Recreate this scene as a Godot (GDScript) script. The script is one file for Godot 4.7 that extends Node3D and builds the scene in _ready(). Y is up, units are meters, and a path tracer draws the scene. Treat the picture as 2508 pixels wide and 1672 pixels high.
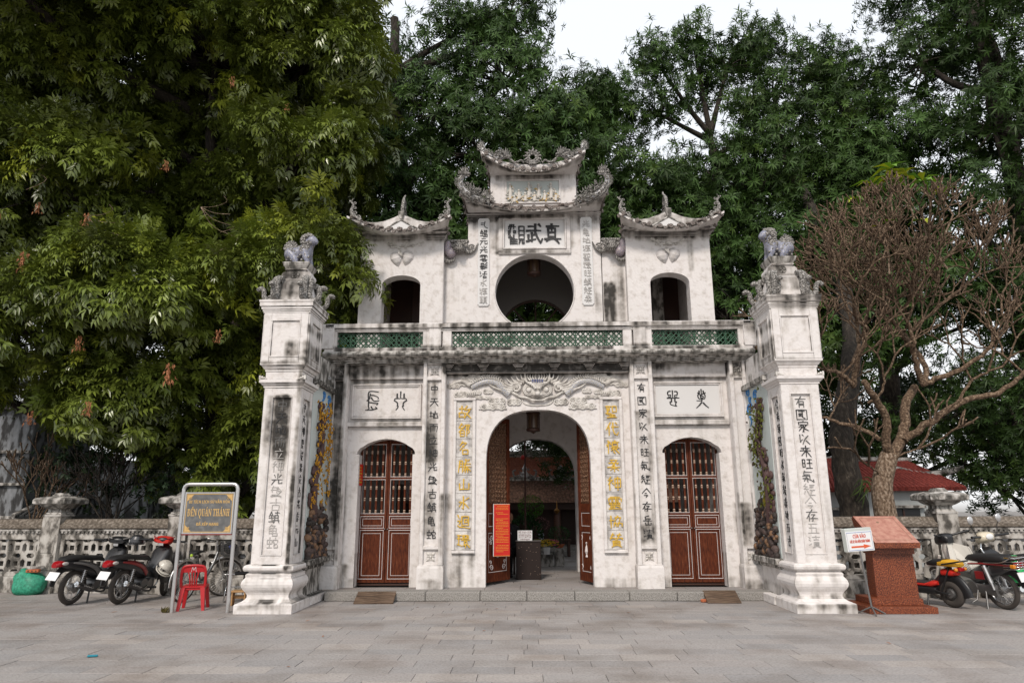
extends Node3D

# ------------------------------------------------------------------ mesh builder
class MB:
	var V := PackedVector3Array()
	var N := PackedVector3Array()
	var C := PackedColorArray()
	var U := PackedVector2Array()
	var col := Color(1, 1, 1)
	var T := Transform3D.IDENTITY

	func t3(a: Vector3, b: Vector3, c: Vector3, na: Vector3, nb: Vector3, nc: Vector3) -> void:
		var p := T * a
		var q := T * b
		var r := T * c
		var nx := na
		var ny := nb
		var nz := nc
		if T != Transform3D.IDENTITY:
			var nbas := T.basis.inverse().transposed()
			nx = (nbas * na).normalized()
			ny = (nbas * nb).normalized()
			nz = (nbas * nc).normalized()
		if (q - p).cross(r - p).dot(nx + ny + nz) > 0.0:
			V.append(p); V.append(r); V.append(q)
			N.append(nx); N.append(nz); N.append(ny)
		else:
			V.append(p); V.append(q); V.append(r)
			N.append(nx); N.append(ny); N.append(nz)
		C.append(col); C.append(col); C.append(col)

	func tri(a: Vector3, b: Vector3, c: Vector3) -> void:
		var n := (b - a).cross(c - a)
		if n.length_squared() < 1e-16:
			return
		n = n.normalized()
		t3(a, b, c, n, n, n)

	func quad(a: Vector3, b: Vector3, c: Vector3, d: Vector3) -> void:
		tri(a, b, c)
		tri(a, c, d)

	func box(lo: Vector3, hi: Vector3) -> void:
		cbox(lo, hi, 0.0)

	# a box with chamfered edges
	func cbox(lo: Vector3, hi: Vector3, ch := 0.008) -> void:
		var c := (lo + hi) * 0.5
		var h := (hi - lo) * 0.5
		h = h.abs()
		ch = minf(ch, minf(h.x, minf(h.y, h.z)) * 0.45)
		var i := h - Vector3(ch, ch, ch)
		for s: float in [-1.0, 1.0]:
			_q(c, Vector3(s * h.x, -i.y, -i.z), Vector3(s * h.x, i.y, -i.z), Vector3(s * h.x, i.y, i.z), Vector3(s * h.x, -i.y, i.z), Vector3(s, 0, 0))
			_q(c, Vector3(-i.x, s * h.y, -i.z), Vector3(i.x, s * h.y, -i.z), Vector3(i.x, s * h.y, i.z), Vector3(-i.x, s * h.y, i.z), Vector3(0, s, 0))
			_q(c, Vector3(-i.x, -i.y, s * h.z), Vector3(i.x, -i.y, s * h.z), Vector3(i.x, i.y, s * h.z), Vector3(-i.x, i.y, s * h.z), Vector3(0, 0, s))
			if ch > 0.0:
				for t: float in [-1.0, 1.0]:
					_q(c, Vector3(s * h.x, t * i.y, -i.z), Vector3(s * i.x, t * h.y, -i.z), Vector3(s * i.x, t * h.y, i.z), Vector3(s * h.x, t * i.y, i.z), Vector3(s, t, 0).normalized())
					_q(c, Vector3(s * h.x, -i.y, t * i.z), Vector3(s * i.x, -i.y, t * h.z), Vector3(s * i.x, i.y, t * h.z), Vector3(s * h.x, i.y, t * i.z), Vector3(s, 0, t).normalized())
					_q(c, Vector3(-i.x, s * h.y, t * i.z), Vector3(-i.x, s * i.y, t * h.z), Vector3(i.x, s * i.y, t * h.z), Vector3(i.x, s * h.y, t * i.z), Vector3(0, s, t).normalized())
					for u: float in [-1.0, 1.0]:
						var n := Vector3(s, t, u).normalized()
						t3(c + Vector3(s * h.x, t * i.y, u * i.z), c + Vector3(s * i.x, t * h.y, u * i.z), c + Vector3(s * i.x, t * i.y, u * h.z), n, n, n)

	func _q(c: Vector3, a: Vector3, b: Vector3, d: Vector3, e: Vector3, n: Vector3) -> void:
		t3(c + a, c + b, c + d, n, n, n)
		t3(c + a, c + d, c + e, n, n, n)

	# profile (offset, y) from bottom to top swept round a rectangle with mitred corners
	func rect_sweep(cx: float, cz: float, hx: float, hz: float, prof: Array, cap := true) -> void:
		for i in prof.size() - 1:
			var p: Vector2 = prof[i]
			var q: Vector2 = prof[i + 1]
			var a := [Vector3(cx - hx - p.x, p.y, cz + hz + p.x), Vector3(cx + hx + p.x, p.y, cz + hz + p.x), Vector3(cx + hx + p.x, p.y, cz - hz - p.x), Vector3(cx - hx - p.x, p.y, cz - hz - p.x)]
			var b := [Vector3(cx - hx - q.x, q.y, cz + hz + q.x), Vector3(cx + hx + q.x, q.y, cz + hz + q.x), Vector3(cx + hx + q.x, q.y, cz - hz - q.x), Vector3(cx - hx - q.x, q.y, cz - hz - q.x)]
			for k in 4:
				var l := (k + 1) % 4
				quad(a[k], a[l], b[l], b[k])
		if cap:
			var f: Vector2 = prof[0]
			var g: Vector2 = prof[prof.size() - 1]
			quad(Vector3(cx - hx - f.x, f.y, cz - hz - f.x), Vector3(cx + hx + f.x, f.y, cz - hz - f.x), Vector3(cx + hx + f.x, f.y, cz + hz + f.x), Vector3(cx - hx - f.x, f.y, cz + hz + f.x))
			quad(Vector3(cx - hx - g.x, g.y, cz + hz + g.x), Vector3(cx + hx + g.x, g.y, cz + hz + g.x), Vector3(cx + hx + g.x, g.y, cz - hz - g.x), Vector3(cx - hx - g.x, g.y, cz - hz - g.x))

	# polygon in xy, extruded from z0 to z1
	func prism(pts: PackedVector2Array, z0: float, z1: float, bevel := 0.0) -> void:
		var area := 0.0
		var n := pts.size()
		for i in n:
			area += pts[i].x * pts[(i + 1) % n].y - pts[(i + 1) % n].x * pts[i].y
		var P := pts.duplicate()
		if area < 0.0:
			P.reverse()
		var inner := P
		if bevel > 0.0:
			inner = PackedVector2Array()
			for i in n:
				var e0 := (P[i] - P[(i + n - 1) % n]).normalized()
				var e1 := (P[(i + 1) % n] - P[i]).normalized()
				var m := Vector2(-e0.y - e1.y, e0.x + e1.x)
				m = m.normalized() * bevel / maxf(0.5, Vector2(-e1.y, e1.x).dot(m.normalized()))
				inner.append(P[i] + m)
		var ix := Geometry2D.triangulate_polygon(P)
		for k in range(0, ix.size(), 3):
			var a := inner[ix[k]]
			var b := inner[ix[k + 1]]
			var c := inner[ix[k + 2]]
			t3(Vector3(a.x, a.y, z1), Vector3(b.x, b.y, z1), Vector3(c.x, c.y, z1), Vector3.BACK, Vector3.BACK, Vector3.BACK)
			a = P[ix[k]]
			b = P[ix[k + 1]]
			c = P[ix[k + 2]]
			t3(Vector3(a.x, a.y, z0), Vector3(b.x, b.y, z0), Vector3(c.x, c.y, z0), Vector3.FORWARD, Vector3.FORWARD, Vector3.FORWARD)
		for i in n:
			var a := P[i]
			var b := P[(i + 1) % n]
			var a2 := inner[i]
			var b2 := inner[(i + 1) % n]
			if bevel > 0.0:
				quad(Vector3(a.x, a.y, z1 - bevel), Vector3(b.x, b.y, z1 - bevel), Vector3(b2.x, b2.y, z1), Vector3(a2.x, a2.y, z1))
			quad(Vector3(a.x, a.y, z0), Vector3(b.x, b.y, z0), Vector3(b.x, b.y, z1 - bevel), Vector3(a.x, a.y, z1 - bevel))

	# polygon of (z, y), extruded along x
	func xsweep(x0: float, x1: float, zy: Array) -> void:
		var keep := T
		T = T * Transform3D(Basis(Vector3(0, 0, 1), Vector3(0, 1, 0), Vector3(-1, 0, 0)), Vector3.ZERO)
		var p := PackedVector2Array()
		for q: Vector2 in zy:
			p.append(q)
		prism(p, -x1, -x0)
		T = keep

	# tube through points; ry scales the radius along the frame's second axis
	func tube(pts: Array, radii: Array, seg := 7, ry := 1.0, caps := true) -> void:
		var n := pts.size()
		if n < 2:
			return
		var prev_u := Vector3.ZERO
		var rings := []
		var norms := []
		for i in n:
			var d: Vector3 = (pts[mini(i + 1, n - 1)] - pts[maxi(i - 1, 0)])
			d = d.normalized() if d.length() > 1e-9 else Vector3.UP
			var u := prev_u - d * prev_u.dot(d)
			if u.length() < 0.05:
				u = d.cross(Vector3.BACK)
				if u.length() < 0.1:
					u = d.cross(Vector3.RIGHT)
			u = u.normalized()
			prev_u = u
			var w := d.cross(u)
			var r: float = radii[mini(i, radii.size() - 1)]
			var ring := PackedVector3Array()
			var nor := PackedVector3Array()
			for k in seg:
				var a := TAU * k / seg
				ring.append(pts[i] + (u * cos(a) + w * sin(a) * ry) * r)
				nor.append((u * cos(a) + w * sin(a) / ry).normalized())
			rings.append(ring)
			norms.append(nor)
		for i in n - 1:
			for k in seg:
				var l := (k + 1) % seg
				var A: PackedVector3Array = rings[i]
				var B: PackedVector3Array = rings[i + 1]
				var NA: PackedVector3Array = norms[i]
				var NB: PackedVector3Array = norms[i + 1]
				t3(A[k], B[k], B[l], NA[k], NB[k], NB[l])
				t3(A[k], B[l], A[l], NA[k], NB[l], NA[l])
		if caps:
			for e: int in [0, n - 1]:
				var q: Vector3 = pts[e]
				var d: Vector3 = (pts[e] - pts[1 if e == 0 else n - 2]).normalized()
				var R: PackedVector3Array = rings[e]
				for k in seg:
					t3(q, R[k], R[(k + 1) % seg], d, d, d)

	func bar(a: Vector3, b: Vector3, r: float, seg := 6) -> void:
		tube([a, b], [r], seg)

	# profile (radius, y) turned round the y axis at c
	func lathe(c: Vector3, prof: Array, seg := 16, smooth := true) -> void:
		for i in prof.size() - 1:
			var p: Vector2 = prof[i]
			var q: Vector2 = prof[i + 1]
			var e := q - p
			if e.length() < 1e-7:
				continue
			var nn := Vector2(e.y, -e.x).normalized()
			for k in seg:
				var a := TAU * k / seg
				var b := TAU * (k + 1) / seg
				var ca := Vector3(cos(a), 0, sin(a))
				var cb := Vector3(cos(b), 0, sin(b))
				var na := (ca * nn.x + Vector3.UP * nn.y)
				var nb := (cb * nn.x + Vector3.UP * nn.y)
				var P := c + ca * p.x + Vector3.UP * p.y
				var Q := c + cb * p.x + Vector3.UP * p.y
				var R := c + cb * q.x + Vector3.UP * q.y
				var S := c + ca * q.x + Vector3.UP * q.y
				if p.x > 1e-6:
					t3(P, Q, R, na, nb, nb)
				if q.x > 1e-6:
					t3(P, R, S, na, nb, na)

	func ball(c: Vector3, r: Vector3, seg := 8, rings := 5) -> void:
		for i in rings:
			var p := PI * i / rings - PI / 2
			var q := PI * (i + 1) / rings - PI / 2
			for k in seg:
				var a := TAU * k / seg
				var b := TAU * (k + 1) / seg
				var A := Vector3(cos(p) * cos(a), sin(p), cos(p) * sin(a))
				var B := Vector3(cos(p) * cos(b), sin(p), cos(p) * sin(b))
				var D := Vector3(cos(q) * cos(b), sin(q), cos(q) * sin(b))
				var E := Vector3(cos(q) * cos(a), sin(q), cos(q) * sin(a))
				if i > 0:
					t3(c + A * r, c + B * r, c + D * r, (A / r).normalized(), (B / r).normalized(), (D / r).normalized())
				if i < rings - 1:
					t3(c + A * r, c + D * r, c + E * r, (A / r).normalized(), (D / r).normalized(), (E / r).normalized())

	func disc(c: Vector3, n: Vector3, r: float, thick: float, seg := 12) -> void:
		tube([c - n * thick * 0.5, c + n * thick * 0.5], [r], seg)

	# a torus round axis n
	func ring(c: Vector3, n: Vector3, R: float, r: float, seg := 24, sub := 6, from := 0.0, to := TAU) -> void:
		var u := n.cross(Vector3.UP)
		if u.length() < 0.1:
			u = n.cross(Vector3.RIGHT)
		u = u.normalized()
		var w := n.cross(u).normalized()
		for i in seg:
			var a := from + (to - from) * i / seg
			var b := from + (to - from) * (i + 1) / seg
			var da := u * cos(a) + w * sin(a)
			var db := u * cos(b) + w * sin(b)
			for k in sub:
				var p := TAU * k / sub
				var q := TAU * (k + 1) / sub
				var n1 := da * cos(p) + n * sin(p)
				var n2 := db * cos(p) + n * sin(p)
				var n3 := db * cos(q) + n * sin(q)
				var n4 := da * cos(q) + n * sin(q)
				t3(c + da * R + n1 * r, c + db * R + n2 * r, c + db * R + n3 * r, n1, n2, n3)
				t3(c + da * R + n1 * r, c + db * R + n3 * r, c + da * R + n4 * r, n1, n3, n4)

	# a spiral scroll in the plane of u and w
	func scroll(c: Vector3, u: Vector3, w: Vector3, R: float, r: float, turns := 1.5, start := 0.0, steps := 18) -> void:
		var p := []
		var rr := []
		for i in steps + 1:
			var t := float(i) / steps
			var a := start + t * turns * TAU
			var q := R * (1.0 - t * 0.85)
			p.append(c + (u * cos(a) + w * sin(a)) * q)
			rr.append(r * (1.0 - 0.5 * t))
		tube(p, rr, 6)

	func leaf(c: Vector3, along: Vector3, up: Vector3, l: float, w: float, droop := 0.25, fold := 0.25) -> void:
		var s := along.cross(up).normalized()
		var n := s.cross(along).normalized()
		var m := c + along * l * 0.45 + n * l * 0.03
		var e := c + along * l * (1.0 - droop * 0.15) - n * l * droop
		var a := m + s * w * 0.5 + n * w * fold
		var b := m - s * w * 0.5 + n * w * fold
		var n1 := (n - s * fold).normalized()
		var n2 := (n + s * fold).normalized()
		t3(c, a, m, n1, n1, n); t3(a, e, m, n1, n1, n)
		t3(c, m, b, n2, n, n2); t3(m, e, b, n, n2, n2)

	func done() -> ArrayMesh:
		var m := ArrayMesh.new()
		if V.is_empty():
			return m
		var arr := []
		arr.resize(Mesh.ARRAY_MAX)
		arr[Mesh.ARRAY_VERTEX] = V
		arr[Mesh.ARRAY_NORMAL] = N
		arr[Mesh.ARRAY_COLOR] = C
		if U.size() == V.size():
			arr[Mesh.ARRAY_TEX_UV] = U
		m.add_surface_from_arrays(Mesh.PRIMITIVE_TRIANGLES, arr)
		return m

# ------------------------------------------------------------------ scene helpers
var taken := {}
var mats := {}
var rng := RandomNumberGenerator.new()

func numbered(called: String) -> String:
	var n: int = taken.get(called, 0)
	taken[called] = n + 1
	return called if n == 0 else "%s_%03d" % [called, n]

func tag(o: Node, label := "", category := "", group := "", kind := "") -> Node:
	if label: o.set_meta("label", label)
	if category: o.set_meta("category", category)
	if group: o.set_meta("group", group)
	if kind: o.set_meta("kind", kind)
	return o

func thing(called: String, label: String, category: String, at := Vector3.ZERO, turn := 0.0, group := "") -> Node3D:
	var o := Node3D.new()
	o.name = numbered(called)
	add_child(o, true)
	o.position = at
	o.rotation.y = turn
	tag(o, label, category, group)
	return o

func put(called: String, m: Mesh, mat: Material, parent: Node, at := Transform3D.IDENTITY) -> MeshInstance3D:
	var o := MeshInstance3D.new()
	var key := "%d/%s" % [parent.get_instance_id(), called]
	var n: int = taken.get(key, 0)
	taken[key] = n + 1
	o.name = called if n == 0 else "%s_%03d" % [called, n]
	o.mesh = m
	o.material_override = mat
	o.transform = at
	parent.add_child(o, true)
	return o

func part(called: String, b: MB, mat: Material, parent: Node) -> MeshInstance3D:
	return put(called, b.done(), mat, parent)

func at(x: float, y: float, z: float, turn := 0.0) -> Transform3D:
	return Transform3D(Basis(Vector3.UP, turn), Vector3(x, y, z))

func v2(list: Array) -> PackedVector2Array:
	var p := PackedVector2Array()
	for i in range(0, list.size(), 2):
		p.append(Vector2(list[i], list[i + 1]))
	return p

func prof(list: Array) -> Array:
	var p := []
	for i in range(0, list.size(), 2):
		p.append(Vector2(list[i], list[i + 1]))
	return p

func v3(list: Array) -> Array:
	var p := []
	for i in range(0, list.size(), 3):
		p.append(Vector3(list[i], list[i + 1], list[i + 2]))
	return p

# a smooth curve through points
func curve(pts: Array, steps := 5) -> Array:
	var out := []
	var n := pts.size()
	for i in n - 1:
		var a: Vector3 = pts[maxi(i - 1, 0)]
		var b: Vector3 = pts[i]
		var c: Vector3 = pts[i + 1]
		var d: Vector3 = pts[mini(i + 2, n - 1)]
		for k in steps:
			out.append(b.cubic_interpolate(c, a, d, float(k) / steps))
	out.append(pts[n - 1])
	return out

func taper(a: float, b: float, n: int) -> Array:
	var r := []
	for i in n:
		r.append(lerpf(a, b, float(i) / maxi(n - 1, 1)))
	return r

func lin(r: float, g: float, b: float) -> Color:
	return Color(r, g, b).linear_to_srgb()

# ------------------------------------------------------------------ materials
func ntex(freq: float, seed_: int, ramp: Array, size := 512, oct := 5, cell := false) -> NoiseTexture2D:
	var f := FastNoiseLite.new()
	f.seed = seed_
	f.noise_type = FastNoiseLite.TYPE_CELLULAR if cell else FastNoiseLite.TYPE_SIMPLEX_SMOOTH
	f.frequency = freq
	f.fractal_octaves = oct
	f.fractal_gain = 0.55
	var t := NoiseTexture2D.new()
	t.width = size
	t.height = size
	t.seamless = true
	t.noise = f
	if ramp.size():
		var g := Gradient.new()
		g.offsets = PackedFloat32Array()
		var o := PackedFloat32Array()
		var c := PackedColorArray()
		for i in range(0, ramp.size(), 2):
			o.append(ramp[i])
			c.append(ramp[i + 1])
		g.offsets = o
		g.colors = c
		t.color_ramp = g
	return t

func g3(k: float) -> Color:
	return lin(k, k, k)

func M(key: String, color: Color, rough := 0.8, metal := 0.0) -> StandardMaterial3D:
	if mats.has(key):
		return mats[key]
	var m := StandardMaterial3D.new()
	m.resource_name = key
	m.albedo_color = Color(color.r, color.g, color.b).linear_to_srgb()
	m.roughness = rough
	m.metallic = metal
	mats[key] = m
	return m

func tri_map(m: StandardMaterial3D, tex: Texture2D, scale: Vector3, bump: Texture2D = null, depth := 0.4, world := true) -> StandardMaterial3D:
	m.albedo_texture = tex
	m.uv1_triplanar = true
	m.uv1_world_triplanar = world
	m.uv1_scale = scale
	m.uv1_triplanar_sharpness = 6.0
	if bump:
		m.heightmap_enabled = true
		m.heightmap_texture = bump
		m.heightmap_scale = depth
	return m

func detail(m: StandardMaterial3D, tex: Texture2D, scale: Vector3, world := true) -> StandardMaterial3D:
	m.detail_enabled = true
	m.detail_albedo = tex
	m.detail_blend_mode = BaseMaterial3D.BLEND_MODE_MUL
	m.detail_uv_layer = BaseMaterial3D.DETAIL_UV_2
	m.uv2_triplanar = true
	m.uv2_world_triplanar = world
	m.uv2_scale = scale
	m.uv2_triplanar_sharpness = 6.0
	return m

func tinted(key: String, rough := 0.8, spec := 0.5) -> StandardMaterial3D:
	var m := M(key, Color(1, 1, 1), rough)
	m.vertex_color_use_as_albedo = true
	m.metallic_specular = spec
	return m

# ------------------------------------------------------------------ weathered whitewash: where rain has stained the gate (x0, y0, x1, y1, strength), metres
const STAINS := [
	[-3.86, 4.25, 3.86, 4.43, 0.95], [-3.86, 4.43, 3.86, 4.56, 0.6], [-4.05, 4.86, 4.05, 5.02, 0.5], [-3.7, 4.52, 3.7, 4.86, 0.26],
	[-4.2, 4.0, -3.5, 4.26, 0.7], [-3.6, 4.0, -2.2, 4.26, 0.6], [-1.8, 4.05, 1.8, 4.28, 0.85], [2.1, 4.1, 2.6, 4.26, 0.7], [2.6, 4.16, 3.7, 4.26, 0.35], [3.7, 3.9, 3.9, 4.26, 0.5],
	[-3.98, 0.62, -3.62, 4.0, 0.8], [-2.1, 2.3, -1.82, 3.92, 0.5], [-2.1, 1.0, -1.82, 2.3, 0.3], [1.82, 1.2, 2.12, 3.3, 0.42], [1.82, 0.9, 2.12, 1.2, 0.55], [3.6, 0.8, 3.85, 1.6, 0.45],
	[-4.0, 0.1, -3.5, 0.55, 0.35], [-3.7, 0.1, 3.9, 0.3, 0.27], [-1.78, 0.1, -1.15, 0.72, 0.4], [-1.8, 0.7, -1.6, 1.8, 0.36], [-3.7, 3.02, -2.1, 3.16, 0.34], [2.1, 3.02, 3.7, 3.16, 0.3], [-3.7, 3.86, -2.2, 4.0, 0.4], [2.1, 3.88, 3.7, 3.98, 0.45],
	[-1.8, 7.5, 1.8, 7.9, 0.66], [-0.8, 7.3, 0.8, 7.6, 0.3], [-0.85, 6.78, 0.8, 6.9, 0.45], [-1.02, 6.9, -0.78, 7.55, 0.33], [0.78, 6.9, 0.95, 7.5, 0.42], [-4.0, 7.08, -1.6, 7.24, 0.6], [1.6, 7.08, 4.0, 7.24, 0.6], [-4.0, 7.24, -1.6, 7.5, 0.34], [1.6, 7.24, 4.0, 7.5, 0.34],
	[1.44, 5.0, 1.66, 6.15, 0.85], [1.66, 5.2, 1.9, 6.6, 0.36], [1.25, 5.0, 1.45, 5.9, 0.28], [-1.95, 5.3, -1.5, 6.7, 0.27], [3.2, 6.3, 3.35, 7.0, 0.34], [-1.5, 8.5, 1.5, 8.66, 0.45], [-0.75, 8.42, -0.4, 8.7, 0.45],
	[-4.9, 4.76, -3.86, 5.02, 0.62], [3.86, 4.76, 4.9, 5.02, 0.6], [-4.9, 5.06, -3.7, 5.8, 0.52], [3.7, 5.06, 4.9, 5.8, 0.46], [-4.46, 2.3, -4.08, 3.36, 0.75], [-4.46, 1.5, -4.36, 2.3, 0.5], [4.08, 1.2, 4.14, 3.3, 0.5], [-4.9, 3.84, -3.86, 3.92, 0.45], [3.86, 3.84, 4.9, 3.92, 0.36],
	[-4.9, 3.46, -3.86, 3.52, 0.32], [-4.9, 0.0, -3.6, 0.2, 0.36], [3.6, 0.0, 4.9, 0.22, 0.38], [-4.9, 0.36, -3.6, 0.62, 0.2], [3.6, 0.36, 4.9, 0.66, 0.24],
]

func noise_bytes(freq: float, seed_: int, w: int, h: int, oct := 4) -> PackedByteArray:
	var f := FastNoiseLite.new()
	f.seed = seed_
	f.noise_type = FastNoiseLite.TYPE_SIMPLEX_SMOOTH
	f.frequency = freq
	f.fractal_octaves = oct
	var im := f.get_seamless_image(w, h)
	im.convert(Image.FORMAT_L8)
	return im.get_data()

func stretched(freq: float, seed_: int, w: int, h: int, size: int) -> PackedByteArray:
	var f := FastNoiseLite.new()
	f.seed = seed_
	f.frequency = freq
	f.fractal_octaves = 4
	var im := f.get_seamless_image(w, h)
	im.convert(Image.FORMAT_L8)
	im.resize(size, size, Image.INTERPOLATE_CUBIC)
	return im.get_data()

func stain_lut(clean: Color, dark: Color, mid: Color) -> PackedByteArray:
	var out := PackedByteArray()
	for i in 256:
		var k := i / 255.0
		var c := clean.lerp(mid, smoothstep(0.0, 0.6, k)).lerp(dark, smoothstep(0.4, 1.0, k))
		c = c.linear_to_srgb()
		out.append(int(c.r * 255.0))
		out.append(int(c.g * 255.0))
		out.append(int(c.b * 255.0))
	return out

# the map covers 12 x 12 m of the place; row 0 is 12 m up, the middle column is x = 0
func weather_map(base: float, rects: Array, lut: PackedByteArray, seed_: int, size := 1024) -> ImageTexture:
	var low := Image.create_empty(384, 384, false, Image.FORMAT_L8)
	low.fill(Color(base, base, base))
	for r: Array in rects:
		var x := int((r[0] + 6.0) * 32.0)
		var y := int((12.0 - r[3]) * 32.0)
		var w := maxi(1, int((r[2] - r[0]) * 32.0))
		var h := maxi(1, int((r[3] - r[1]) * 32.0))
		low.fill_rect(Rect2i(x, y, w, h), Color(r[4], r[4], r[4]))
		var hang := int(h * 0.5) + 3   # what runs down below
		for k in hang:
			var s: float = maxf(base, r[4] * 0.62 * (1.0 - float(k) / hang))
			if r[4] > 0.5:
				low.fill_rect(Rect2i(x, y + h + k, w, 1), Color(s, s, s))
	low.resize(192, 192, Image.INTERPOLATE_BILINEAR)
	low.resize(size, size, Image.INTERPOLATE_CUBIC)
	var I := low.get_data()
	var cloud := noise_bytes(0.010, seed_, size, size, 5)
	var fine := noise_bytes(0.07, seed_ + 1, size, size, 4)
	var streak := stretched(0.045, seed_ + 2, size, size / 20, size)
	var out := PackedByteArray()
	out.resize(size * size * 3)
	for i in size * size:
		var s := I[i] / 255.0
		var a := s + (cloud[i] / 255.0 - 0.5) * (0.22 + 0.5 * s) + (streak[i] / 255.0 - 0.5) * (0.22 + 0.8 * s)
		var k := clampf((a - 0.16) / 0.62, 0.0, 1.0)
		k = clampf(k * (0.62 + 0.76 * fine[i] / 255.0), 0.0, 1.0)
		var j := int(k * 255.0) * 3
		out[i * 3] = lut[j]
		out[i * 3 + 1] = lut[j + 1]
		out[i * 3 + 2] = lut[j + 2]
	return ImageTexture.create_from_image(Image.create_from_data(size, size, false, Image.FORMAT_RGB8, out))

func make_materials() -> void:
	var grain := ntex(0.02, 5, [0.0, g3(0.0), 1.0, g3(1.0)], 512, 5)
	var grime := ntex(0.012, 9, [0.0, lin(0.74, 0.72, 0.69), 0.32, lin(0.92, 0.91, 0.9), 0.52, lin(1, 1, 1), 1.0, lin(1, 1, 1)], 512, 6)
	var speck := ntex(0.05, 12, [0.0, lin(0.10, 0.09, 0.08), 0.36, lin(0.45, 0.43, 0.40), 0.55, lin(1, 1, 1), 1.0, lin(1, 1, 1)], 512, 4)
	var lut := stain_lut(Color(0.70, 0.665, 0.64), Color(0.04, 0.036, 0.031), Color(0.33, 0.305, 0.28))
	var gate_map := weather_map(0.115, STAINS, lut, 21)
	var m := M("whitewash", Color(1, 1, 1), 0.88)
	tri_map(m, gate_map, Vector3.ONE / 12.0, noise_only(3, 0.11), 0.5)
	m.uv1_offset = Vector3(0.5, 0, 0.625)
	detail(m, grime, Vector3.ONE * 0.8)
	# old stone and render that has gone grey and black
	m = M("grey_render", Color(1, 1, 1), 0.92)
	tri_map(m, ntex(0.012, 31, [0.0, lin(0.04, 0.037, 0.032), 0.36, lin(0.13, 0.122, 0.108), 0.52, lin(0.31, 0.29, 0.265), 0.68, lin(0.46, 0.44, 0.41), 1.0, lin(0.56, 0.53, 0.5)], 512, 6), Vector3(0.9, 0.45, 0.9), grain, 1.0)
	m = M("black_render", Color(1, 1, 1), 0.92)
	tri_map(m, ntex(0.02, 37, [0.0, lin(0.022, 0.02, 0.017), 0.45, lin(0.06, 0.055, 0.047), 0.6, lin(0.16, 0.15, 0.135), 0.78, lin(0.42, 0.4, 0.37), 1.0, lin(0.5, 0.48, 0.45)], 512, 6), Vector3(0.9, 0.7, 0.9), grain, 1.0)
	m = M("wall_render", Color(1, 1, 1), 0.9)
	tri_map(m, ntex(0.01, 41, [0.0, lin(0.04, 0.036, 0.03), 0.34, lin(0.11, 0.10, 0.087), 0.48, lin(0.28, 0.258, 0.23), 0.64, lin(0.42, 0.395, 0.36), 1.0, lin(0.52, 0.50, 0.46)], 512, 6), Vector3(0.7, 0.4, 0.7), grain, 0.8)
	m = M("coping", Color(1, 1, 1), 0.95)
	tri_map(m, ntex(0.02, 43, [0.0, lin(0.05, 0.04, 0.03), 0.5, lin(0.14, 0.115, 0.09), 0.75, lin(0.24, 0.205, 0.17), 1.0, lin(0.34, 0.31, 0.27)], 512, 6), Vector3(1.2, 1.2, 1.2), grain, 0.8)
	# the floor stones, four tones
	var stone := ntex(0.03, 51, [0.0, lin(0.6, 0.6, 0.6), 0.5, lin(0.88, 0.87, 0.86), 1.0, lin(1.0, 1.0, 1.0)], 512, 6)
	var dirt := ntex(0.006, 53, [0.0, lin(0.66, 0.61, 0.57), 0.42, lin(0.9, 0.885, 0.87), 0.6, lin(1, 1, 1), 1.0, lin(1, 1, 1)], 512, 5)
	var tones := [Vector3(0.35, 0.327, 0.312), Vector3(0.365, 0.34, 0.325), Vector3(0.335, 0.316, 0.306), Vector3(0.356, 0.328, 0.312), Vector3(0.405, 0.37, 0.345), Vector3(0.32, 0.305, 0.298)]
	for i in tones.size():
		var t: Vector3 = tones[i]
		m = M("paving_%d" % i, Color(t.x, t.y, t.z), 0.78)
		tri_map(m, stone, Vector3.ONE * 1.7, grain, 0.35)
		m.uv1_offset = Vector3(0.17, 0.31, 0.43) * i
		detail(m, dirt, Vector3.ONE * 0.21)
	m = M("step_stone", Color(0.3, 0.285, 0.265), 0.88)
	tri_map(m, ntex(0.05, 55, [0.0, lin(0.25, 0.25, 0.24), 0.42, lin(0.75, 0.74, 0.72), 0.6, lin(1, 1, 1), 1.0, lin(1, 1, 1)], 512, 5), Vector3.ONE * 1.6, grain, 0.7)
	m = M("joint", Color(0.19, 0.175, 0.162), 0.95)
	m = M("door_wood", Color(1, 1, 1), 0.62)
	m.metallic_specular = 0.3
	tri_map(m, ntex(0.02, 61, [0.0, lin(0.04, 0.009, 0.004), 0.5, lin(0.095, 0.022, 0.008), 0.75, lin(0.125, 0.033, 0.012), 1.0, lin(0.18, 0.062, 0.028)], 512, 5), Vector3(3.0, 0.45, 3.0), grain, 0.12)
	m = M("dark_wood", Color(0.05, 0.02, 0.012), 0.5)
	m = M("carved_wood", Color(1, 1, 1), 0.55)
	tri_map(m, ntex(0.06, 63, [0.0, lin(0.02, 0.008, 0.004), 0.4, lin(0.07, 0.024, 0.011), 0.62, lin(0.2, 0.1, 0.05), 1.0, lin(0.42, 0.3, 0.2)], 256, 3), Vector3.ONE * 2.2, grain, 1.4)
	m = M("ramp_wood", Color(1, 1, 1), 0.8)
	tri_map(m, ntex(0.02, 65, [0.0, lin(0.03, 0.018, 0.01), 0.5, lin(0.1, 0.062, 0.038), 1.0, lin(0.2, 0.14, 0.095)], 256, 5), Vector3(0.5, 2.0, 4.0), grain, 0.4)
	M("mother_of_pearl", Color(0.62, 0.56, 0.54), 0.35)
	M("baluster_pale", Color(0.5, 0.36, 0.27), 0.5)
	m = M("green_glaze", Color(1, 1, 1), 0.4)
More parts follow.
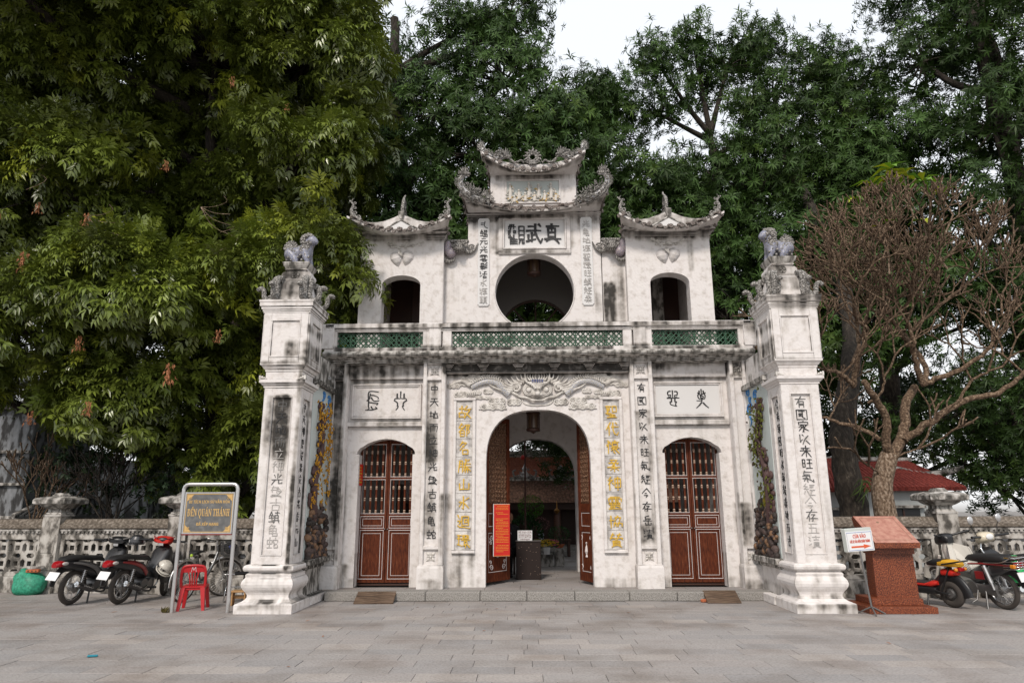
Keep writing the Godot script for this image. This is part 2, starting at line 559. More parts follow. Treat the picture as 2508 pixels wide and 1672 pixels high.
	tri_map(m, ntex(0.03, 67, [0.0, lin(0.010, 0.03, 0.016), 0.5, lin(0.024, 0.085, 0.045), 0.8, lin(0.05, 0.13, 0.075), 1.0, lin(0.3, 0.3, 0.26)], 256, 4), Vector3.ONE * 1.5)
	m = M("roof_tile", Color(1, 1, 1), 0.9)
	tri_map(m, ntex(0.03, 69, [0.0, lin(0.025, 0.02, 0.017), 0.45, lin(0.085, 0.064, 0.053), 0.7, lin(0.18, 0.145, 0.125), 1.0, lin(0.36, 0.32, 0.29)], 256, 5), Vector3.ONE * 1.6, grain, 0.5)
	m = M("tile_end", Color(1, 1, 1), 0.9)
	tri_map(m, ntex(0.05, 70, [0.0, lin(0.03, 0.025, 0.02), 0.4, lin(0.11, 0.09, 0.08), 0.62, lin(0.25, 0.215, 0.195), 1.0, lin(0.42, 0.38, 0.36)], 256, 4), Vector3.ONE * 2.4, grain, 0.5)
	m = M("brown_tile", Color(1, 1, 1), 0.9)
	tri_map(m, ntex(0.04, 71, [0.0, lin(0.03, 0.016, 0.01), 0.5, lin(0.085, 0.048, 0.034), 0.75, lin(0.14, 0.075, 0.05), 1.0, lin(0.22, 0.16, 0.12)], 256, 4), Vector3.ONE * 0.9)
	m = M("orange_tile", Color(1, 1, 1), 0.85)
	tri_map(m, ntex(0.04, 73, [0.0, lin(0.19, 0.055, 0.03), 0.5, lin(0.36, 0.115, 0.065), 1.0, lin(0.5, 0.2, 0.12)], 256, 4), Vector3.ONE * 0.8)
	m = M("red_tile", Color(1, 1, 1), 0.8)
	tri_map(m, ntex(0.04, 75, [0.0, lin(0.10, 0.016, 0.012), 0.5, lin(0.22, 0.034, 0.024), 1.0, lin(0.30, 0.07, 0.05)], 256, 4), Vector3.ONE * 0.8)
	# sculpture: pale plaster, and plaster set with chips of blue and white porcelain
	m = M("plaster_relief", Color(1, 1, 1), 0.85)
	tri_map(m, ntex(0.02, 77, [0.0, lin(0.2, 0.19, 0.17), 0.35, lin(0.45, 0.42, 0.385), 0.6, lin(0.64, 0.61, 0.565), 1.0, lin(0.66, 0.63, 0.6)], 256, 5), Vector3.ONE * 0.9, grain, 0.4)
	m = M("old_sculpture", Color(1, 1, 1), 0.85)
	tri_map(m, ntex(0.05, 79, [0.0, lin(0.03, 0.028, 0.025), 0.4, lin(0.11, 0.104, 0.095), 0.6, lin(0.26, 0.245, 0.225), 0.75, lin(0.42, 0.4, 0.375), 1.0, lin(0.56, 0.54, 0.51)], 256, 5), Vector3.ONE * 2.2, grain, 0.5)
	m = M("porcelain_chips", Color(1, 1, 1), 0.35)
	tri_map(m, ntex(0.09, 81, [0.0, lin(0.05, 0.07, 0.2), 0.27, lin(0.14, 0.17, 0.30), 0.31, lin(0.45, 0.44, 0.42), 0.6, lin(0.5, 0.48, 0.45), 0.66, lin(0.33, 0.28, 0.18), 0.78, lin(0.12, 0.115, 0.11), 1.0, lin(0.3, 0.29, 0.27)], 256, 2, true), Vector3.ONE * 1.8)
	m = M("porcelain_red_chips", Color(1, 1, 1), 0.35)
	tri_map(m, ntex(0.09, 83, [0.0, lin(0.05, 0.07, 0.2), 0.35, lin(0.2, 0.2, 0.3), 0.4, lin(0.36, 0.2, 0.17), 0.55, lin(0.42, 0.4, 0.38), 1.0, lin(0.12, 0.12, 0.12)], 256, 2, true), Vector3.ONE * 2.2)
	m = M("lion_chips", Color(1, 1, 1), 0.4)
	tri_map(m, ntex(0.08, 85, [0.0, lin(0.03, 0.05, 0.2), 0.34, lin(0.09, 0.13, 0.33), 0.38, lin(0.42, 0.41, 0.4), 0.56, lin(0.34, 0.32, 0.3), 0.6, lin(0.07, 0.066, 0.06), 1.0, lin(0.2, 0.19, 0.18)], 256, 2, true), Vector3.ONE * 3.6)
	M("ink", Color(0.018, 0.018, 0.019), 0.6)
	M("faded_ink", Color(0.10, 0.098, 0.095), 0.8)
	M("pale_relief", Color(0.42, 0.40, 0.38), 0.85)
	M("gold", Color(0.60, 0.37, 0.035), 0.45)
	m = M("gold_ground", Color(1, 1, 1), 0.9)
	tri_map(m, ntex(0.02, 87, [0.0, lin(0.25, 0.24, 0.225), 0.42, lin(0.42, 0.40, 0.385), 0.56, lin(0.56, 0.54, 0.515), 1.0, lin(0.68, 0.65, 0.62)], 256, 5), Vector3.ONE * 0.9, grain, 0.9)
	M("white_panel", Color(0.66, 0.65, 0.64), 0.8)
	M("steel", Color(0.62, 0.61, 0.60), 0.32, 0.9)
	M("chrome", Color(0.7, 0.7, 0.7), 0.15, 1.0)
	M("dull_metal", Color(0.22, 0.215, 0.21), 0.45, 0.8)
	M("rubber", Color(0.028, 0.026, 0.025), 0.8)
	M("tyre", Color(0.05, 0.042, 0.036), 0.9)
	M("black_plastic", Color(0.014, 0.014, 0.015), 0.35)
	M("black_vinyl", Color(0.016, 0.015, 0.015), 0.55)
	m = M("black_paint", Color(0.012, 0.012, 0.014), 0.25)
	m.clearcoat_enabled = true
	m = M("red_paint", Color(0.26, 0.008, 0.01), 0.3)
	m.clearcoat_enabled = true
	M("bright_red", Color(0.52, 0.02, 0.012), 0.45)
	M("red_plastic", Color(0.43, 0.012, 0.016), 0.4)
	M("tail_lamp", Color(0.30, 0.008, 0.012), 0.15)
	M("clear_lens", Color(0.5, 0.47, 0.44), 0.1)
	M("amber", Color(0.62, 0.22, 0.015), 0.25)
	M("plate_white", Color(0.72, 0.72, 0.72), 0.5)
	M("cream_paint", Color(0.62, 0.55, 0.42), 0.3)
	M("white_paint", Color(0.66, 0.63, 0.57), 0.35)
	M("yellow_vinyl", Color(0.62, 0.33, 0.018), 0.5)
	M("orange_plastic", Color(0.62, 0.10, 0.012), 0.4)
	M("teal_plastic", Color(0.05, 0.33, 0.25), 0.4)
	M("brick_orange", Color(0.42, 0.12, 0.05), 0.9)
	M("pale_wood", Color(0.42, 0.24, 0.10), 0.7)
	m = M("granite", Color(1, 1, 1), 0.45)
	tri_map(m, ntex(0.12, 91, [0.0, lin(0.03, 0.008, 0.005), 0.4, lin(0.13, 0.027, 0.009), 0.6, lin(0.23, 0.057, 0.018), 1.0, lin(0.42, 0.16, 0.08)], 256, 2), Vector3.ONE * 1.3)
	detail(m, dirt, Vector3(0.7, 0.4, 0.7))
	m = M("granite_dusty", Color(1, 1, 1), 0.55)
	tri_map(m, ntex(0.03, 93, [0.0, lin(0.30, 0.12, 0.085), 0.5, lin(0.42, 0.2, 0.15), 1.0, lin(0.5, 0.29, 0.21)], 256, 5), Vector3.ONE * 1.2)
	m = M("bark", Color(1, 1, 1), 0.95)
	tri_map(m, ntex(0.03, 95, [0.0, lin(0.01, 0.008, 0.006), 0.5, lin(0.03, 0.023, 0.017), 0.75, lin(0.055, 0.045, 0.034), 1.0, lin(0.13, 0.11, 0.09)], 256, 5), Vector3(1.4, 0.5, 1.4), grain, 2.0)
	m = M("pale_bark", Color(1, 1, 1), 0.9)
	tri_map(m, ntex(0.03, 97, [0.0, lin(0.05, 0.03, 0.018), 0.42, lin(0.15, 0.1, 0.064), 0.62, lin(0.25, 0.18, 0.125), 1.0, lin(0.46, 0.39, 0.31)], 256, 5), Vector3(2.2, 1.2, 2.2), grain, 1.0)
	m = M("twig_bark", Color(1, 1, 1), 0.9)
	tri_map(m, ntex(0.03, 99, [0.0, lin(0.03, 0.017, 0.009), 0.42, lin(0.085, 0.052, 0.03), 0.66, lin(0.17, 0.112, 0.07), 1.0, lin(0.4, 0.32, 0.23)], 256, 4), Vector3(2.0, 2.0, 2.0))
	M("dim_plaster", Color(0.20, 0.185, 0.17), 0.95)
	for k in ["leaf", "near_leaf", "pale_leaf"]:
		m = tinted(k, 0.32 if k == "near_leaf" else 0.48, 0.6 if k == "near_leaf" else 0.3)
		m.backlight_enabled = true
		m.backlight = Color(0.5, 0.5, 0.3) if k != "leaf" else Color(0.3, 0.33, 0.2)
	tinted("flower", 0.7)
	tinted("relief_paint", 0.7)
	M("dry_leaf", Color(0.30, 0.12, 0.05), 0.8)
	M("skin", Color(0.30, 0.15, 0.09), 0.6)
	M("dark_cloth", Color(0.012, 0.012, 0.014), 0.9)
	M("hair", Color(0.01, 0.009, 0.008), 0.5)

func noise_only(seed_: int, freq: float) -> ImageTexture:
	var f := FastNoiseLite.new()
	f.seed = seed_
	f.noise_type = FastNoiseLite.TYPE_SIMPLEX_SMOOTH
	f.frequency = freq
	f.fractal_octaves = 5
	f.fractal_gain = 0.62
	var im := f.get_seamless_image(1536, 1536)
	im.convert(Image.FORMAT_L8)
	return ImageTexture.create_from_image(im)

# ------------------------------------------------------------------ brush lettering: strokes on a 10 x 10 grid, x then y, y down
const STROKES := {
	"真": "1181 4043 2226 226266 2464 2666 0797 3718 6789", "武": "1141 0383 3438 3555 1518 0857 5054668997 7081",
	"觀": "0141 1002 3032 0313 0404 0304 1314 3343 3444 3334 4344 2005 1519 0626 1647 1757 1858 1959 3539 6167 619197 6393 6595 6797 7769 87899998",
	"故": "0242 2025 0508 054548 0848 6043 5392 8349 5599", "都": "1131 2003 0343 5106 1519 154549 1747 1949 6169 6181748677", "名": "3013 316116 3344 3639 367679 3979",
	"勝": "1109 113139 1333 1535 5061 8071 4393 4595 6048 6598 577779 6659", "山": "4148 1418 1888 8488", "水": "404938 143417 8153 4488",
	"迴": "0012 0424 2416 0718 1899 3137 318187 3787 5355 537375 5575", "環": "0131 0333 0738 1117 4143 418183 5153 7173 4383 3494 5557 557577 5777 6748 6769 7799",
	"聖": "0141 1116 3117 1333 1434 0646 5155 518185 5585 2777 3878 1989 5759", "代": "3005 2329 4393 5055688997 7081",
	"懷": "1019 0304 2133 4191 6062 4244 428284 4484 3595 6537 5558 5869 6699 8576", "柔": "2171 7153 3243 1383 8374 5336 0696 5459 5628 5688",
	"神": "2011 0232 3205 1319 3445 5157 519197 5494 5797 7079", "靈": "1181 0204 0292 9294 5155 2333 2434 6373 6474 0525260605 3555563635 6585866665 1787 0999 4749 1838 6788",
	"協": "0434 1119 4282 8274 6144 3656 5658 4538 6696 9698 7568", "贊": "1131 2004 0343 3344 5181 7054 5393 8394 2528 257578 2676 2777 2878 3819 6889",
	"中": "1215 128285 1585 5059", "天": "1181 0494 514509 5499", "地": "0333 1117 0636 4483 8386 6157 4348 4898 9896", "而": "0191 5133 1319 139389 4348 6368",
	"立": "5062 1282 3437 7457 0898", "光": "5054 2133 8163 0595 3509 65689897", "盤": "2011 1115 115155 0353 6163 616183 6494 9458 5599 1718 177778 3738 5758 0898",
	"古": "0393 5055 2529 258589 2989", "鎮": "2004 2144 1333 0545 2338 0848 5191 7073 5357 538387 5585 4797 5849 8799", "龜": "3012 316143 1317 137377 1575 1777 4349 4989 8987",
	"蛇": "0205 024245 0545 2028 0848 7071 5254 529294 6468 68989896 8566", "有": "0292 5016 3439 347479 3676 3777", "國": "0109 019199 0999 2272 2425 244445 2545 2656 525778",
	"家": "5051 1113 119193 2373 5315 356549 4518 5459 8356 5698", "以": "1117 1735 3142 825539 6699", "來": "1282 2233 7263 0494 5059 5418 5499", "旺": "1117 113137 1434 1737 5191 5494 4898 7178",
	"氣": "2012 2181 1363 0464 6467 6799 9997 0646 3549 3518 3557", "經": "2002 0222 3204 0444 2449 1608 3648 5191 6253 7263 8273 5595 7559 4999", "今": "5005 5095 3555 2767 6749",
	"存": "0292 5007 2429 4474 7456 565949 3797", "岳": "6021 2125 2383 6365 0595 5559 2729 2989 8789", "瀆": "0112 0314 0726 3191 6062 4383 4549 458588 4686 4787 4888 5839 7899",
	"弌": "1262 1444 6055679998", "鑑": "2004 2144 1333 0545 2338 0848 5155 5171 5373 5575 8171 7292 8483 5659 569699 7679 4999", "元": "2171 0494 3409 64689896",
	"雲": "1181 0204 029294 5155 2333 2434 6373 6474 2676 0797 4739 3989 6788", "影": "1114 115154 1252 1454 3435 0565 1618 165658 1858 3739 9063 9366 9658",
	"活": "0112 0314 0726 8151 3494 6157 4749 478789 4989", "源": "0112 0314 0726 3191 3129 7162 5355 538385 5585 4484 6569 5748 7797", "頭": "0141 1315 133335 1535 1627 3627 0848 5191 7162 5357 538387 5585 5787 6749 7799",
	"五": "1181 3138 1474 7478 0898",
}
# old seal script, two figures a coordinate
const SEALS := {
	"危": "3018602088308838 0848243828223010 3832605095489048 2055200084008800 205220802590109800 2056706288628070 42804285509055980098 7284788680923098",
	"堂": "45004535 2012203630364038 2012203505380048 0048205825702278307825881598 700070 701270365036 7012703585389048 9048705865706878607865887598",
	"星": "45054540 3008151010201530302830381538 6010751080207530603060407540 05459045 35503565256530806588 60506065706562807088",
	"堂二": "45004525 20184030502575187018 300830203020203020402850455045601060 6008602060207030704065505050 40354045554555353535 45504570 40722585059805 5572708590989098",
}

func brush(st: MB, pts: PackedVector2Array, w: float, z: float, depth: float) -> void:
	# a stroke with a weighted start and a fading tail, standing a little proud
	var n := pts.size()
	var L := PackedVector2Array()
	var R := PackedVector2Array()
	for i in n:
		var d := (pts[mini(i + 1, n - 1)] - pts[maxi(i - 1, 0)]).normalized()
		var p := pts[i]
		if i == 0:
			p -= d * w * 0.35
		if i == n - 1:
			p += d * w * 0.35
		var t := float(i) / maxi(n - 1, 1)
		var k := w * (0.56 - 0.24 * t) * (1.12 if absf(d.y) > absf(d.x) else 0.9)
		var s := Vector2(-d.y, d.x) * k
		L.append(p + s)
		R.append(p - s)
	for i in n - 1:
		var a := Vector3(L[i].x, L[i].y, z + depth)
		var b := Vector3(R[i].x, R[i].y, z + depth)
		var c := Vector3(R[i + 1].x, R[i + 1].y, z + depth)
		var d := Vector3(L[i + 1].x, L[i + 1].y, z + depth)
		st.t3(a, b, c, Vector3.BACK, Vector3.BACK, Vector3.BACK)
		st.t3(a, c, d, Vector3.BACK, Vector3.BACK, Vector3.BACK)
		var o := Vector3(0, 0, -depth - 0.002)
		st.quad(b, b + o, c + o, c)
		st.quad(d, d + o, a + o, a)
	st.quad(Vector3(L[0].x, L[0].y, z + depth), Vector3(L[0].x, L[0].y, z), Vector3(R[0].x, R[0].y, z), Vector3(R[0].x, R[0].y, z + depth))

func character(called: String, ch: String, cx: float, cy: float, z: float, size: float, weight: float, mat: Material, parent: Node, depth := 0.006, tall := 1.05) -> void:
	var st := MB.new()
	var seal := SEALS.has(ch)
	var src: String = SEALS[ch] if seal else STROKES[ch]
	var step := 4 if seal else 2
	var unit := 100.0 if seal else 9.0
	var lift := 0.0
	for s in src.split(" "):
		var p := PackedVector2Array()
		for i in range(0, s.length() - step + 1, step):
			var x := s.substr(i, step / 2).to_float() / unit
			var y := s.substr(i + step / 2, step / 2).to_float() / unit
			p.append(Vector2(cx + (x - 0.5) * size, cy - (y - 0.5) * size * (1.35 if seal else tall)))
		if p.size() < 2:
			continue
		var smooth := PackedVector2Array()
		for i in p.size() - 1:
			var a := p[maxi(i - 1, 0)]
			var d := p[mini(i + 2, p.size() - 1)]
			var n := 4
			for k in n:
				var t := float(k) / n
				if seal:
					smooth.append(p[i].cubic_interpolate(p[i + 1], a, d, t))
				else:
					smooth.append(p[i].lerp(p[i + 1], t) + Vector2(0, (t * (1.0 - t)) * size * 0.06))
		smooth.append(p[p.size() - 1])
		brush(st, smooth, weight * size, z + lift, depth)
		lift += 0.0004
	part(called, st, mat, parent)

# ------------------------------------------------------------------ the gate
func arch_pts(hw: float, y0: float, spring: float, rise: float, n: float, steps := 24) -> Array:
	# from bottom right, over the top, to bottom left
	var p := [Vector2(hw, y0), Vector2(hw, spring)]
	for i in range(1, steps):
		var a := PI * i / steps
		var c := cos(a)
		p.append(Vector2(hw * signf(c) * pow(absf(c), 2.0 / n), spring + rise * pow(sin(a), 2.0 / n)))
	p.append(Vector2(-hw, spring))
	p.append(Vector2(-hw, y0))
	return p

func ear_pts(cx: float, hw: float, y0: float) -> Array:
	var h := [hw, y0, hw, 2.54, hw + 0.045, 2.545, hw + 0.035, 2.60, hw - 0.005, 2.655, hw - 0.07, 2.69, hw - 0.15, 2.745, hw - 0.26, 2.79, hw - 0.38, 2.82, 0.0, 2.835]
	var p := []
	for i in range(0, h.size(), 2):
		p.append(Vector2(cx + h[i], h[i + 1]))
	for i in range(h.size() - 4, -1, -2):
		p.append(Vector2(cx - h[i], h[i + 1]))
	return p

func wall_with(x0: float, y0: float, x1: float, y1: float, notch: Array) -> PackedVector2Array:
	# a wall from the ground with a doorway let into its foot
	var p := PackedVector2Array([Vector2(x1, y0), Vector2(x1, y1), Vector2(x0, y1), Vector2(x0, y0)])
	for i in range(notch.size() - 1, -1, -1):
		p.append(notch[i])
	return p

func bx(called: String, lo: Vector3, hi: Vector3, mat: Material, parent: Node, ch := 0.008) -> MeshInstance3D:
	var b := MB.new()
	b.cbox(lo, hi, ch)
	return part(called, b, mat, parent)

func frame_box(b: MB, x0: float, y0: float, x1: float, y1: float, w: float, z0: float, z1: float, bev := 0.012) -> void:
	b.cbox(Vector3(x0, y0, z0), Vector3(x1, y0 + w, z1), bev)
	b.cbox(Vector3(x0, y1 - w, z0), Vector3(x1, y1, z1), bev)
	b.cbox(Vector3(x0, y0 + w - 0.004, z0), Vector3(x0 + w, y1 - w + 0.004, z1 - 0.002), bev)
	b.cbox(Vector3(x1 - w, y0 + w - 0.004, z0), Vector3(x1, y1 - w + 0.004, z1 - 0.002), bev)

func rosette_mesh() -> ArrayMesh:
	var b := MB.new()
	for k in 4:
		var a := PI / 4 + k * PI / 2
		var d := Vector3(cos(a), sin(a), 0)
		var s := Vector3(-d.y, d.x, 0)
		for e: float in [-1.0, 1.0]:
			b.tri(d * 0.012, d * 0.075 + s * 0.034 * e + Vector3(0, 0, 0.012), d * 0.078 + Vector3(0, 0, 0.034)) if e < 0 else b.tri(d * 0.012, d * 0.078 + Vector3(0, 0, 0.034), d * 0.075 + s * 0.034 * e + Vector3(0, 0, 0.012))
			b.tri(d * 0.078 + Vector3(0, 0, 0.034), d * 0.075 + s * 0.034 * e + Vector3(0, 0, 0.012), d * 0.148) if e < 0 else b.tri(d * 0.078 + Vector3(0, 0, 0.034), d * 0.148, d * 0.075 + s * 0.034 * e + Vector3(0, 0, 0.012))
		var g := k * PI / 2
		var q := Vector3(cos(g), sin(g), 0)
		b.tube([q * 0.02 + Vector3(0, 0, 0.01), q * 0.055 + Vector3(0, 0, 0.02), q * 0.092], [0.012, 0.014, 0.002], 5)
	b.ball(Vector3(0, 0, 0.02), Vector3(0.024, 0.024, 0.02), 8, 5)
	return b.done()

func lattice_mesh(s: float) -> ArrayMesh:
	var b := MB.new()
	var h := s * 0.5
	for e: float in [-1.0, 1.0]:
		for k in 5:
			var o := (k - 2) * s / 3.0
			# clip the diagonal x + e*y = o to the square
			var p := []
			for t in 41:
				var x := -h + s * t / 40.0
				var y := (o - x) * e
				if absf(y) <= h:
					p.append(Vector3(x, y, 0))
			if p.size() > 3:
				b.bar(p[0], p[p.size() - 1], 0.0135, 4)
	b.cbox(Vector3(-h, -h, -0.02), Vector3(-h + 0.011, h, 0.016), 0.003)
	b.cbox(Vector3(h - 0.011, -h, -0.02), Vector3(h, h, 0.016), 0.003)
	b.cbox(Vector3(-h, -h, -0.02), Vector3(h, -h + 0.011, 0.014), 0.003)
	b.cbox(Vector3(-h, h - 0.011, -0.02), Vector3(h, h, 0.014), 0.003)
	b.ring(Vector3.ZERO, Vector3.BACK, 0.045, 0.011, 14, 5)
	for c in [Vector3(-h, -h, 0), Vector3(h, -h, 0), Vector3(h, h, 0), Vector3(-h, h, 0)]:
		b.ball(c, Vector3(0.028, 0.028, 0.017), 6, 4)
	return b.done()

func baluster_mesh(h: float) -> ArrayMesh:
	var b := MB.new()
	var r := 0.021
	b.lathe(Vector3.ZERO, prof([0.010, 0.0, 0.017, h * 0.02, 0.021, h * 0.06, 0.014, h * 0.09, r, h * 0.14, r, h * 0.36, 0.013, h * 0.38, 0.023, h * 0.42, 0.012, h * 0.46, r, h * 0.49, r, h * 0.70, 0.013, h * 0.72, 0.023, h * 0.76, 0.012, h * 0.80, 0.015, h * 0.84, 0.019, h, 0.0, h]), 8)
	return b.done()

func bead_mesh(h: float) -> ArrayMesh:
	var b := MB.new()
	for k: float in [0.06, 0.42, 0.76]:
		b.lathe(Vector3(0, h * k, 0), prof([0.015, -0.034, 0.0245, -0.018, 0.017, -0.004, 0.0255, 0.012, 0.014, 0.03]), 8)
	return b.done()

func outline(b: MB, x0: float, y0: float, x1: float, y1: float, z: float, w := 0.011) -> void:
	frame_box(b, x0, y0, x1, y1, w, z, z + 0.005, 0.001)

func door_leaf(called: String, parent: Node, x0: float, x1: float, y0: float, y1: float, open_mid: float, bal: ArrayMesh, bal_up: ArrayMesh, bead: ArrayMesh, bead_up: ArrayMesh) -> void:
	# rails and stiles of the leaf, then its panels, balusters and inlay lines as sub-parts
	var b := MB.new()
	var z0 := -0.345
	var z1 := -0.30
	var s := 0.05
	for r: Array in [[x0, y0, x0 + s, y1], [x1 - s, y0, x1, y1]]:
		b.cbox(Vector3(r[0], r[1], z0), Vector3(r[2], r[3], z1), 0.004)
	for r: Array in [[y0, 0.27], [1.145, 1.185], [1.40, 1.45], [2.085, 2.135], [2.755, y1]]:
		b.cbox(Vector3(x0 + s, r[0], z0 + 0.002), Vector3(x1 - s, r[1], z1 - 0.002), 0.004)
	var leaf := part(called, b, mats.door_wood, parent)
	bx("panel", Vector3(x0 + s, 0.27, z0 + 0.01), Vector3(x1 - s, 1.145, z1 - 0.016), mats.door_wood, leaf)
	bx("panel", Vector3(x0 + s, 1.185, z0 + 0.01), Vector3(x1 - s, 1.40, z1 - 0.016), mats.door_wood, leaf)
	var o := MB.new()
	outline(o, x0 + s - 0.006, 0.265, x1 - s + 0.006, 1.15, z1 - 0.004)
	outline(o, x0 + s + 0.05, 0.325, x1 - s - 0.05, 1.09, z1 - 0.017, 0.008)
	outline(o, x0 + s - 0.006, 1.18, x1 - s + 0.006, 1.405, z1 - 0.004)
	outline(o, x0 + s + 0.035, 1.225, x1 - s - 0.035, 1.36, z1 - 0.017, 0.008)
	outline(o, x0 + s - 0.008, 1.445, x1 - s + 0.008, 2.09, z1 - 0.004)
	outline(o, x0 + s - 0.008, 2.13, x1 - s + 0.008, 2.76, z1 - 0.004)
	part("inlay_line", o, mats.mother_of_pearl, leaf)
	var n := 4
	for k in n:
		var x := lerpf(x0 + s, x1 - s, (k + 0.5) / n)
		put("baluster", bal, mats.door_wood, leaf, at(x, 1.452, -0.322))
		put("baluster_collar", bead, mats.baluster_pale, leaf, at(x, 1.452, -0.322))
		put("baluster", bal_up, mats.door_wood, leaf, at(x, 2.137, -0.322))
		put("baluster_collar", bead_up, mats.baluster_pale, leaf, at(x, 2.137, -0.322))
	var k := MB.new()
	var hx := x1 - 0.025 if open_mid > 0 else x0 + 0.025
	k.ball(Vector3(hx, 1.165, z1 + 0.02), Vector3(0.017, 0.017, 0.02), 8, 5)
	part("handle", k, mats.dull_metal, leaf)

# ---- a roof with eaves that curl up at the corners
func eave(s: float, cx: float, cz: float, hx: float, hz: float, spread: float, y_mid: float, y_cor: float, side: int) -> Vector3:
	var k := pow(absf(s), 2.4)
	var o := spread * pow(absf(s), 4.0)
	var y := lerpf(y_mid, y_cor, k)
	match side:
		0: return Vector3(cx + s * (hx + spread * absf(s) ** 3.0), y, cz + hz + o)
		1: return Vector3(cx + hx + o, y, cz - s * (hz + spread * absf(s) ** 3.0))
		2: return Vector3(cx - s * (hx + spread * absf(s) ** 3.0), y, cz - hz - o)
	return Vector3(cx - hx - o, y, cz + s * (hz + spread * absf(s) ** 3.0))

func rect_pt(s: float, cx: float, cz: float, hx: float, hz: float, y: float, side: int) -> Vector3:
	match side:
		0: return Vector3(cx + s * hx, y, cz + hz)
		1: return Vector3(cx + hx, y, cz - s * hz)
		2: return Vector3(cx - s * hx, y, cz - hz)
	return Vector3(cx - hx, y, cz + s * hz)

func curled_roof(called: String, parent: Node, cx: float, cz: float, whx: float, whz: float, ox: float, oz: float, spread: float, y_wall: float, y_mid: float, y_cor: float, in_hx: float, in_hz: float, y_in: float, nt: int, ns: int, tr: float) -> MeshInstance3D:
	var soffit := MB.new()
	var pan := MB.new()
	var st := 18
	for side in 4:
		for i in st:
			var s0 := -1.0 + 2.0 * i / st
			var s1 := -1.0 + 2.0 * (i + 1) / st
			var rows := []
			for s: float in [s0, s1]:
				var w := rect_pt(s, cx, cz, whx, whz, y_wall, side)
				var e := eave(s, cx, cz, whx + ox, whz + oz, spread, y_mid, y_cor, side)
				var e0 := e - Vector3(0, 0.045, 0)
				var c1 := w.lerp(e0, 0.28) + Vector3(0, (w.y - e0.y) * -0.20 + 0.0, 0)
				c1.y = lerpf(w.y, e0.y, 0.42)
				var c2 := w.lerp(e0, 0.66)
				c2.y = lerpf(w.y, e0.y, 0.82)
				var n := rect_pt(s, cx, cz, in_hx, in_hz, y_in + (e.y - y_mid) * 0.3, side)
				rows.append([w, c1, c2, e0, e, n])
			for k in 5:
				var b := soffit if k < 4 else pan
				b.quad(rows[0][k], rows[1][k], rows[1][k + 1], rows[0][k + 1])
	var root := part(called, soffit, mats.whitewash, parent)
	part("roof_bed", pan, mats.roof_tile, root)
	var barrel := MB.new()
	var L := 0.30
	for k in 7:
		var a := PI * k / 7
		var b2 := PI * (k + 1) / 7
		for seg in 2:
			var za := -L * seg / 2.0
			var zb := -L * (seg + 1) / 2.0
			var na := Vector3(cos(a), sin(a), 0)
			var nb := Vector3(cos(b2), sin(b2), 0)
			var ra := tr * 0.9
			barrel.t3(na * ra + Vector3(0, 0, za), nb * ra + Vector3(0, 0, za), nb * ra + Vector3(0, 0, zb), na, nb, nb)
			barrel.t3(na * ra + Vector3(0, 0, za), nb * ra + Vector3(0, 0, zb), na * ra + Vector3(0, 0, zb), na, nb, na)
	var barrel_m := barrel.done()
	var end := MB.new()
	end.disc(Vector3(0, 0, 0.0), Vector3.BACK, tr, 0.03, 14)
	end.ring(Vector3(0, 0, 0.014), Vector3.BACK, tr * 0.82, tr * 0.14, 14, 5)
	end.ball(Vector3(0, 0, 0.016), Vector3(tr * 0.42, tr * 0.42, 0.012), 7, 4)
	var end_m := end.done()
	var drip := MB.new()
	drip.prism(v2([-tr * 1.05, 0.03, -tr * 0.75, -0.02, 0.0, -tr * 1.15, tr * 0.75, -0.02, tr * 1.05, 0.03, 0.0, -0.005]), -0.01, 0.012, 0.004)
	var drip_m := drip.done()
	for side in 4:
		if side == 2:
			continue
		var n := nt if side == 0 else ns
		for k in n * 2 - 1:
			var s := -0.93 + 1.86 * k / (n * 2 - 2.0)
			var e := eave(s, cx, cz, whx + ox, whz + oz, spread, y_mid, y_cor, side)
			var inn := rect_pt(s, cx, cz, in_hx, in_hz, y_in + (e.y - y_mid) * 0.3, side)
			var fwd := (e - inn).normalized()
			var right := Vector3.UP.cross(fwd).normalized()
			var up := fwd.cross(right).normalized()
			if k % 2 == 0:
				var bas := Basis(right, up, fwd)
				var a := rng.randf_range(-0.06, 0.06)
				put("roof_tile", barrel_m, mats.roof_tile, root, Transform3D(bas, e + up * 0.012))
				var flat := Vector3(fwd.x, 0.12, fwd.z).normalized()
				put("tile_end", end_m, mats.tile_end, root, Transform3D(Basis(right, flat.cross(right), flat).rotated(flat, a), e + Vector3(0, 0.012, 0) + flat * 0.02))
			else:
				var flat := Vector3(fwd.x, 0.0, fwd.z).normalized()
				put("drip_tile", drip_m, mats.tile_end, root, Transform3D(Basis(right, Vector3.UP, flat), e + Vector3(0, -0.015, 0) + flat * 0.012))
	return root

func horn(parent: Node, base: Vector3, out: Vector3, h: float, mat: Material) -> void:
	# an upswept tail with curls along its inner edge
	var b := MB.new()
	var p := curve([base - out * 0.16 + Vector3(0, -0.06, 0), base - out * 0.02 + Vector3(0, 0.04, 0), base + out * 0.04 + Vector3(0, h * 0.42, 0), base + out * 0.01 + Vector3(0, h * 0.78, 0), base + out * 0.09 + Vector3(0, h, 0)], 5)
	b.tube(p, taper(0.062, 0.014, p.size()), 8, 0.7)
	b.tube([p[p.size() - 3], p[p.size() - 3] - out * 0.05 + Vector3(0, 0.07, 0)], [0.016, 0.004], 5)
	for k in 4:
		var q: Vector3 = p[4 + k * 4]
		var r := 0.052 - 0.007 * k
		b.scroll(q - out * (0.075 - 0.008 * k), out, Vector3.UP, r, 0.02 - 0.002 * k, 1.1, PI * 0.1, 10)
	part("corner_finial", b, mat, parent)

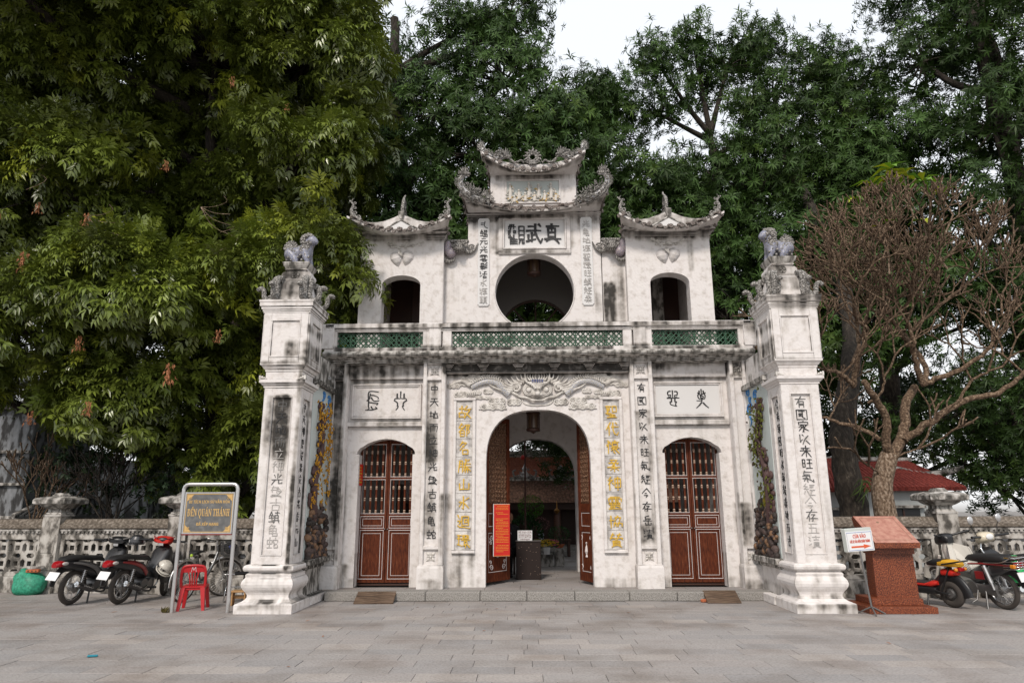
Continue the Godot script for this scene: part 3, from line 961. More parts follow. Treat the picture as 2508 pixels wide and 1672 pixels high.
func curls(b: MB, c: Vector3, r: Vector3, n: int, size: float, seed_: int) -> void:
	# little flames and curls scattered on a lump
	var g := RandomNumberGenerator.new()
	g.seed = seed_
	for k in n:
		var d := Vector3(g.randf_range(-1, 1), g.randf_range(-0.5, 1), g.randf_range(-0.4, 1)).normalized()
		var p := c + d * r
		if g.randf() < 0.45:
			b.scroll(p, Vector3.RIGHT * (1 if g.randf() < 0.5 else -1), Vector3.UP, size * g.randf_range(0.7, 1.1), size * 0.36, 1.0, g.randf() * TAU, 8)
		else:
			var t := (d + Vector3(g.randf_range(-0.4, 0.4), g.randf_range(0.0, 0.7), 0.0)).normalized()
			b.tube([p, p + t * size * 0.9, p + t * size * 1.9 + Vector3(g.randf_range(-0.3, 0.3), 0.3, 0) * size], [size * 0.42, size * 0.36, size * 0.06], 5)

func dragon(parent: Node, path: Array, r0: float, face: float, seed_: int, head_at_end := true) -> void:
	var p := curve(path, 5)
	if not head_at_end:
		p.reverse()
	var n := p.size()
	var g := RandomNumberGenerator.new()
	g.seed = seed_
	var rr := []
	for i in n:
		var t := float(i) / (n - 1)
		rr.append(r0 * (0.55 + 0.6 * sin(PI * (0.2 + 0.62 * t))))
	var body := MB.new()
	body.tube(p, rr, 8)
	var d := part("dragon", body, mats.porcelain_chips, parent)
	var fins := MB.new()
	for i in range(1, n - 1):
		var dir: Vector3 = (p[i + 1] - p[i - 1]).normalized()
		var up := Vector3(-dir.y, dir.x, 0)
		if up.y < 0.0:
			up = -up
		if absf(dir.y) > 0.85:
			up = Vector3(-face, 0.3, 0).normalized()
		var q: Vector3 = p[i] + up * rr[i] * 0.8
		fins.tube([q, q + up * r0 * 1.1 - dir * r0 * 0.6, q + up * r0 * 2.1 - dir * r0 * 0.2], [r0 * 0.3, r0 * 0.24, 0.003], 5)
		if i % 2 == 0:
			var s: Vector3 = p[i] + Vector3(0, 0, rr[i] * 0.85)
			fins.scroll(s + Vector3(g.randf_range(-1, 1), g.randf_range(-1, 1), 0.4) * r0 * 0.7, Vector3.RIGHT, Vector3.UP, r0 * g.randf_range(0.5, 0.8), r0 * 0.26, 1.1, g.randf() * TAU, 9)
			fins.tube([s, s + Vector3(g.randf_range(-1, 1), g.randf_range(-0.9, 0.3), 0.3) * r0 * 1.4], [r0 * 0.3, r0 * 0.1], 5)
	part("dragon_fin", fins, mats.old_sculpture, d)
	var hp: Vector3 = p[n - 1]
	var head := MB.new()
	var f := Vector3(face, -0.15, 0.25).normalized()
	head.ball(hp, Vector3(r0 * 1.5, r0 * 1.2, r0 * 1.2), 9, 6)
	head.tube([hp, hp + f * r0 * 1.4, hp + f * r0 * 2.4 + Vector3(0, r0 * 0.3, 0)], [r0 * 1.0, r0 * 0.75, r0 * 0.5], 7)
	head.tube([hp + Vector3(0, -r0 * 0.5, 0), hp + f * r0 * 1.2 + Vector3(0, -r0 * 0.8, 0), hp + f * r0 * 1.9 + Vector3(0, -r0 * 1.0, 0)], [r0 * 0.6, r0 * 0.45, r0 * 0.2], 6)
	for s: float in [-1.0, 1.0]:
		head.ball(hp + f * r0 * 0.8 + Vector3(0, r0 * 0.75, s * r0 * 0.7), Vector3.ONE * r0 * 0.36, 7, 5)
		head.tube([hp + Vector3(0, r0, s * r0 * 0.5), hp - f * r0 + Vector3(0, r0 * 2.0, s * r0 * 0.9), hp - f * r0 * 1.2 + Vector3(0, r0 * 3.0, s * r0 * 0.9)], [r0 * 0.3, r0 * 0.24, 0.004], 5)
	for k in 11:
		var a := PI * (0.28 + 0.95 * k / 10.0)
		var dir := Vector3(cos(a) * face, sin(a), 0)
		var q := hp + Vector3(0, 0, (k % 3 - 1) * r0 * 0.7)
		head.tube([q + dir * r0, q + dir * r0 * 2.0 + Vector3(0, 0.2, 0) * r0, q + dir * r0 * 3.0 + Vector3(-face * 0.2, 0.9, 0) * r0], [r0 * 0.4, r0 * 0.34, 0.004], 5)
	part("dragon_head", head, mats.old_sculpture, d)

const YW := 5.54   # height of the back window's centre

func build_gate() -> void:
	var G := thing("temple_gate", "old whitewashed temple gate with two storeys, curled tiled roofs and a central arch", "gate")
	var W: Material = mats.whitewash
	var rosette := rosette_mesh()
	# --- ground floor front: middle bay and side bays
	var b := MB.new()
	b.prism(wall_with(-1.8, 0.15, 1.8, 4.26, arch_pts(0.985, 0.15, 2.37, 1.0, 2.55)), -0.22, 0.0)
	part("arch_wall", b, W, G)
	for s: float in [-1.0, 1.0]:
		var cx := s * 2.89
		b = MB.new()
		b.prism(wall_with(minf(s * 1.8, s * 3.72), 0.15, maxf(s * 1.8, s * 3.72), 4.26, ear_pts(cx, 0.51, 0.15)), -0.27, -0.012)
		var side := part("door_wall", b, W, G)
		# a surround a little proud below the ledge, the ledge, the plaque and the block above it
		bx("ledge", Vector3(cx - 0.76, 3.06, -0.02), Vector3(cx + 0.73, 3.15, 0.075), W, side, 0.012)
		bx("upper_block", Vector3(cx - 0.79, 3.97, -0.02), Vector3(cx + 0.73, 4.25, 0.065), W, side, 0.01)
		b = MB.new()
		frame_box(b, cx - 0.69, 3.21, cx + 0.65, 3.89, 0.035, -0.02, 0.045)
		frame_box(b, cx - 0.655, 3.245, cx + 0.615, 3.855, 0.03, -0.02, 0.028)
		part("plaque_frame", b, W, side)
		bx("plaque", Vector3(cx - 0.64, 3.26, -0.02), Vector3(cx + 0.60, 3.84, 0.006), mats.white_panel if s > 0 else W, side, 0.001)
		var chars := ["危", "堂"] if s < 0 else ["星", "堂二"]
		character("seal_character", chars[0], cx - 0.29, 3.56, 0.008, 0.265, 0.085, mats.ink, side)
		character("seal_character", chars[1], cx + 0.26, 3.56, 0.008, 0.265, 0.085, mats.ink, side)
	# --- pilasters
	for s: float in [-1.0, 1.0]:
		for o in 2:
			var cx := s * (1.965 if o == 0 else 3.79)
			var hw := 0.215 if o == 0 else 0.16
			b = MB.new()
			b.cbox(Vector3(cx - hw, 0.53, -0.01), Vector3(cx + hw, 4.27, 0.195), 0.012)
			for e: float in [-1.0, 1.0]:   # raised edges either side of the inscription strip
				b.cbox(Vector3(cx + e * hw - (0.08 if e > 0 else 0.0), 0.53, 0.19), Vector3(cx + e * hw + (0.08 if e < 0 else 0.0), 4.268, 0.25), 0.012)
			for r: Array in [[0.53, 0.565], [0.82, 0.885], [3.915, 3.98], [4.225, 4.266]]:
				b.cbox(Vector3(cx - hw + 0.075, r[0], 0.19), Vector3(cx + hw - 0.075, r[1], 0.247), 0.008)
			var pil := part("pilaster", b, W, G)
			b = MB.new()
			b.rect_sweep(cx, 0.1, hw, 0.175, prof([0.02, 0.15, 0.02, 0.5, 0.008, 0.545, 0.0, 0.55]))
			part("pedestal", b, W, pil)
			put("flower_boss", rosette, mats.pale_relief if o == 0 else mats.old_sculpture, pil, Transform3D(Basis.from_scale(Vector3.ONE * (0.88 if o == 0 else 0.75)), Vector3(cx, 4.10, 0.2)))
			put("flower_boss", rosette, mats.plaster_relief, pil, Transform3D(Basis.from_scale(Vector3.ONE * (0.82 if o == 0 else 0.75)), Vector3(cx, 0.695, 0.2)))
			if o == 0:
				var line := "中天地而立神光盤古鎮龜蛇" if s < 0 else "有國家以來旺氣經今存岳瀆"
				for k in line.length():
					character("character", line[k], cx, 3.75 - k * 0.243, 0.197, 0.15, 0.10, mats.ink, pil, 0.008)
	# --- couplet plaques in gold beside the arch
	for s: float in [-1.0, 1.0]:
		var cx := s * 1.4
		b = MB.new()
		frame_box(b, cx - 0.215, 0.735, cx + 0.215, 3.61, 0.062, -0.01, 0.055, 0.012)
		var fr := part("couplet_frame", b, W, G)
		var line := "故都名勝山水迴環" if s < 0 else "聖代懷柔神靈協贊"
		for k in line.length():
			var y := 3.33 - k * 0.338
			var q := bx("ground_square", Vector3(cx - 0.155, y - 0.165, -0.01), Vector3(cx + 0.155, y + 0.165, 0.014 + 0.003 * (k % 2)), mats.gold_ground, fr, 0.006)
			character("gold_character", line[k], cx + 0.01, y, 0.018, 0.225, 0.095, mats.gold, fr, 0.014)
		bx("ground_square", Vector3(cx - 0.155, 3.495, -0.01), Vector3(cx + 0.155, 3.552, 0.012), mats.gold_ground, fr, 0.004)
		bx("ground_square", Vector3(cx - 0.155, 0.795, -0.01), Vector3(cx + 0.155, 0.80, 0.012), mats.gold_ground, fr, 0.002)
	# --- frieze with little brackets, cornice, parapet
	b = MB.new()
	b.cbox(Vector3(-1.75, 4.09, -0.01), Vector3(1.75, 4.262, 0.10), 0.012)
	b.cbox(Vector3(-1.75, 4.07, -0.01), Vector3(1.75, 4.093, 0.13), 0.006)
	var fz := part("frieze", b, W, G)
	for x: float in [-1.72, -1.04, -0.36, 0.33, 1.0, 1.68]:
		b = MB.new()
		b.rect_sweep(x, 0.1, 0.055, 0.06, prof([0.0, 4.13, 0.0, 4.17, 0.018, 4.175, 0.018, 4.19, 0.035, 4.2, 0.035, 4.218, 0.055, 4.225, 0.055, 4.258]))
		part("bracket", b, W, fz)
	b = MB.new()
	b.xsweep(-4.08, 4.08, prof([-0.3, 4.25, 0.27, 4.25, 0.27, 4.275, 0.31, 4.28, 0.31, 4.30, 0.33, 4.31, 0.36, 4.335, 0.41, 4.35, 0.45, 4.355, 0.45, 4.372, 0.47, 4.378, 0.47, 4.41, 0.43, 4.445, 0.41, 4.46, -0.3, 4.47]))
	part("cornice", b, mats.grey_render, G)
	b = MB.new()
	b.xsweep(-4.06, 4.06, prof([0.16, 4.45, 0.42, 4.45, 0.42, 4.50, 0.40, 4.525, 0.16, 4.53]))
	part("parapet_kerb", b, W, G)
	b = MB.new()
	b.xsweep(-4.05, 4.05, prof([0.19, 4.84, 0.385, 4.84, 0.385, 4.86, 0.40, 4.865, 0.40, 4.895, 0.44, 4.91, 0.44, 4.985, 0.42, 4.997, 0.19, 4.997]))
	part("parapet_rail", b, W, G)
	for x: float in [-4.0, -1.95, 1.95, 4.02]:
		bx("parapet_post", Vector3(x - 0.115, 4.5, 0.17), Vector3(x + 0.115, 4.99, 0.412 if absf(x) < 3 else 0.44), W, G, 0.012)
	for x: float in [-3.925, -2.1, -1.72, 1.72, 2.1, 3.90]:
		bx("parapet_pier", Vector3(x - 0.085, 4.52, 0.2), Vector3(x + 0.085, 4.86, 0.38), W, G, 0.01)
	var lat := lattice_mesh(0.294)
	for run: Array in [[-3.88, 6], [-1.617, 11], [2.12, 6]]:
		var grille := MB.new()
		grille.cbox(Vector3(run[0] - 0.02, 4.515, 0.27), Vector3(run[0] + run[1] * 0.294 + 0.02, 4.535, 0.345), 0.003)
		var gr := part("parapet_grille", grille, mats.green_glaze, G)
		for k: int in run[1]:
			put("lattice_tile", lat, mats.green_glaze, gr, at(run[0] + (k + 0.5) * 0.294, 4.683, 0.31, PI * (k % 2)))
	# --- inside the ground floor: passage walls, ceiling slab, back wall
	for s: float in [-1.0, 1.0]:
		bx("passage_wall", Vector3(s * 1.45, 0.15, -3.0), Vector3(s * 1.75, 4.1, -0.215), W, G)
		bx("outer_wall", Vector3(s * 3.45, 0.15, -3.4), Vector3(s * 3.75, 4.25, -0.265), W, G)
	bx("upper_floor", Vector3(-3.75, 4.05, -3.4), Vector3(3.75, 4.44, -0.21), W, G)
	b = MB.new()
	b.prism(wall_with(-1.8, 0.15, 1.8, 4.05, arch_pts(0.9, 0.15, 2.25, 0.86, 2.2)), -3.4, -3.0)
	part("back_arch_wall", b, W, G)
	for s: float in [-1.0, 1.0]:
		b = MB.new()
		var nt := [Vector2(s * 2.9 + 0.4, 0.15), Vector2(s * 2.9 + 0.4, 2.1), Vector2(s * 2.9 - 0.4, 2.1), Vector2(s * 2.9 - 0.4, 0.15)]
		b.prism(wall_with(minf(s * 1.8, s * 3.5), 0.15, maxf(s * 1.8, s * 3.5), 4.05, nt), -3.398, -3.1)
		part("back_wall", b, W, G)
	# --- upper storey
	var zc := -0.75
	b = MB.new()
	var hole := PackedVector2Array([Vector2(-1.44, 5.0), Vector2(-0.26, 5.0)])
	for i in 41:
		var a := -PI / 2 - 0.32 - (TAU - 0.64) * i / 40.0
		hole.append(Vector2(-0.02 + 0.83 * cos(a), 5.98 + 0.83 * sin(a)))
	hole.append_array(PackedVector2Array([Vector2(0.22, 5.0), Vector2(1.40, 5.0), Vector2(1.40, 7.76), Vector2(-1.44, 7.76)]))
	b.prism(hole, zc - 0.28, zc)
	b.box(Vector3(-0.27, 4.44, zc - 0.28), Vector3(0.23, 5.21, zc - 0.002))
	b.box(Vector3(-1.44, 4.44, zc - 0.28), Vector3(-0.27, 5.0, zc - 0.003))
	b.box(Vector3(0.23, 4.44, zc - 0.28), Vector3(1.4, 5.0, zc - 0.003))
	part("round_window_wall", b, W, G)
	b = MB.new()
	b.ring(Vector3(-0.02, 5.98, zc + 0.004), Vector3.BACK, 0.845, 0.014, 40, 6)
	part("round_window_rim", b, W, G)
	for s: float in [-1.0, 1.0]:
		bx("linking_wall", Vector3(s * 1.42, 4.44, zc - 0.26), Vector3(s * 1.96, 7.13, zc - 0.012), W, G, 0.01)
	# name plaque over the round window
	b = MB.new()
	frame_box(b, -0.785, 6.81, 0.765, 7.715, 0.10, zc - 0.01, zc + 0.05)
	frame_box(b, -0.69, 6.905, 0.67, 7.62, 0.035, zc - 0.01, zc + 0.075)
	var np := part("name_plaque_frame", b, W, G)
	bx("name_plaque", Vector3(-0.67, 6.93, zc - 0.01), Vector3(0.65, 7.59, zc + 0.018), mats.white_panel, np, 0.002)
	for k in 3:
		character("great_character", "觀武真"[k], -0.40 + k * 0.39, 7.265, zc + 0.02, 0.335, [0.085, 0.14, 0.14][k], mats.ink, np, 0.014, 1.3)
	for s: float in [-1.0, 1.0]:
		var cx := s * 1.1
		b = MB.new()
		var c := 0.03
		b.prism(v2([cx - 0.125 + c, 5.66, cx + 0.125 - c, 5.66, cx + 0.11, 5.69, cx + 0.125, 5.70, cx + 0.125, 7.6, cx + 0.11, 7.61, cx + 0.125 - c, 7.64, cx - 0.125 + c, 7.64, cx - 0.11, 7.61, cx - 0.125, 7.6, cx - 0.125, 5.70, cx - 0.11, 5.69]), zc - 0.01, zc + 0.028, 0.006)
		var tb := part("couplet_tablet", b, mats.white_panel, G)
		var line := "弌鑑元光雲影活水源頭" if s < 0 else "光龜地源聖環旺鎮經柔"
		for k in 10:
			var faded := s > 0 or k > 6
			character("character", line[k], cx, 7.48 - k * 0.187, zc + 0.03, 0.15, 0.09, mats.pale_relief if faded else mats.ink, tb, 0.01)
	b = MB.new()
	b.rect_sweep(-0.02, -1.55, 1.42, 0.8, prof([0.0, 7.69, 0.025, 7.69, 0.025, 7.715, 0.0, 7.72, 0.04, 7.735, 0.04, 7.765, 0.0, 7.768]), false)
	part("string_course", b, W, G)
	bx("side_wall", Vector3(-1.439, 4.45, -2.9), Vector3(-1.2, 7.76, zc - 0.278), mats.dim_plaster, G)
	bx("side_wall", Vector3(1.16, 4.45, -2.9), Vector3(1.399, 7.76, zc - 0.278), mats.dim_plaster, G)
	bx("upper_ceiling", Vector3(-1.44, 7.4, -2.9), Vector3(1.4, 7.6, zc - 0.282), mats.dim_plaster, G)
	# back wall of the upper room with a spoked round opening
	b = MB.new()
	var back := PackedVector2Array([Vector2(-1.44, 4.45), Vector2(-0.5, 4.45)])
	for i in 31:
		var a := -PI / 2 - 0.6 - (TAU - 1.2) * i / 30.0
		back.append(Vector2(0.02 + 0.86 * cos(a), YW + 0.86 * sin(a)))
	back.append_array(PackedVector2Array([Vector2(0.54, 4.45), Vector2(1.4, 4.45), Vector2(1.4, 7.4), Vector2(-1.44, 7.4)]))
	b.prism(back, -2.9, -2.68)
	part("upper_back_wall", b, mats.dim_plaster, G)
	b = MB.new()
	for a: float in [PI / 2, PI / 4 + 0.1, PI * 3 / 4 - 0.1]:
		b.bar(Vector3(0.02, YW, -2.78), Vector3(0.02 + 0.86 * cos(a), YW + 0.86 * sin(a), -2.78), 0.024, 5)
	b.ring(Vector3(0.02, YW, -2.78), Vector3.BACK, 0.84, 0.03, 32, 5)
	part("window_spoke", b, mats.dark_wood, G)
	# --- towers
	for s: float in [-1.0, 1.0]:
		var cx := -2.815 if s < 0 else 2.785
		var hw := 0.88
		var zt := -0.55
		b = MB.new()
		var door := []
		for q: Vector2 in arch_pts(0.405, 4.45, 6.09, 0.21, 2.0, 14):
			door.append(q + Vector2(cx, 0))
		b.prism(wall_with(cx - hw, 4.45, cx + hw, 7.2, door), zt - 0.3, zt)
		var tw := part("tower_front", b, W, G)
		bx("tower_side", Vector3(cx + s * hw, 4.45, -2.9), Vector3(cx + s * (hw - 0.25), 7.2, zt - 0.298), W, tw, 0.01)
		bx("tower_side", Vector3(cx - s * hw, 4.45, -2.9), Vector3(cx - s * (hw - 0.25), 7.2, zt - 0.298), W, tw, 0.01)
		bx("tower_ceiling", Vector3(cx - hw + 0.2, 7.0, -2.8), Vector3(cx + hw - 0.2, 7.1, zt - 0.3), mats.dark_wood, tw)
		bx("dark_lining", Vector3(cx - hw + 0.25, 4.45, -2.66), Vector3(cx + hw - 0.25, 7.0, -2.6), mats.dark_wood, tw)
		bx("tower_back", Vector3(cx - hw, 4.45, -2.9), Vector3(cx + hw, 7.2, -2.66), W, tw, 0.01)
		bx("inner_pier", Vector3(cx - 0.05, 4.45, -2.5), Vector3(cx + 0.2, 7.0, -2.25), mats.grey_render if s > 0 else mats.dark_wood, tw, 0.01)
		b = MB.new()
		b.rect_sweep(cx, -1.725, hw, 1.175, prof([0.0, 7.11, 0.02, 7.115, 0.02, 7.135, 0.035, 7.14, 0.035, 7.16, 0.05, 7.165, 0.05, 7.2, 0.0, 7.205]), false)
		part("tower_cornice", b, W, tw)
		var rf := curled_roof("tower_roof", G, cx, -1.4, hw, 0.85, 0.05, 0.42, 0.14, 7.195, 7.14, 7.42, hw - 0.12, 0.9, 7.32, 9, 7, 0.048)
		# verge of the gable end, dipping then rising to the apex
		b = MB.new()
		var top := PackedVector2Array()
		var low := PackedVector2Array()
		for i in 25:
			var t := -1.0 + 2.0 * i / 24.0
			var u := absf(t)
			var y := 7.60 - 0.47 * pow(u, 0.8) + 0.36 * pow(u, 2.6)
			if u < 0.12:
				y = 7.60 - 0.47 * pow(0.12, 0.8) + (0.12 - u) * 0.5
			top.append(Vector2(cx + t * 0.99, y))
			low.append(Vector2(cx + t * 0.97, minf(y - 0.07, 7.36 + 0.07 * u * u) if u > 0.42 else y - 0.16 - (0.42 - u) * 0.03))
		var verge := PackedVector2Array()
		for q in top:
			verge.append(q)
		for i in range(24, -1, -1):
			verge.append(low[i])
		b.prism(verge, -0.42, -0.30, 0.0)
		b.prism(v2([cx - 0.98, 7.2, cx + 0.98, 7.2, cx + 0.86, 7.32, cx + 0.4, 7.37, cx, 7.5, cx - 0.4, 7.37, cx - 0.86, 7.32]), -0.46, -0.36)
		var vg := part("gable_verge", b, W, rf)
		b = MB.new()
		for i in 24:   # a small roll along the top of the verge
			b.bar(Vector3(top[i].x, top[i].y + 0.005, -0.36), Vector3(top[i + 1].x, top[i + 1].y + 0.005, -0.36), 0.03, 6)
		part("verge_roll", b, mats.grey_render, vg)
		b = MB.new()
		b.prism(v2([cx - 0.34, 7.235, cx + 0.34, 7.235, cx, 7.425]), -0.4, -0.285, 0.004)
		part("pediment", b, mats.white_panel, vg)
		b = MB.new()
		b.bar(Vector3(cx - 0.36, 7.225, -0.285), Vector3(cx, 7.435, -0.285), 0.022, 5)
		b.bar(Vector3(cx + 0.36, 7.225, -0.285), Vector3(cx, 7.435, -0.285), 0.022, 5)
		b.bar(Vector3(cx - 0.36, 7.222, -0.285), Vector3(cx + 0.36, 7.222, -0.285), 0.016, 5)
		part("pediment_moulding", b, mats.grey_render, vg)
		b = MB.new()   # the two slopes behind the gable
		for e: float in [-1.0, 1.0]:
			b.quad(Vector3(cx, 7.55, -0.4), Vector3(cx + e * 0.7, 7.25, -0.4), Vector3(cx + e * 0.7, 7.25, -2.4), Vector3(cx, 7.55, -2.4)) if e < 0 else b.quad(Vector3(cx, 7.55, -2.4), Vector3(cx + e * 0.7, 7.25, -2.4), Vector3(cx + e * 0.7, 7.25, -0.4), Vector3(cx, 7.55, -0.4))
		part("roof_slope", b, mats.roof_tile, rf)
		b = MB.new()
		b.cbox(Vector3(cx - 0.055, 7.52, -2.4), Vector3(cx + 0.055, 7.62, -0.37), 0.02)
		b.prism(v2([cx - 0.06, 7.62, cx - 0.065, 7.55, cx - 0.025, 7.44, cx + 0.025, 7.44, cx + 0.065, 7.55, cx + 0.06, 7.62]), -0.42, -0.25, 0.01)
		part("ridge", b, mats.grey_render, rf)
		b = MB.new()   # thin ridge-end ornament seen edge on
		var sp := curve([Vector3(cx, 7.6, -0.5), Vector3(cx - 0.005, 7.75, -0.42), Vector3(cx + 0.005, 7.95, -0.46), Vector3(cx - 0.012, 8.1, -0.62), Vector3(cx, 8.19, -0.7)], 5)
		b.tube(sp, taper(0.048, 0.016, sp.size()), 7, 0.6)
		b.scroll(Vector3(cx, 7.9, -0.6), Vector3.BACK, Vector3.UP, 0.14, 0.035, 1.3, 0.0, 14)
		b.scroll(Vector3(cx, 7.72, -0.7), Vector3.BACK, Vector3.UP, 0.12, 0.03, 1.3, 1.0, 14)
		part("ridge_finial", b, mats.old_sculpture, rf)
		for e: float in [-1.0, 1.0]:
			horn(rf, Vector3(cx + e * 0.98, 7.42, -0.14), Vector3(e, 0, 0), 0.40, mats.old_sculpture)
		# a spray with two peaches in relief
		b = MB.new()
		for k in 2:
			var px := cx - 0.1 + k * 0.24 - 0.02
			var py := 6.68 + 0.02 * k
			b.T = Transform3D(Basis(Vector3.BACK, 0.25 - 0.5 * k), Vector3(px, py, zt))
			b.lathe(Vector3.ZERO, prof([0.0, -0.20, 0.035, -0.17, 0.09, -0.10, 0.128, -0.01, 0.12, 0.08, 0.06, 0.14, 0.0, 0.15]), 12)
			b.T = Transform3D.IDENTITY
		var V := b.V
		for i in V.size():
			V[i].z = zt + (V[i].z - zt) * 0.38
		b.V = V
		part("peach_relief", b, W, tw)
		b = MB.new()
		var br := curve([Vector3(cx - 0.30, 7.06, zt), Vector3(cx - 0.22, 6.98, zt), Vector3(cx - 0.12, 6.93, zt), Vector3(cx + 0.05, 6.95, zt), Vector3(cx + 0.22, 6.96, zt), Vector3(cx + 0.42, 7.04, zt)], 4)
		b.tube(br, taper(0.024, 0.01, br.size()), 6)
		var g := RandomNumberGenerator.new()
		g.seed = 7 + int(s)
		for k in 22:
			var q: Vector3 = br[1 + (k % (br.size() - 2))]
			var a := g.randf_range(-PI, 0.6)
			var l := g.randf_range(0.07, 0.12)
			b.leaf(q + Vector3(0, 0, 0.02), Vector3(cos(a), sin(a), 0.25).normalized(), Vector3(0, 0.2, 1).normalized(), l, l * 0.5, 0.15, 0.2)
		for k in 9:
			var q: Vector3 = br[(k * 2 + 1) % br.size()]
			b.ball(q + Vector3(g.randf_range(-0.05, 0.05), g.randf_range(-0.05, 0.03), 0.02), Vector3(0.027, 0.024, 0.02), 6, 4)
		b.leaf(Vector3(cx - 0.08, 6.86, zt + 0.06), Vector3(0.5, -0.85, 0.1).normalized(), Vector3.BACK, 0.2, 0.09, 0.1, 0.15)
		part("flower_relief", b, mats.plaster_relief, tw)
		# fish-tailed scroll on the linking wall
		var sx := s * -1.0
		b = MB.new()
		b.ball(Vector3(s * 1.86, 6.93, zc + 0.10), Vector3(0.085, 0.17, 0.10), 9, 7)
		b.ball(Vector3(s * 1.79, 6.82, zc + 0.11), Vector3(0.11, 0.12, 0.10), 9, 7)
		var cp := part("fish_ornament", b, mats.porcelain_red_chips, G)
		b = MB.new()
		b.ball(Vector3(s * 1.62, 6.93, zc + 0.12), Vector3(0.15, 0.12, 0.14), 10, 7)
		for e: float in [-1.0, 1.0]:
			b.ball(Vector3(s * 1.60 + e * 0.075, 6.975, zc + 0.23), Vector3.ONE * 0.035, 7, 5)
		b.tube([Vector3(s * 1.67, 6.88, zc + 0.25), Vector3(s * 1.6, 6.85, zc + 0.27), Vector3(s * 1.54, 6.88, zc + 0.25)], [0.02], 6)
		b.tube(curve([Vector3(s * 1.94, 6.72, zc + 0.06), Vector3(s * 1.86, 6.64, zc + 0.07), Vector3(s * 1.74, 6.66, zc + 0.08), Vector3(s * 1.71, 6.76, zc + 0.1)], 4), taper(0.05, 0.025, 13), 7)
		b.tube(curve([Vector3(s * 1.52, 6.92, zc + 0.08), Vector3(s * 1.42, 6.84, zc + 0.06), Vector3(s * 1.3, 6.90, zc + 0.05), Vector3(s * 1.22, 7.06, zc + 0.05)], 4), taper(0.055, 0.012, 13), 7)
		b.scroll(Vector3(s * 1.37, 6.96, zc + 0.06), Vector3(sx, 0, 0), Vector3.UP, 0.07, 0.022, 1.3, 0.3, 12)
		b.scroll(Vector3(s * 1.47, 7.02, zc + 0.07), Vector3(sx, 0, 0), Vector3.UP, 0.06, 0.022, 1.3, 1.3, 12)
		curls(b, Vector3(s * 1.62, 6.95, zc + 0.1), Vector3(0.16, 0.13, 0.1), 14, 0.035, 91 + int(s))
		b.cbox(Vector3(s * 1.42, 7.09, zc - 0.24), Vector3(s * 1.95, 7.16, zc + 0.03), 0.02)
		part("fish_head", b, mats.old_sculpture, cp)
	# --- middle roofs
	var low_roof := curled_roof("middle_roof", G, -0.02, -1.5, 1.42, 0.75, 0.02, 0.42, 0.12, 7.765, 7.66, 8.04, 0.95, 0.75, 7.92, 9, 7, 0.05)
	b = MB.new()
	b.cbox(Vector3(-0.965, 7.72, -2.2), Vector3(0.915, 8.72, zc), 0.01)
	b.cbox(Vector3(-0.715, 7.885, zc - 0.01), Vector3(-0.705 + 1.35, 8.615, zc + 0.02), 0.006)
	var top_box := part("top_block", b, W, G)
	b = MB.new()
	frame_box(b, -0.64, 7.965, 0.575, 8.54, 0.04, zc, zc + 0.055)
	part("relief_frame", b, W, top_box)
	bx("relief_ground", Vector3(-0.61, 7.99, zc), Vector3(0.545, 8.51, zc + 0.024), M("pale_blue_ground", Color(0.5, 0.54, 0.52), 0.8), top_box, 0.002)
	b = MB.new()   # figures in a crowd
	var g := RandomNumberGenerator.new()
	g.seed = 44
	for f: Array in [[-0.53, 8.42, 0.36], [-0.12, 8.43, 0.3], [0.09, 8.40, 0.28], [0.36, 8.42, 0.34], [-0.34, 8.27, 0.2], [-0.2, 8.2, 0.18], [0.22, 8.24, 0.2], [0.46, 8.22, 0.2], [0.0, 8.2, 0.18], [-0.44, 8.12, 0.12]]:
		var x: float = f[0]
		var y: float = f[1]
		var h: float = f[2]
		b.col = Color(0.6, 0.57, 0.52)
		b.ball(Vector3(x, y, zc + 0.05), Vector3(0.028, 0.032, 0.028), 8, 6)
		b.tube([Vector3(x, y - 0.03, zc + 0.035), Vector3(x + 0.01, y - h * 0.45, zc + 0.045), Vector3(x, maxf(8.0, y - h), zc + 0.035)], [0.024, 0.042, 0.05], 7)
		for k in 16:
			b.col = Color(0.52, 0.34, 0.09) if g.randf() < 0.16 else Color(0.55, 0.52, 0.47)
			var q := Vector3(x + g.randf_range(-0.07, 0.07), y - g.randf_range(0.04, h), zc + 0.06)
			b.tube([q, q + Vector3(g.randf_range(-0.07, 0.07), g.randf_range(-0.06, 0.02), 0.01)], [0.017, 0.009], 5)
	for k in 40:
		b.col = Color(0.46, 0.30, 0.08) if g.randf() < 0.12 else Color(0.56, 0.53, 0.48)
		b.ball(Vector3(g.randf_range(-0.56, 0.5), g.randf_range(7.995, 8.12), zc + 0.03), Vector3(0.05, 0.022, 0.02), 6, 4)
	part("crowd_relief", b, mats.relief_paint, top_box)
	var top_roof := curled_roof("top_roof", G, -0.025, -1.5, 0.94, 0.75, 0.03, 0.38, 0.13, 8.66, 8.585, 8.98, 0.95, 0.45, 8.76, 9, 7, 0.048)
	b = MB.new()   # curved ridge band that carries the dragons
	var up := PackedVector2Array()
	var dn := PackedVector2Array()
	for i in 21:
		var t := -1.0 + 2.0 * i / 20.0
		up.append(Vector2(-0.025 + t * 1.14, 8.74 + 0.33 * pow(absf(t), 2.4)))
		dn.append(Vector2(-0.025 + t * 1.12, 8.62 + 0.33 * pow(absf(t), 2.4)))
	dn.reverse()
	up.append_array(dn)
	b.prism(up, -0.62, -0.42, 0.0)
	var ridge := part("ridge_band", b, W, top_roof)
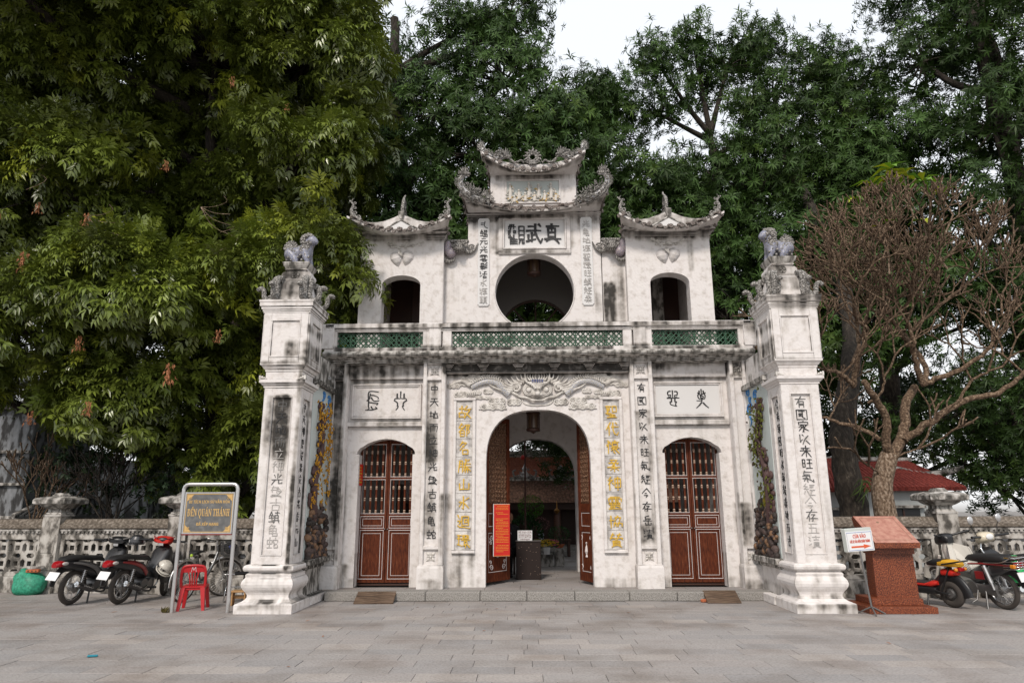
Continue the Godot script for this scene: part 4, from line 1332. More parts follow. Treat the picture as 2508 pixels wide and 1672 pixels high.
	dragon(ridge, v3([-1.11, 9.22, -0.45, -1.1, 9.06, -0.44, -0.98, 8.95, -0.42, -0.86, 8.86, -0.40, -0.74, 8.88, -0.38, -0.62, 8.92, -0.38]), 0.05, 1.0, 3)
	dragon(ridge, v3([1.06, 9.22, -0.45, 1.05, 9.06, -0.44, 0.93, 8.95, -0.42, 0.81, 8.86, -0.40, 0.69, 8.89, -0.38, 0.58, 8.95, -0.38]), 0.05, -1.0, 4)
	b = MB.new()
	for s: float in [-1.0, 1.0]:
		b.scroll(Vector3(-0.025 + s * 0.73, 9.0, -0.42), Vector3(s, 0, 0), Vector3.UP, 0.085, 0.026, 1.25, 0.4, 16)
		var cl := curve([Vector3(-0.025 + s * 0.5, 8.86, -0.4), Vector3(-0.025 + s * 0.42, 8.78, -0.38), Vector3(-0.025 + s * 0.34, 8.76, -0.36), Vector3(-0.025 + s * 0.26, 8.81, -0.36), Vector3(-0.025 + s * 0.2, 8.75, -0.38)], 4)
		b.tube(cl, taper(0.035, 0.014, cl.size()), 6)
		for k in 7:   # tail tuft at the corner
			var a := PI * (0.28 + 0.1 * k)
			var q := Vector3(-0.025 + s * 1.12, 9.12, -0.44)
			b.tube([q, q + Vector3(cos(a) * 0.06, sin(a) * 0.09, 0.01), q + Vector3(cos(a) * 0.10, sin(a) * 0.2 + 0.02, 0)], [0.03, 0.026, 0.004], 5)
		curls(b, Vector3(-0.025 + s * 0.6, 8.88, -0.36), Vector3(0.14, 0.1, 0.08), 16, 0.032, 31 + int(s))
		curls(b, Vector3(-0.025 + s * 0.9, 8.9, -0.38), Vector3(0.14, 0.1, 0.08), 14, 0.032, 37 + int(s))
		curls(b, Vector3(-0.025 + s * 0.34, 8.74, -0.38), Vector3(0.2, 0.04, 0.05), 9, 0.026, 39 + int(s))
	part("ridge_scroll", b, mats.old_sculpture, ridge)
	b = MB.new()
	var pc := Vector3(-0.035, 8.91, -0.42)
	b.ring(pc, Vector3.BACK, 0.078, 0.022, 20, 6)
	b.ring(pc, Vector3.BACK, 0.115, 0.02, 20, 6)
	for k in 9:
		var a := PI * (-0.1 + 1.2 * k / 8.0)
		var d := Vector3(cos(a), sin(a), 0)
		var hgt := 0.09 if k != 4 else 0.14
		b.tube([pc + d * 0.12, pc + d * (0.12 + hgt * 0.5) + Vector3(0.012, 0.01, 0), pc + d * (0.12 + hgt)], [0.034, 0.026, 0.003], 6)
	b.scroll(pc + Vector3(-0.1, -0.13, 0.02), Vector3.LEFT, Vector3.UP, 0.05, 0.02, 1.2, 0.0, 10)
	b.scroll(pc + Vector3(0.1, -0.13, 0.02), Vector3.RIGHT, Vector3.UP, 0.05, 0.02, 1.2, 0.0, 10)
	b.cbox(pc + Vector3(-0.08, -0.2, -0.06), pc + Vector3(0.08, -0.1, 0.06), 0.02)
	part("flaming_pearl", b, mats.old_sculpture, ridge)
	for s: float in [-1.0, 1.0]:
		var x0 := -0.02
		dragon(low_roof, v3([x0 + s * 0.98, 7.80, -0.36, x0 + s * 1.12, 7.86, -0.3, x0 + s * 1.28, 7.93, -0.27, x0 + s * 1.44, 8.03, -0.24, x0 + s * 1.54, 8.18, -0.22, x0 + s * 1.53, 8.34, -0.22, x0 + s * 1.45, 8.43, -0.22]), 0.048, -s, 11 + int(s))
		b = MB.new()
		for k in 4:
			curls(b, Vector3(x0 + s * (1.0 + 0.13 * k), 7.86 + 0.06 * k, -0.3), Vector3(0.13, 0.16 + 0.02 * k, 0.1), 26, 0.04, 51 + int(s) * 10 + k)
		curls(b, Vector3(x0 + s * 1.49, 8.4, -0.22), Vector3(0.09, 0.12, 0.08), 12, 0.036, 57 + int(s))
		var hip := curve([Vector3(x0 + s * 0.9, 7.85, -0.6), Vector3(x0 + s * 1.2, 7.83, -0.36), Vector3(x0 + s * 1.45, 7.95, -0.2), Vector3(x0 + s * 1.6, 8.12, -0.1)], 5)
		b.tube(hip, taper(0.034, 0.03, hip.size()), 7)
		part("flame_curl", b, mats.old_sculpture, low_roof)
	build_mask(G)

# ---- the dragon face in relief over the arch
func build_mask(G: Node3D) -> void:
	var b := MB.new()
	var z := 0.0
	b.ball(Vector3(0, 3.76, z), Vector3(0.30, 0.20, 0.12), 16, 9)
	b.ball(Vector3(0, 3.66, z + 0.13), Vector3(0.06, 0.055, 0.06), 10, 7)
	for s: float in [-1.0, 1.0]:
		b.ball(Vector3(s * 0.055, 3.64, z + 0.12), Vector3(0.045, 0.032, 0.045), 8, 6)
		b.ball(Vector3(s * 0.165, 3.74, z + 0.10), Vector3(0.055, 0.055, 0.05), 10, 7)
		b.ring(Vector3(s * 0.165, 3.74, z + 0.095), Vector3.BACK, 0.075, 0.014, 18, 5)
		b.ring(Vector3(s * 0.165, 3.74, z + 0.085), Vector3.BACK, 0.1, 0.013, 18, 5)
		b.tube(curve([Vector3(s * 0.03, 3.75, z + 0.14), Vector3(s * 0.1, 3.84, z + 0.14), Vector3(s * 0.2, 3.89, z + 0.11), Vector3(s * 0.26, 3.98, z + 0.06)], 4), taper(0.035, 0.012, 13), 7)
		for k in 6:
			b.ball(Vector3(s * (0.04 + 0.033 * k), 3.76 + 0.026 * k, z + 0.165 - 0.008 * k), Vector3.ONE * 0.02, 6, 4)
		b.tube([Vector3(s * 0.22, 3.92, z + 0.06), Vector3(s * 0.235, 4.02, z + 0.06), Vector3(s * 0.24, 4.10, z + 0.05)], [0.03, 0.02, 0.004], 6)
		b.scroll(Vector3(s * 0.41, 3.79, z + 0.05), Vector3(s, 0, 0), Vector3.UP, 0.095, 0.03, 1.6, 0.6, 20)
		# jaw and whisker lines
		b.tube(curve([Vector3(0, 3.545, z + 0.07), Vector3(s * 0.12, 3.55, z + 0.07), Vector3(s * 0.22, 3.60, z + 0.05), Vector3(s * 0.34, 3.62, z + 0.04), Vector3(s * 0.5, 3.72, z + 0.02)], 4), taper(0.022, 0.03, 17), 6)
		b.tube(curve([Vector3(0, 3.45, z + 0.01), Vector3(s * 0.2, 3.47, z + 0.01), Vector3(s * 0.28, 3.52, z + 0.01), Vector3(s * 0.3, 3.6, z + 0.01)], 4), [0.014], 6)
		# mane: flames sweeping out and up
		for k in 8:
			var t := k / 7.0
			var p0 := Vector3(s * (0.22 + 0.3 * t), 3.93 - 0.22 * t, z + 0.03)
			var out := Vector3(s * (0.10 + 0.36 * t), 0.13 + 0.06 * t, 0.0)
			var mid := p0 + out * 0.55 + Vector3(s * 0.02, -0.035, 0.02)
			b.tube(curve([p0, mid, p0 + out], 4), taper(0.042, 0.004, 9), 6)
		for k in 4:
			b.tube(curve([Vector3(s * 0.04 * (k + 0.5), 3.93, z + 0.06), Vector3(s * 0.05 * (k + 0.8), 4.0, z + 0.05), Vector3(s * (0.05 * (k + 0.6)), 4.06, z + 0.03)], 3), taper(0.024, 0.004, 7), 5)
	var mask := part("dragon_mask", b, mats.plaster_relief, G)
	b = MB.new()
	for k in 14:
		b.ball(Vector3(-0.1 + 0.2 * (k % 7) / 6.0, 3.90 + 0.03 * (k / 7), 0.10), Vector3(0.012, 0.018, 0.012), 5, 4)
	part("forehead_chips", b, M("blue_porcelain", Color(0.05, 0.08, 0.26), 0.3), mask)
	for s: float in [-1.0, 1.0]:
		b = MB.new()
		var arc := curve([Vector3(s * 0.55, 3.66, 0.02), Vector3(s * 0.66, 3.76, 0.03), Vector3(s * 0.78, 3.88, 0.03), Vector3(s * 0.95, 3.92, 0.03), Vector3(s * 1.12, 3.88, 0.03), Vector3(s * 1.27, 3.80, 0.02)], 5)
		b.tube(arc, taper(0.075, 0.05, arc.size()), 8, 0.7)
		part("dragon_coil", b, mats.porcelain_chips, mask)
		b = MB.new()
		for i in range(1, arc.size() - 1):
			var d: Vector3 = (arc[i + 1] - arc[i - 1]).normalized()
			var n := Vector3(-d.y, d.x, 0)
			if n.y < 0.0:
				n = -n
			b.tube([arc[i] + n * 0.06, arc[i] + n * 0.115 - d * 0.03 * s, arc[i] + n * 0.15], [0.024, 0.018, 0.003], 5)
		# clouds, drawn as rolled outlines
		for c: Array in [[0.86, 3.44, 0.27, 0.06], [0.78, 3.55, 0.16, 0.06], [0.45, 3.53, 0.12, 0.06], [1.47, 3.68, 0.11, 0.06], [1.1, 3.62, 0.2, 0.03], [0.95, 3.74, 0.08, 0.04], [1.17, 3.72, 0.07, 0.04], [1.35, 3.98, 0.13, 0.045], [1.5, 3.9, 0.14, 0.05], [1.62, 3.85, 0.12, 0.04], [1.05, 4.02, 0.13, 0.035], [1.24, 4.03, 0.1, 0.035]]:
			var cx: float = s * c[0]
			b.ball(Vector3(cx, c[1], 0.0), Vector3(c[2], c[3], 0.028), 12, 6)
			for e in 3:
				var xx: float = cx + (e - 1) * c[2] * 0.62
				b.ring(Vector3(xx, c[1] - 0.01, 0.02), Vector3.BACK, c[3] * 0.95, 0.012, 14, 5)
				b.scroll(Vector3(xx, c[1], 0.028), Vector3(s, 0, 0), Vector3.UP, c[3] * 0.62, 0.01, 1.4, e * 1.0, 12)
			b.tube([Vector3(cx - c[2], c[1] - c[3] * 0.8, 0.02), Vector3(cx + c[2], c[1] - c[3] * 0.8, 0.02)], [0.012], 6)
		for k in 5:
			b.tube([Vector3(s * (1.2 + 0.035 * k), 3.72, 0.03), Vector3(s * (1.22 + 0.035 * k), 3.66, 0.06), Vector3(s * (1.2 + 0.035 * k), 3.62, 0.04)], [0.014, 0.011, 0.003], 5)
		var tip := curve([Vector3(s * 1.3, 3.85, 0.02), Vector3(s * 1.45, 3.93, 0.03), Vector3(s * 1.6, 3.90, 0.02), Vector3(s * 1.74, 3.81, 0.01)], 4)
		b.tube(tip, taper(0.05, 0.012, tip.size()), 7)
		part("cloud_relief", b, mats.plaster_relief, mask)

# ------------------------------------------------------------------ doors, step, pillars, wing walls
func slab(w: float, h: float, d: float) -> ArrayMesh:
	var b := MB.new()
	b.cbox(Vector3(-w / 2, 0, -d / 2), Vector3(w / 2, h, d / 2), 0.006)
	return b.done()

func build_doors() -> void:
	var bal := baluster_mesh(0.63)
	var bal_up := baluster_mesh(0.615)
	var bead := bead_mesh(0.63)
	var bead_up := bead_mesh(0.615)
	for s: float in [-1.0, 1.0]:
		var d := thing("double_door", "closed brown wooden double door with turned balusters and white inlay, in the %s doorway under the seal characters" % ("left" if s < 0 else "right"), "door", Vector3(s * 2.89, 0, 0), 0.0, "panelled side doors of the gate")
		door_leaf("door_leaf", d, -0.545, -0.003, 0.20, 2.85, 1.0, bal, bal_up, bead, bead_up)
		door_leaf("door_leaf", d, 0.003, 0.545, 0.20, 2.85, -1.0, bal, bal_up, bead, bead_up)
		bx("threshold", Vector3(-0.545, 0.15, -0.37), Vector3(0.545, 0.18, -0.29), mats.dark_wood, d)
	# the carved leaves of the middle arch, swung inward
	for s: float in [-1.0, 1.0]:
		var d := thing("carved_door_leaf", "tall carved brown door leaf swung open, %s" % ("behind the red notice board" if s < 0 else "on the right of the central arch"), "door", Vector3(s * 1.02, 0, -0.24), deg_to_rad(-68.0 if s > 0 else 57.0), "carved leaves of the arch door")
		var w := 0.80 if s < 0 else 0.56
		var b := MB.new()
		var x0 := 0.0 if s < 0 else -w
		for r: Array in [[x0, 0.2, x0 + 0.09, 3.3], [x0 + w - 0.09, 0.2, x0 + w, 3.3]]:
			b.cbox(Vector3(r[0], r[1], -0.03), Vector3(r[2], r[3], 0.03), 0.006)
		for r: Array in [[0.2, 0.36], [1.10, 1.19], [1.46, 1.62], [3.2, 3.3]]:
			b.cbox(Vector3(x0 + 0.09, r[0], -0.026), Vector3(x0 + w - 0.09, r[1], 0.026), 0.006)
		part("frame", b, mats.door_wood, d)
		bx("panel", Vector3(x0 + 0.09, 0.36, -0.012), Vector3(x0 + w - 0.09, 1.10, 0.012), mats.door_wood, d)
		bx("panel", Vector3(x0 + 0.09, 1.19, -0.012), Vector3(x0 + w - 0.09, 1.46, 0.012), mats.door_wood, d)
		var n := 6 if s < 0 else 4
		for k in n:
			b = MB.new()
			var cx := x0 + 0.09 + (k + 0.5) * (w - 0.18) / n
			b.cbox(Vector3(cx - 0.048, 1.62, -0.02), Vector3(cx + 0.048, 3.2, 0.006), 0.004)
			for j in 17:   # knots of carving up the strip
				var y := 1.67 + j * 0.092
				b.ball(Vector3(cx + 0.012 * (j % 3 - 1), y, 0.012), Vector3(0.032, 0.036, 0.022), 6, 4)
				b.ring(Vector3(cx, y + 0.045, 0.014), Vector3.BACK, 0.024, 0.009, 8, 4)
			part("carved_strip", b, mats.carved_wood, d)
		b = MB.new()
		outline(b, x0 + 0.1, 0.37, x0 + w - 0.1, 1.09, 0.012, 0.012)
		outline(b, x0 + 0.1, 1.2, x0 + w - 0.1, 1.45, 0.012, 0.012)
		for e: float in [-1.0, 1.0]:   # scrolling inlay in the corners
			for y: float in [0.45, 1.0]:
				b.scroll(Vector3(x0 + w / 2 + e * 0.2, y, 0.016), Vector3(e, 0, 0), Vector3.UP * (1 if y < 0.7 else -1), 0.06, 0.011, 1.3, 0.2, 12)
				b.scroll(Vector3(x0 + w / 2 + e * 0.23, y + (0.1 if y < 0.7 else -0.1), 0.016), Vector3(e, 0, 0), Vector3.UP, 0.04, 0.009, 1.3, 0.2, 10)
		b.lathe(Vector3(x0 + w / 2, 0.62, 0.006), prof([0.0, 0.0, 0.035, 0.02, 0.02, 0.06, 0.045, 0.12, 0.03, 0.2, 0.012, 0.24, 0.03, 0.28, 0.0, 0.3]), 8)
		part("inlay", b, mats.mother_of_pearl, d)

func build_step() -> void:
	var st := thing("gate_step", "", "")
	st.set_meta("kind", "structure")
	var g := RandomNumberGenerator.new()
	g.seed = 71
	bx("step_core", Vector3(-3.75, 0.0, -3.5), Vector3(3.95, 0.12, 0.60), mats.joint, st)
	var x := -3.72
	while x < 3.96:
		var w := minf(g.randf_range(0.8, 1.0), 3.97 - x)
		if w < 0.1:
			break
		var b := MB.new()
		b.cbox(Vector3(x + 0.004, 0.0, 0.36), Vector3(x + w - 0.004, 0.15 + g.randf_range(-0.003, 0.003), 0.72 + g.randf_range(-0.008, 0.006)), 0.012)
		part("edge_stone", b, mats.step_stone, st)
		x += w
	for row in 10:
		x = -3.72 - g.randf() * 0.6
		var z := 0.355 - row * 0.385
		while x < 3.96:
			var w := g.randf_range(0.6, 0.95)
			var a := maxf(x, -3.72)
			var c := minf(x + w, 3.96)
			if c - a > 0.06 and (row < 1 or absf((a + c) / 2) < 1.9):
				bx("floor_stone", Vector3(a + 0.003, 0.1, z - 0.38), Vector3(c - 0.003, 0.148 + g.randf_range(-0.003, 0.002), z), mats["paving_%d" % g.randi_range(0, 3)], st, 0.004)
			x += w

func build_pillar(s: float) -> void:
	var label := "tall square whitewashed pillar with inscriptions, carrying a stone lion, %s of the gate" % ("left" if s < 0 else "right")
	var P := thing("gate_pillar", label, "pillar", Vector3(s * 4.24, 0, 1.66), 0.0, "free-standing inscribed pillars of the gate")
	var W: Material = mats.whitewash
	var b := MB.new()
	b.rect_sweep(0, 0.03, 0.445, 0.47, prof([0, 0, 0, 0.125, -0.012, 0.14, -0.05, 0.15]))
	part("plinth", b, W, P)
	b = MB.new()
	b.rect_sweep(0, 0, 0.325, 0.315, prof([0.10, 0.145, 0.06, 0.16, 0.02, 0.19, 0.0, 0.22, 0.0, 0.25, 0.02, 0.29, 0.05, 0.33, 0.072, 0.37, 0.08, 0.41, 0.072, 0.455, 0.05, 0.49, 0.035, 0.505, 0.03, 0.52, 0.035, 0.55, 0.02, 0.565, 0.0, 0.58, 0.0, 0.60, 0.05, 0.605, 0.065, 0.625, 0.07, 0.655, 0.06, 0.685, 0.03, 0.70, 0.0, 0.705]))
	part("base", b, W, P)
	# shaft with a sunk panel on the front and on the inward side
	b = MB.new()
	var hs := 0.312
	var inset := 0.035
	b.cbox(Vector3(-hs + inset, 0.70, -hs), Vector3(hs - inset, 3.52, hs - inset), 0.004)
	for e: float in [-1.0, 1.0]:
		for f: float in [-1.0, 1.0]:
			b.cbox(Vector3(minf(e * hs, e * 0.165), 0.70, minf(f * hs, f * 0.165)), Vector3(maxf(e * hs, e * 0.165), 3.52, maxf(f * hs, f * 0.165)), 0.012)
	for y: Array in [[0.70, 0.835], [3.34, 3.52]]:
		b.cbox(Vector3(-hs + 0.004, y[0], -hs + 0.004), Vector3(hs - 0.004, y[1], hs - 0.004), 0.004)
	var shaft := part("shaft", b, W, P)
	b = MB.new()
	for f in 4:   # bead round each sunk panel
		b.T = Transform3D(Basis(Vector3.UP, f * PI / 2), Vector3.ZERO)
		frame_box(b, -0.168, 0.832, 0.168, 3.342, 0.014, hs - 0.02, hs + 0.006, 0.004)
	b.T = Transform3D.IDENTITY
	part("panel_bead", b, W, shaft)
	var front := "中天地而立神光盤古鎮龜蛇" if s < 0 else "有國家以來旺氣經今存五瀆"
	for k in front.length():
		var faint := (s < 0 and k > 3) or k > 6
		character("character", front[k], 0.0, 3.2 - k * 0.198, hs - inset + 0.002, 0.165, 0.07 if faint else 0.085, mats.pale_relief if faint and k % 3 > 0 else mats.faded_ink if faint or k % 3 == 0 else mats.ink, shaft, 0.007)
	var inner := "中天神聖經柔立古光存元山" if s < 0 else "今有家國旺水氣經存地五古"
	var holder := Node3D.new()
	for k in inner.length():
		var st := MB.new()
		st.T = Transform3D(Basis(Vector3.UP, -s * PI / 2), Vector3.ZERO)
		for q in STROKES[inner[k]].split(" "):
			var p := PackedVector2Array()
			for i in range(0, q.length() - 1, 2):
				p.append(Vector2((q.substr(i, 1).to_float() / 9.0 - 0.5) * 0.15, 3.2 - k * 0.198 - (q.substr(i + 1, 1).to_float() / 9.0 - 0.5) * 0.15))
			if p.size() > 1:
				brush(st, p, 0.011, hs - inset + 0.002, 0.007)
		part("character", st, mats.ink, shaft)
	holder.free()
	b = MB.new()
	b.rect_sweep(0, 0, hs, hs, prof([0.0, 3.49, 0.012, 3.495, 0.012, 3.52, 0.03, 3.535, 0.05, 3.56, 0.065, 3.57, 0.07, 3.575, 0.07, 3.625, 0.0, 3.64]))
	part("necking", b, W, P)
	b = MB.new()
	for e: float in [-1.0, 1.0]:   # little corner leaves above the necking
		for f: float in [-1.0, 1.0]:
			var c := Vector3(e * 0.375, 3.63, f * 0.375)
			b.cbox(c + Vector3(-0.014, -0.01, -0.014), c + Vector3(0.014, 0.06, 0.014), 0.004)
			for k in 3:
				b.ball(c + Vector3(-e * (0.035 + 0.035 * k), 0.03 - 0.012 * k, 0), Vector3(0.022, 0.026 - 0.006 * k, 0.012), 6, 4)
				b.ball(c + Vector3(0, 0.03 - 0.012 * k, -f * (0.035 + 0.035 * k)), Vector3(0.012, 0.026 - 0.006 * k, 0.022), 6, 4)
	part("corner_leaf", b, mats.plaster_relief, P)
	b = MB.new()
	b.rect_sweep(0, 0, hs - 0.005, hs - 0.005, prof([0, 3.62, 0, 3.765, 0.012, 3.77, 0.012, 3.795, 0.03, 3.81, 0.055, 3.85, 0.075, 3.865, 0.082, 3.87, 0.082, 3.90]))
	b.rect_sweep(0, 0, 0.375, 0.375, prof([0, 3.895, 0, 4.765]))
	var boxp := part("lantern_block", b, W, P)
	b = MB.new()
	for f in 4:
		b.T = Transform3D(Basis(Vector3.UP, f * PI / 2), Vector3.ZERO)
		b.cbox(Vector3(-0.374, 3.90, 0.37), Vector3(-0.25, 4.76, 0.395), 0.006)
		b.cbox(Vector3(0.25, 3.90, 0.37), Vector3(0.374, 4.76, 0.395), 0.006)
		b.cbox(Vector3(-0.25, 3.90, 0.37), Vector3(0.25, 4.0, 0.394), 0.006)
		b.cbox(Vector3(-0.25, 4.64, 0.37), Vector3(0.25, 4.76, 0.394), 0.006)
		frame_box(b, -0.255, 3.99, 0.255, 4.645, 0.028, 0.37, 0.405, 0.008)
	part("panel_frame", b, W, boxp)
	b = MB.new()
	b.rect_sweep(0, 0, 0.375, 0.375, prof([0.0, 4.755, 0.022, 4.76, 0.022, 4.785, 0.035, 4.79, 0.035, 4.81, 0.05, 4.82, 0.055, 4.86, 0.05, 4.865, 0.075, 4.87, 0.075, 4.935, 0.085, 4.94, 0.085, 4.975, 0.03, 4.99]))
	part("crown_cornice", b, W, P)
	# scrolled feet
	b = MB.new()
	b.rect_sweep(0, -0.02, 0.25, 0.25, prof([0.04, 4.98, 0.035, 5.05, 0.02, 5.12, 0.02, 5.18, 0.0, 5.28, -0.02, 5.36, -0.055, 5.40, -0.055, 5.43, -0.06, 5.44]))
	var tier := part("scroll_tier", b, W, P)
	b = MB.new()
	for f in 4:
		for e: float in [-1.0, 1.0]:
			b.T = Transform3D(Basis(Vector3.UP, f * PI / 2), Vector3(0, 0, -0.02))
			var z := e * 0.24
			var sw := curve([Vector3(0.17, 5.41, z), Vector3(0.26, 5.42, z), Vector3(0.32, 5.35, z), Vector3(0.30, 5.2, z), Vector3(0.32, 5.06, z), Vector3(0.41, 5.02, z), Vector3(0.475, 5.09, z), Vector3(0.49, 5.2, z), Vector3(0.545, 5.25, z), Vector3(0.59, 5.21, z)], 4)
			if f % 2 == 0 or true:
				b.tube(sw, taper(0.062, 0.036, sw.size()), 8)
				b.ball(Vector3(0.585, 5.225, z), Vector3(0.035, 0.035, 0.05), 8, 5)
	b.T = Transform3D.IDENTITY
	part("foot_scroll", b, mats.old_sculpture, tier)
	b = MB.new()
	b.rect_sweep(0, -0.08, 0.165, 0.165, prof([0.02, 5.42, 0.02, 5.445, 0.0, 5.45, 0.0, 5.62, 0.03, 5.625, 0.03, 5.645]))
	for e: float in [-1.0, 1.0]:   # rounded cheeks
		b.tube([Vector3(e * 0.185, 5.53, -0.24), Vector3(e * 0.185, 5.53, 0.08)], [0.075], 12)
	part("collar_block", b, W, tier)
	b = MB.new()
	for e: float in [-1.0, 1.0]:
		b.ball(Vector3(e * 0.035, 5.535, 0.088), Vector3(0.022, 0.016, 0.012), 6, 4)
		b.ball(Vector3(0, 5.535 + e * 0.035, 0.088), Vector3(0.016, 0.022, 0.012), 6, 4)
	b.ring(Vector3(0, 5.535, 0.087), Vector3.BACK, 0.062, 0.008, 16, 4)
	part("quatrefoil", b, mats.black_render, tier)
	b = MB.new()
	b.rect_sweep(0, -0.08, 0.175, 0.175, prof([0.0, 5.64, 0.015, 5.66, 0.04, 5.70, 0.06, 5.745, 0.06, 5.76, 0.02, 5.765]))
	part("tray", b, mats.grey_render, tier)
	build_lion(s)

func build_lion(s: float) -> void:
	# crouched sideways, looking in toward the gate's middle axis
	var L := thing("stone_lion", "weathered lion statue set with blue porcelain chips on top of the %s pillar" % ("left" if s < 0 else "right"), "statue", Vector3(s * 4.24, 5.762, 1.58), 0.0, "lion statues on the gate pillars")
	var f := -s
	var bones := [
		[Vector3(-0.16 * f, 0.20, 0), Vector3(0.08 * f, 0.25, 0), 0.125, 0.12], [Vector3(0.08 * f, 0.25, 0), Vector3(0.13 * f, 0.40, 0.02), 0.12, 0.10],
		[Vector3(0.13 * f, 0.42, 0.02), Vector3(0.21 * f, 0.46, 0.05), 0.10, 0.085], [Vector3(0.21 * f, 0.45, 0.06), Vector3(0.28 * f, 0.42, 0.08), 0.065, 0.05],
		[Vector3(0.10 * f, 0.24, 0.09), Vector3(0.14 * f, 0.12, 0.11), 0.075, 0.05], [Vector3(0.14 * f, 0.12, 0.11), Vector3(0.17 * f, 0.03, 0.12), 0.05, 0.045],
		[Vector3(0.10 * f, 0.24, -0.09), Vector3(0.16 * f, 0.03, -0.11), 0.075, 0.045],
		[Vector3(-0.16 * f, 0.20, 0.09), Vector3(-0.06 * f, 0.10, 0.13), 0.10, 0.06], [Vector3(-0.06 * f, 0.08, 0.13), Vector3(-0.03 * f, 0.03, 0.15), 0.055, 0.045],
		[Vector3(-0.16 * f, 0.20, -0.09), Vector3(-0.06 * f, 0.06, -0.12), 0.10, 0.06],
	]
	var b := MB.new()
	sdf_mesh(b, bones, 0.022, 0.05)
	part("body", b, mats.lion_chips, L)
	b = MB.new()
	var g := RandomNumberGenerator.new()
	g.seed = 60 + int(s)
	for k in 90:   # tight curls of the mane
		var d := Vector3(g.randf_range(-1, 0.75) * f, g.randf_range(-0.8, 1), g.randf_range(-0.8, 1)).normalized()
		b.ball(Vector3(0.13 * f, 0.45, 0.03) + d * Vector3(0.115, 0.13, 0.11), Vector3.ONE * g.randf_range(0.026, 0.038), 7, 5)
	for k in 12:
		b.ball(Vector3((0.16 - 0.03 * (k % 4)) * f, 0.30 + 0.035 * (k / 4), 0.1), Vector3.ONE * 0.028, 6, 4)
	for e: float in [-1.0, 1.0]:
		b.ball(Vector3(0.235 * f, 0.475, 0.05 + e * 0.055), Vector3.ONE * 0.022, 6, 4)
	for k in 7:   # toes
		b.ball(Vector3((0.17 + 0.02 * (k % 2)) * f, 0.02, 0.09 + 0.02 * (k % 3)), Vector3.ONE * 0.022, 6, 4)
	for q: Array in [[-0.14, 0.2, 0.075], [0.09, 0.27, 0.065]]:   # scalloped bosses on shoulder and haunch
		for e in 2:
			b.ring(Vector3(q[0] * f, q[1], 0.135 + 0.01 * e), Vector3.BACK, q[2] * (1.0 - 0.42 * e), 0.016, 16, 5)
	for k in 14:
		b.ball(Vector3((-0.2 + 0.03 * k) * f, 0.06 + 0.05 * (k % 3), 0.13 + 0.02 * (k % 2)), Vector3.ONE * 0.026, 6, 4)
		b.ball(Vector3((-0.22 + 0.026 * k) * f, 0.33 + 0.01 * (k % 3), 0.02), Vector3(0.022, 0.04, 0.02), 6, 4)
	part("mane", b, mats.old_sculpture, L)
	b = MB.new()
	for k in 9:   # fan of the tail
		var a := PI * (0.12 + 0.095 * k)
		var p0 := Vector3(-0.2 * f, 0.27, 0)
		var d := Vector3(-cos(a) * f * 0.7 , sin(a), 0)
		b.tube([p0, p0 + d * 0.12, p0 + d * 0.21 + Vector3(0.02 * f, 0, 0.012 * (k % 2))], [0.034, 0.036, 0.02], 6)
	part("tail", b, mats.old_sculpture, L)
	b = MB.new()
	b.ball(Vector3(-0.23 * f, 0.16, 0.0), Vector3(0.05, 0.07, 0.06), 7, 5)
	part("rump_curl", b, mats.old_sculpture, L)
	b = MB.new()
	b.scroll(Vector3(-0.15 * f, 0.2, 0.165), Vector3.RIGHT, Vector3.UP, 0.055, 0.018, 1.4, 0.3, 12)
	part("flank_scroll", b, mats.old_sculpture, L)
	b = MB.new()
	b.scroll(Vector3(0.1 * f, 0.25, 0.15), Vector3.RIGHT, Vector3.UP, 0.045, 0.016, 1.4, 1.3, 12)
	part("flank_scroll", b, mats.old_sculpture, L)

